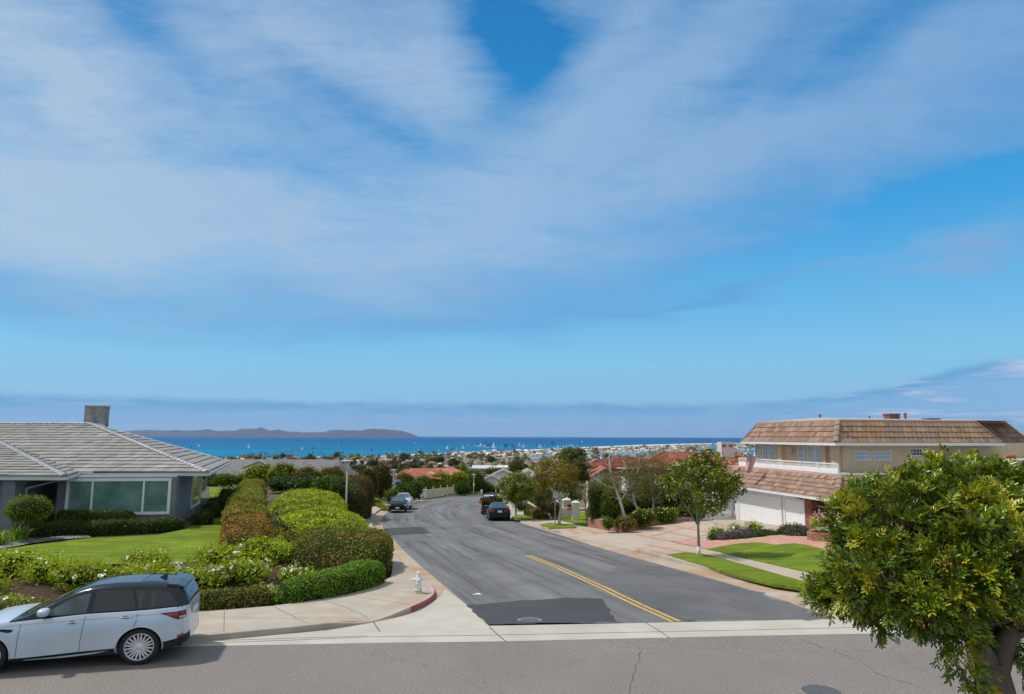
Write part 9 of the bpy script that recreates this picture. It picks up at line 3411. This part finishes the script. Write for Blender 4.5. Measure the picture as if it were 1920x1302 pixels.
bl = [(102, 68, 12, 'w'), (22, 172, 22, 'w'), (208, 172, 20, 'w'), (285, 158, 38, 's'), (265, 118, 22, 'd'), (325, 170, 34, 'd'), (332, 105, 22, 'd'), (368, 170, 32, 'g'), (422, 155, 40, 's'), (408, 176, 22, 'g'), (468, 122, 18, 'w'), (515, 142, 22, 'g'), (552, 140, 30, 'w'), (583, 135, 36, 's'), (600, 130, 28, 'g'), (618, 122, 38, 'd'), (616, 140, 34, 'w'),
      (643, 146, 12, 'm'), (645, 135, 38, 'd'), (661, 132, 34, 'd'), (676, 122, 28, 'd'), (697, 150, 56, 's'), (707, 142, 36, 'w'), (714, 140, 40, 'd'), (728, 135, 24, 'g'), (737, 122, 28, 'd'), (720, 166, 18, 'w'), (765, 148, 36, 'g'), (797, 128, 28, 'd'), (802, 135, 36, 'd'), (812, 142, 34, 'd'), (822, 128, 30, 'd'), (850, 122, 28, 'd'),
      (866, 140, 34, 'd'), (878, 142, 32, 'd'), (905, 150, 28, 'd'), (918, 150, 46, 'g'), (932, 132, 38, 's'), (962, 148, 38, 'w'), (969, 140, 34, 's'), (1003, 128, 20, 'g'), (1058, 122, 16, 'g'), (1083, 130, 28, 'd'), (1108, 145, 36, 'w'), (1119, 150, 40, 'w'), (1112, 140, 38, 'd'), (1157, 130, 24, 'g'), (1220, 112, 34, 'd'), (1238, 108, 34, 'd'), (1230, 118, 26, 'd'),
      (1262, 110, 22, 'd'), (1276, 148, 36, 'w'), (1308, 142, 28, 'g'), (1328, 146, 28, 'w'), (1353, 142, 36, 'w'), (1372, 144, 20, 'w'), (1395, 120, 10, 'm'), (1412, 140, 30, 'w'), (1452, 130, 10, 'm'), (1495, 100, 20, 'w'), (1528, 150, 14, 'w'), (1383, 132, 14, 'm'), (45, 132, 8, 'm'), (530, 128, 10, 'm'), (658, 170, 6, 'm'), (560, 120, 26, 'd'), (630, 100, 22, 'd'), (1180, 122, 20, 'd')]
blab = {'w': 'small sailing boat with white sails on the blue bay', 'd': 'small sailing boat with dark sails among the racing fleet', 'g': 'small sailing boat with grey sails on the bay', 's': 'sailing boat with broad full white sails on the bay', 'm': 'low white motor boat on the blue bay'}
allb = [(780 + x / 4.8, 810 + y / 4.8, s_ / 4.8, k) for x, y, s_, k in bl]
allb += [(420 + x / 5.008, 780 + y / 5.008, s_ / 5.008, k) for x, y, s_, k in [(230, 305, 40, 's'), (738, 318, 30, 's'), (835, 312, 30, 'd'), (1105, 265, 30, 'd'), (1388, 332, 34, 'd'), (1650, 350, 40, 'g'), (1790, 262, 22, 'w'), (1785, 328, 24, 'g'), (1825, 332, 28, 'w'), (905, 270, 6, 'm'), (1298, 342, 8, 'm'), (1012, 342, 6, 'm'), (1548, 354, 8, 'm'), (1852, 288, 6, 'm')]]
allb += [(373, 838.5, 6, 's'), (466, 840.5, 8, 's'), (359, 840, 5, 'd')]
allb += [(1091.5, 830, 4.2, 'w')]
for i, (px, py, hpx, k) in enumerate(allb):
 q = onz(px, py, SEA)
 hgt = hpx * q.y / 1280
 o = bpy.data.objects.new('motor_boat' if k == 'm' else 'sailing_boat', bms[k])
 COL.objects.link(o)
 o.location = tuple(q)
 s_ = hgt / (1.5 if k != 'm' else 0.3)
 if k == 'm':
  s_ = min(s_, 40)
 o.scale = (s_ * (0.6 if k == 'd' else 1.05), s_ * 0.8, s_) if k != 'm' else (s_,) * 3
 o.rotation_euler = (0, 0, (rr_.uniform(-0.5, 0.5) + (math.pi if rr_.random() < 0.5 else 0)))
 tag(o, blab[k], 'boat', 'boats on the bay')
mb = MB()
rr_ = np.random.default_rng(3)
cnt = 0
while cnt < 260:
 px, py = rr_.uniform(985, 1460), rr_.uniform(835, 863)
 if not in_harb(px, py):
  continue
 cnt += 1
 q = onz(px, py, LAND + 0.9)
 mb.box((q.x, q.y, q.z + 1.0), (rr_.uniform(6, 14), 4, 2.4), rz=rr_.uniform(-1, 1), mi=0)
 if rr_.random() < 0.5:
  mb.box((q.x, q.y, q.z + 7), (0.7, 0.7, 12), mi=0)
tag(mb.build('moored_boats', [M_bh]), 'white moored boats crowding the distant harbour', 'boats', kind='stuff')
# ---- the island on the horizon
prof = [(150, 816.5), (210, 814.5), (235, 812), (262, 810.5), (285, 809), (300, 808.4), (322, 809.6), (345, 808.2), (372, 809.4), (400, 808.6), (420, 810), (450, 809), (468, 805.5), (478, 804.2), (488, 806.6), (494, 804.2), (504, 807.3), (516, 809.4), (526, 806.6), (534, 809.6), (548, 811), (580, 812.5), (600, 812), (612, 811.6), (628, 809), (640, 807), (660, 807.8), (680, 807.6), (700, 804.4), (727, 805.6), (755, 808), (771, 813), (779, 817.5), (784, 820)]
DI = 52000
mb = MB()
xs_ = np.linspace(150, 784, 260)
rows = 14
rr_ = np.random.default_rng(6)
for j in range(rows):
 f = j / (rows - 1)
 for x in xs_:
  yt = np.interp(x, [p[0] for p in prof], [p[1] for p in prof])
  zt = CAMZ + (818.2 - yt) * 0.88 / 1280 * DI
  D = DI - 2500 + 5000 * f
  k = math.sin(math.pi * f) ** 0.8 if f not in (0, 1) else 0
  X = (x - 960) / 1280 * DI
  n = mnoise.fractal(Vector((X / 900, D / 900, 3.0)), 1.0, 2.0, 5)
  z = SEA - 60 + max(0, (zt - SEA + 60)) * k * (1 + (0.28 * n if j != rows // 2 else 0.05 * n))
  mb.v.append((X, D, z))
m = len(xs_)
for j in range(rows - 1):
 for i in range(m - 1):
  mb.f.append((j * m + i, j * m + i + 1, (j + 1) * m + i + 1, (j + 1) * m + i))
  mb.mi.append(0)
M_isl = m_plain('island_rock_hazed', (0.055, 0.062, 0.10), 0.95, 0.05, amt=0.35, scale=0.002, kind='pos')  # blue of the distant haze is mixed into this rock colour
o = mb.build('island_hills', M_isl, smooth=True)
o['kind'] = 'structure'
mb = MB()
for j in range(8):
 f = j / 7
 for i in range(60):
  X = 1600 + i * 90
  D = 3600 + 1500 * f
  z = LAND - 4 + (34 + 10 * mnoise.noise(Vector((X / 500, D / 500, 0)))) * math.sin(math.pi * f) * sstep(1600, 2300, X)
  mb.v.append((X, D, z))
for j in range(7):
 for i in range(59):
  mb.f.append((j * 60 + i, j * 60 + i + 1, (j + 1) * 60 + i + 1, (j + 1) * 60 + i))
  mb.mi.append(0)
o = mb.build('far_hills', M_open, smooth=True)
o['kind'] = 'structure'
# ---- the air
t = NT('haze_air')
vol = t.new('ShaderNodeVolumePrincipled')
vol.inputs['Density'].default_value = 0.0000085
vol.inputs['Color'].default_value = (0.62, 0.76, 1.0, 1)
vol.inputs['Anisotropy'].default_value = 0.3
ou = [x for x in t.n if x.type == 'OUTPUT_MATERIAL'][0]
for l in list(ou.inputs['Surface'].links):
 t.l.remove(l)
t.l.new(vol.outputs[0], ou.inputs['Volume'])
mb = MB()
mb.box((0, 31000 - 200, (-140 + 760) / 2), (126000, 62600, 900))
hz_ = mb.build('haze', t.m)
hz_['kind'] = 'stuff'
tag(hz_, 'thin pale sea haze over the bay and coast', 'haze')
# ------------------------------------------------------------------ the near tree with compound leaves
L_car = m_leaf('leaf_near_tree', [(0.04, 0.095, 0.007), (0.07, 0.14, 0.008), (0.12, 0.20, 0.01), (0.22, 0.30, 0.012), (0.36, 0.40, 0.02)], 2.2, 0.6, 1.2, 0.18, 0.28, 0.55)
L_cary = m_leaf('leaf_near_tree_young_lit', [(0.18, 0.25, 0.012), (0.32, 0.36, 0.018), (0.46, 0.45, 0.025), (0.44, 0.33, 0.03)], 2.2, 0.75, 1.2, 0.25, 0.3, 0.5)  # young leaf colours that also paint in the sunlit highlights
L_stem = m_plain('twig', (0.20, 0.15, 0.09), 0.8)
M_berry = m_plain('fruit_orange', (0.45, 0.24, 0.05), 0.6, 0.3, amt=0.4, scale=20)
M_tbark = mat_bark('near_bark', (0.12, 0.085, 0.065), (0.21, 0.16, 0.13), 5, 0.006)
def compound(rng, pos, d, up, npair, L, leaf, k_y):
 """a pinnate leaf: a stalk with pairs of oblong leaflets; returns verts, faces, material per face"""
 d = d / np.linalg.norm(d)
 s = np.cross(d, up)
 s /= (np.linalg.norm(s) + 1e-9)
 n = np.cross(s, d)
 V, F = [], []
 def leaflet(p, a, w, l):
  b = np.cross(n2, a)
  b /= (np.linalg.norm(b) + 1e-9)
  k = len(V)
  fold = n2 * w * 0.22
  V.extend([p, p + a * l * 0.3 + b * w * 0.42 + fold, p + a * l * 0.72 + b * w * 0.5 + fold, p + a * l, p + a * l * 0.72 - b * w * 0.5 + fold, p + a * l * 0.3 - b * w * 0.42 + fold])
  F.extend([[k, k + 1, k + 2, k + 3], [k, k + 3, k + 4, k + 5]])
 for i in range(npair):
  t_ = 0.22 + 0.78 * i / max(1, npair - 1)
  q = pos + d * L * t_ - np.array([0, 0, 1]) * (t_ ** 2) * L * 0.18
  for sd in (-1, 1):
   n2 = n + rng.normal(0, 0.25, 3)
   n2 /= np.linalg.norm(n2)
   a = s * sd * (0.95 - 0.35 * t_) + d * (0.45 + 0.6 * t_) + n * rng.uniform(-0.1, 0.35) - np.array([0, 0, 0.12])
   a /= np.linalg.norm(a)
   leaflet(q, a, leaf * 0.31 * rng.uniform(0.85, 1.15), leaf * rng.uniform(0.8, 1.15))
 return V, F
NTD = 8.0
rt_ = np.random.default_rng(404)
tb = P(1872, 1420, 8.0)
T = thing('near_tree', 'large round evergreen tree with glossy compound leaves in the right foreground', 'tree', (tb.x, tb.y, 0))
base = Vector((tb.x, tb.y, -0.05))
zf = P(1840, 1215, 8.0)
mb = MB()
fork = [base, Vector((tb.x + 0.0, tb.y, 0.4)), P(1868, 1330, 8.0), P(1864, 1285, 8.0), P(1858, 1240, 8.0)]
mb.tube(fork, [0.38, 0.28, 0.23, 0.19, 0.15], 18, cap=False)
limbs = [
 ([P(1860, 1262, 8.0), P(1838, 1215, 7.95), P(1812, 1180, 7.9), P(1770, 1158, 7.7), P(1722, 1140, 7.5), P(1680, 1120, 7.4)], [0.14, 0.11, 0.09, 0.07, 0.05, 0.03]),
 ([P(1852, 1250, 8.05), P(1843, 1205, 8.2), P(1852, 1165, 8.4), P(1862, 1120, 8.5), P(1858, 1060, 8.6)], [0.15, 0.12, 0.11, 0.08, 0.04]),
 ([P(1868, 1260, 8.0), P(1882, 1222, 7.95), P(1890, 1190, 7.9), P(1925, 1172, 7.8), P(1990, 1130, 7.7), P(2050, 1080, 7.6)], [0.13, 0.11, 0.10, 0.08, 0.06, 0.04]),
 ([P(1880, 1230, 8.0), P(1876, 1180, 8.3), P(1900, 1120, 8.8), P(1930, 1040, 9.1)], [0.12, 0.10, 0.08, 0.04]),
 ([P(1842, 1200, 8.0), P(1800, 1130, 8.3), P(1760, 1090, 8.5), P(1720, 1050, 8.6)], [0.10, 0.08, 0.06, 0.03]),
 ([P(1855, 1170, 8.1), P(1835, 1110, 8.0), P(1820, 1040, 8.0), P(1800, 990, 8.1)], [0.10, 0.08, 0.06, 0.03]),
]
for pth, rad in limbs:
 sm = smooth_line(pth, 1)
 r_ = list(np.interp(np.linspace(0, 1, len(sm)), np.linspace(0, 1, len(rad)), rad))
 mb.tube(sm, r_, 12, cap=True)
 for p in pth[2:]:
  for k in range(2):
   branches(mb, p, Vector((rt_.normal(0, 1), rt_.normal(0, 1), rt_.uniform(0.1, 1))), 0.34, 0.022, 1, rt_, 0.6, 0.05, None, n=5)
mb.build('trunk', M_tbark, T, smooth=True)
C0_ = P(1810, 1015, 8.2)
lob = [(1700, 985, 7.9, 0.95, 0.80), (1800, 940, 8.0, 0.95, 0.72), (1890, 945, 8.2, 0.9, 0.70), (1640, 1050, 7.8, 0.72, 0.62), (1740, 1070, 7.5, 0.85, 0.62), (1840, 1040, 7.4, 0.95, 0.75), (1940, 1030, 7.8, 0.95, 0.80), (2020, 980, 8.2, 0.9, 0.8), (1660, 950, 8.4, 0.62, 0.5), (1590, 1090, 8.1, 0.40, 0.32),
       (1730, 1000, 8.9, 0.9, 0.8), (1860, 990, 9.2, 1.0, 0.9), (1960, 1050, 8.8, 0.9, 0.8), (1680, 1110, 8.1, 0.55, 0.36), (1780, 1085, 8.2, 0.7, 0.34), (1900, 1075, 8.3, 0.7, 0.33), (2080, 1060, 8.0, 0.8, 0.7), (1760, 905, 8.3, 0.50, 0.36), (1850, 885, 8.5, 0.5, 0.32), (1960, 905, 8.6, 0.6, 0.42), (1550, 1105, 8.2, 0.26, 0.16), (1745, 1150, 7.7, 0.32, 0.2)]
lob = [(a_, b_ + 14, c_, r_ * 0.86 - 0.06, z_ * 0.86 - 0.06) for a_, b_, c_, r_, z_ in lob]
V, F, Mi = [], [], []
twmb = MB()
K0 = 0
bV, bF = [], []
def spray(p, d, nleaf, rng, young):
 """a shoot with whorled compound leaves at its tip"""
 global K0
 p, d = np.array(p), np.array(d)
 d = d / np.linalg.norm(d)
 twmb.tube([Vector(p - d * 0.22), Vector(p)], [0.007, 0.004], 4, cap=False)
 for i in range(nleaf):
  a = 2 * math.pi * (i / nleaf) + rng.uniform(0, 1)
  x = np.cross(d, [0.3, 0.5, 0.8])
  x /= np.linalg.norm(x)
  y = np.cross(d, x)
  r_ = x * math.cos(a) + y * math.sin(a)
  k = rng.uniform(0.5, 1.25)
  ld = d * 1.0 + r_ * k + np.array([0, 0, 0.1])
  upv = d * 0.8 + np.array([0, 0, 0.6]) - r_ * 0.5
  v, f = compound(rng, p - d * rng.uniform(0, 0.12), ld, upv, int(rng.integers(4, 7)), rng.uniform(0.11, 0.19), rng.uniform(0.055, 0.08), 0)
  V.extend(v)
  F.extend([[q + K0 for q in ff] for ff in f])
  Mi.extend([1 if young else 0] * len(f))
  K0 += len(v)
for li, (px, py, D, r, rz_) in enumerate(lob):
 c = np.array(P(px, py, D))
 n = int(330 * r * r) if r > 0.45 else int(400 * r * r) + 8
 dd = unit(rt_.normal(0, 1, (n, 3)))
 for d in dd:
  inner_ = rt_.random() < 0.30
  k = rt_.uniform(0.45, 0.8) if inner_ else rt_.uniform(0.82, 1.08)
  p = c + d * np.array([r, r, rz_]) * k
  deep_ = False
  for lj, (qx, qy, qD, qr, qz) in enumerate(lob):
   if lj != li:
    e = (p - np.array(P(qx, qy, qD))) / np.array([qr, qr, qz])
    if (e * e).sum() < 0.42:
     deep_ = True
     break
  if deep_ and rt_.random() < 0.8:
   continue
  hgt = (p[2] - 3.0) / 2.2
  young = rt_.random() < max(0.10, min(0.65, 0.22 + 0.35 * (hgt - 0.3) + (0.25 if d[0] < -0.6 else 0)))  # light leaves favoured on top and left, painting the sun side
  if inner_:
   young = False
  sd = d + np.array([0, 0, 0.45])
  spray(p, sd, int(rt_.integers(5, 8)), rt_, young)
for (px, py, D, dx, dz, n_) in [(1722, 1165, 7.6, -0.4, -1, 3), (1735, 1180, 7.5, 0.1, -1, 3), (1790, 1215, 7.3, -0.3, -0.8, 4), (1800, 1195, 7.3, -0.8, 0.1, 4), (1815, 1290, 7.3, -0.5, -0.6, 4), (1820, 1200, 7.3, 0.2, -0.7, 4), (1840, 1180, 7.3, 0.3, -0.8, 4), (1805, 1255, 7.3, -0.2, -0.8, 4), (1828, 1262, 7.25, 0.4, -0.6, 3), (1845, 1285, 7.3, 0.4, -0.7, 3), (1535, 1118, 8.2, -1, -0.2, 4), (1570, 1125, 8.1, -0.6, -0.9, 4),
                               (1600, 1140, 8.0, -0.3, -1, 4), (1640, 1150, 8.0, 0.1, -1, 4), (1665, 1165, 7.9, -0.1, -1, 4), (1690, 1150, 7.9, 0.2, -1, 4), (1905, 1240, 7.9, 0.6, -0.6, 4), (1922, 1215, 7.8, 0.3, -1, 4), (1900, 1205, 8.4, 0.1, -1, 3), (1520, 1104, 8.3, -1, 0.3, 4)]:
 p = np.array(P(px, py, D))
 for q in range(2):
  spray(p + rt_.normal(0, 0.05, 3), np.array([dx, -0.4, dz]) + rt_.normal(0, 0.25, 3), n_ + 2, rt_, rt_.random() < 0.15)
nb = NB()
nb.add(np.array(V), np.array(F), 0)
nb.m = [np.array(Mi, dtype=np.int32)]
tv = np.array(twmb.v)
nb.add(tv, np.array([f for f in twmb.f if len(f) == 4]), 2)
for i in range(30):
 px, py, D, r, rz_ = lob[int(rt_.integers(0, 20))]
 d = unit(rt_.normal(0, 1, (1, 3)))[0]
 d[1] = -abs(d[1])
 d = d / np.linalg.norm(d)
 c = np.array(P(px, py, D)) + d * np.array([r, r, rz_]) * 0.98
 for k in range(16):
  v, f = blobmesh(tuple(c + rt_.normal(0, 0.035, 3)), (0.012, 0.012, 0.012), 1, 0.0, ns=4, nr=6)
  nb.add(v, f, 3)
cr = nb.build('crown', [L_car, L_cary, L_stem, M_berry], T)
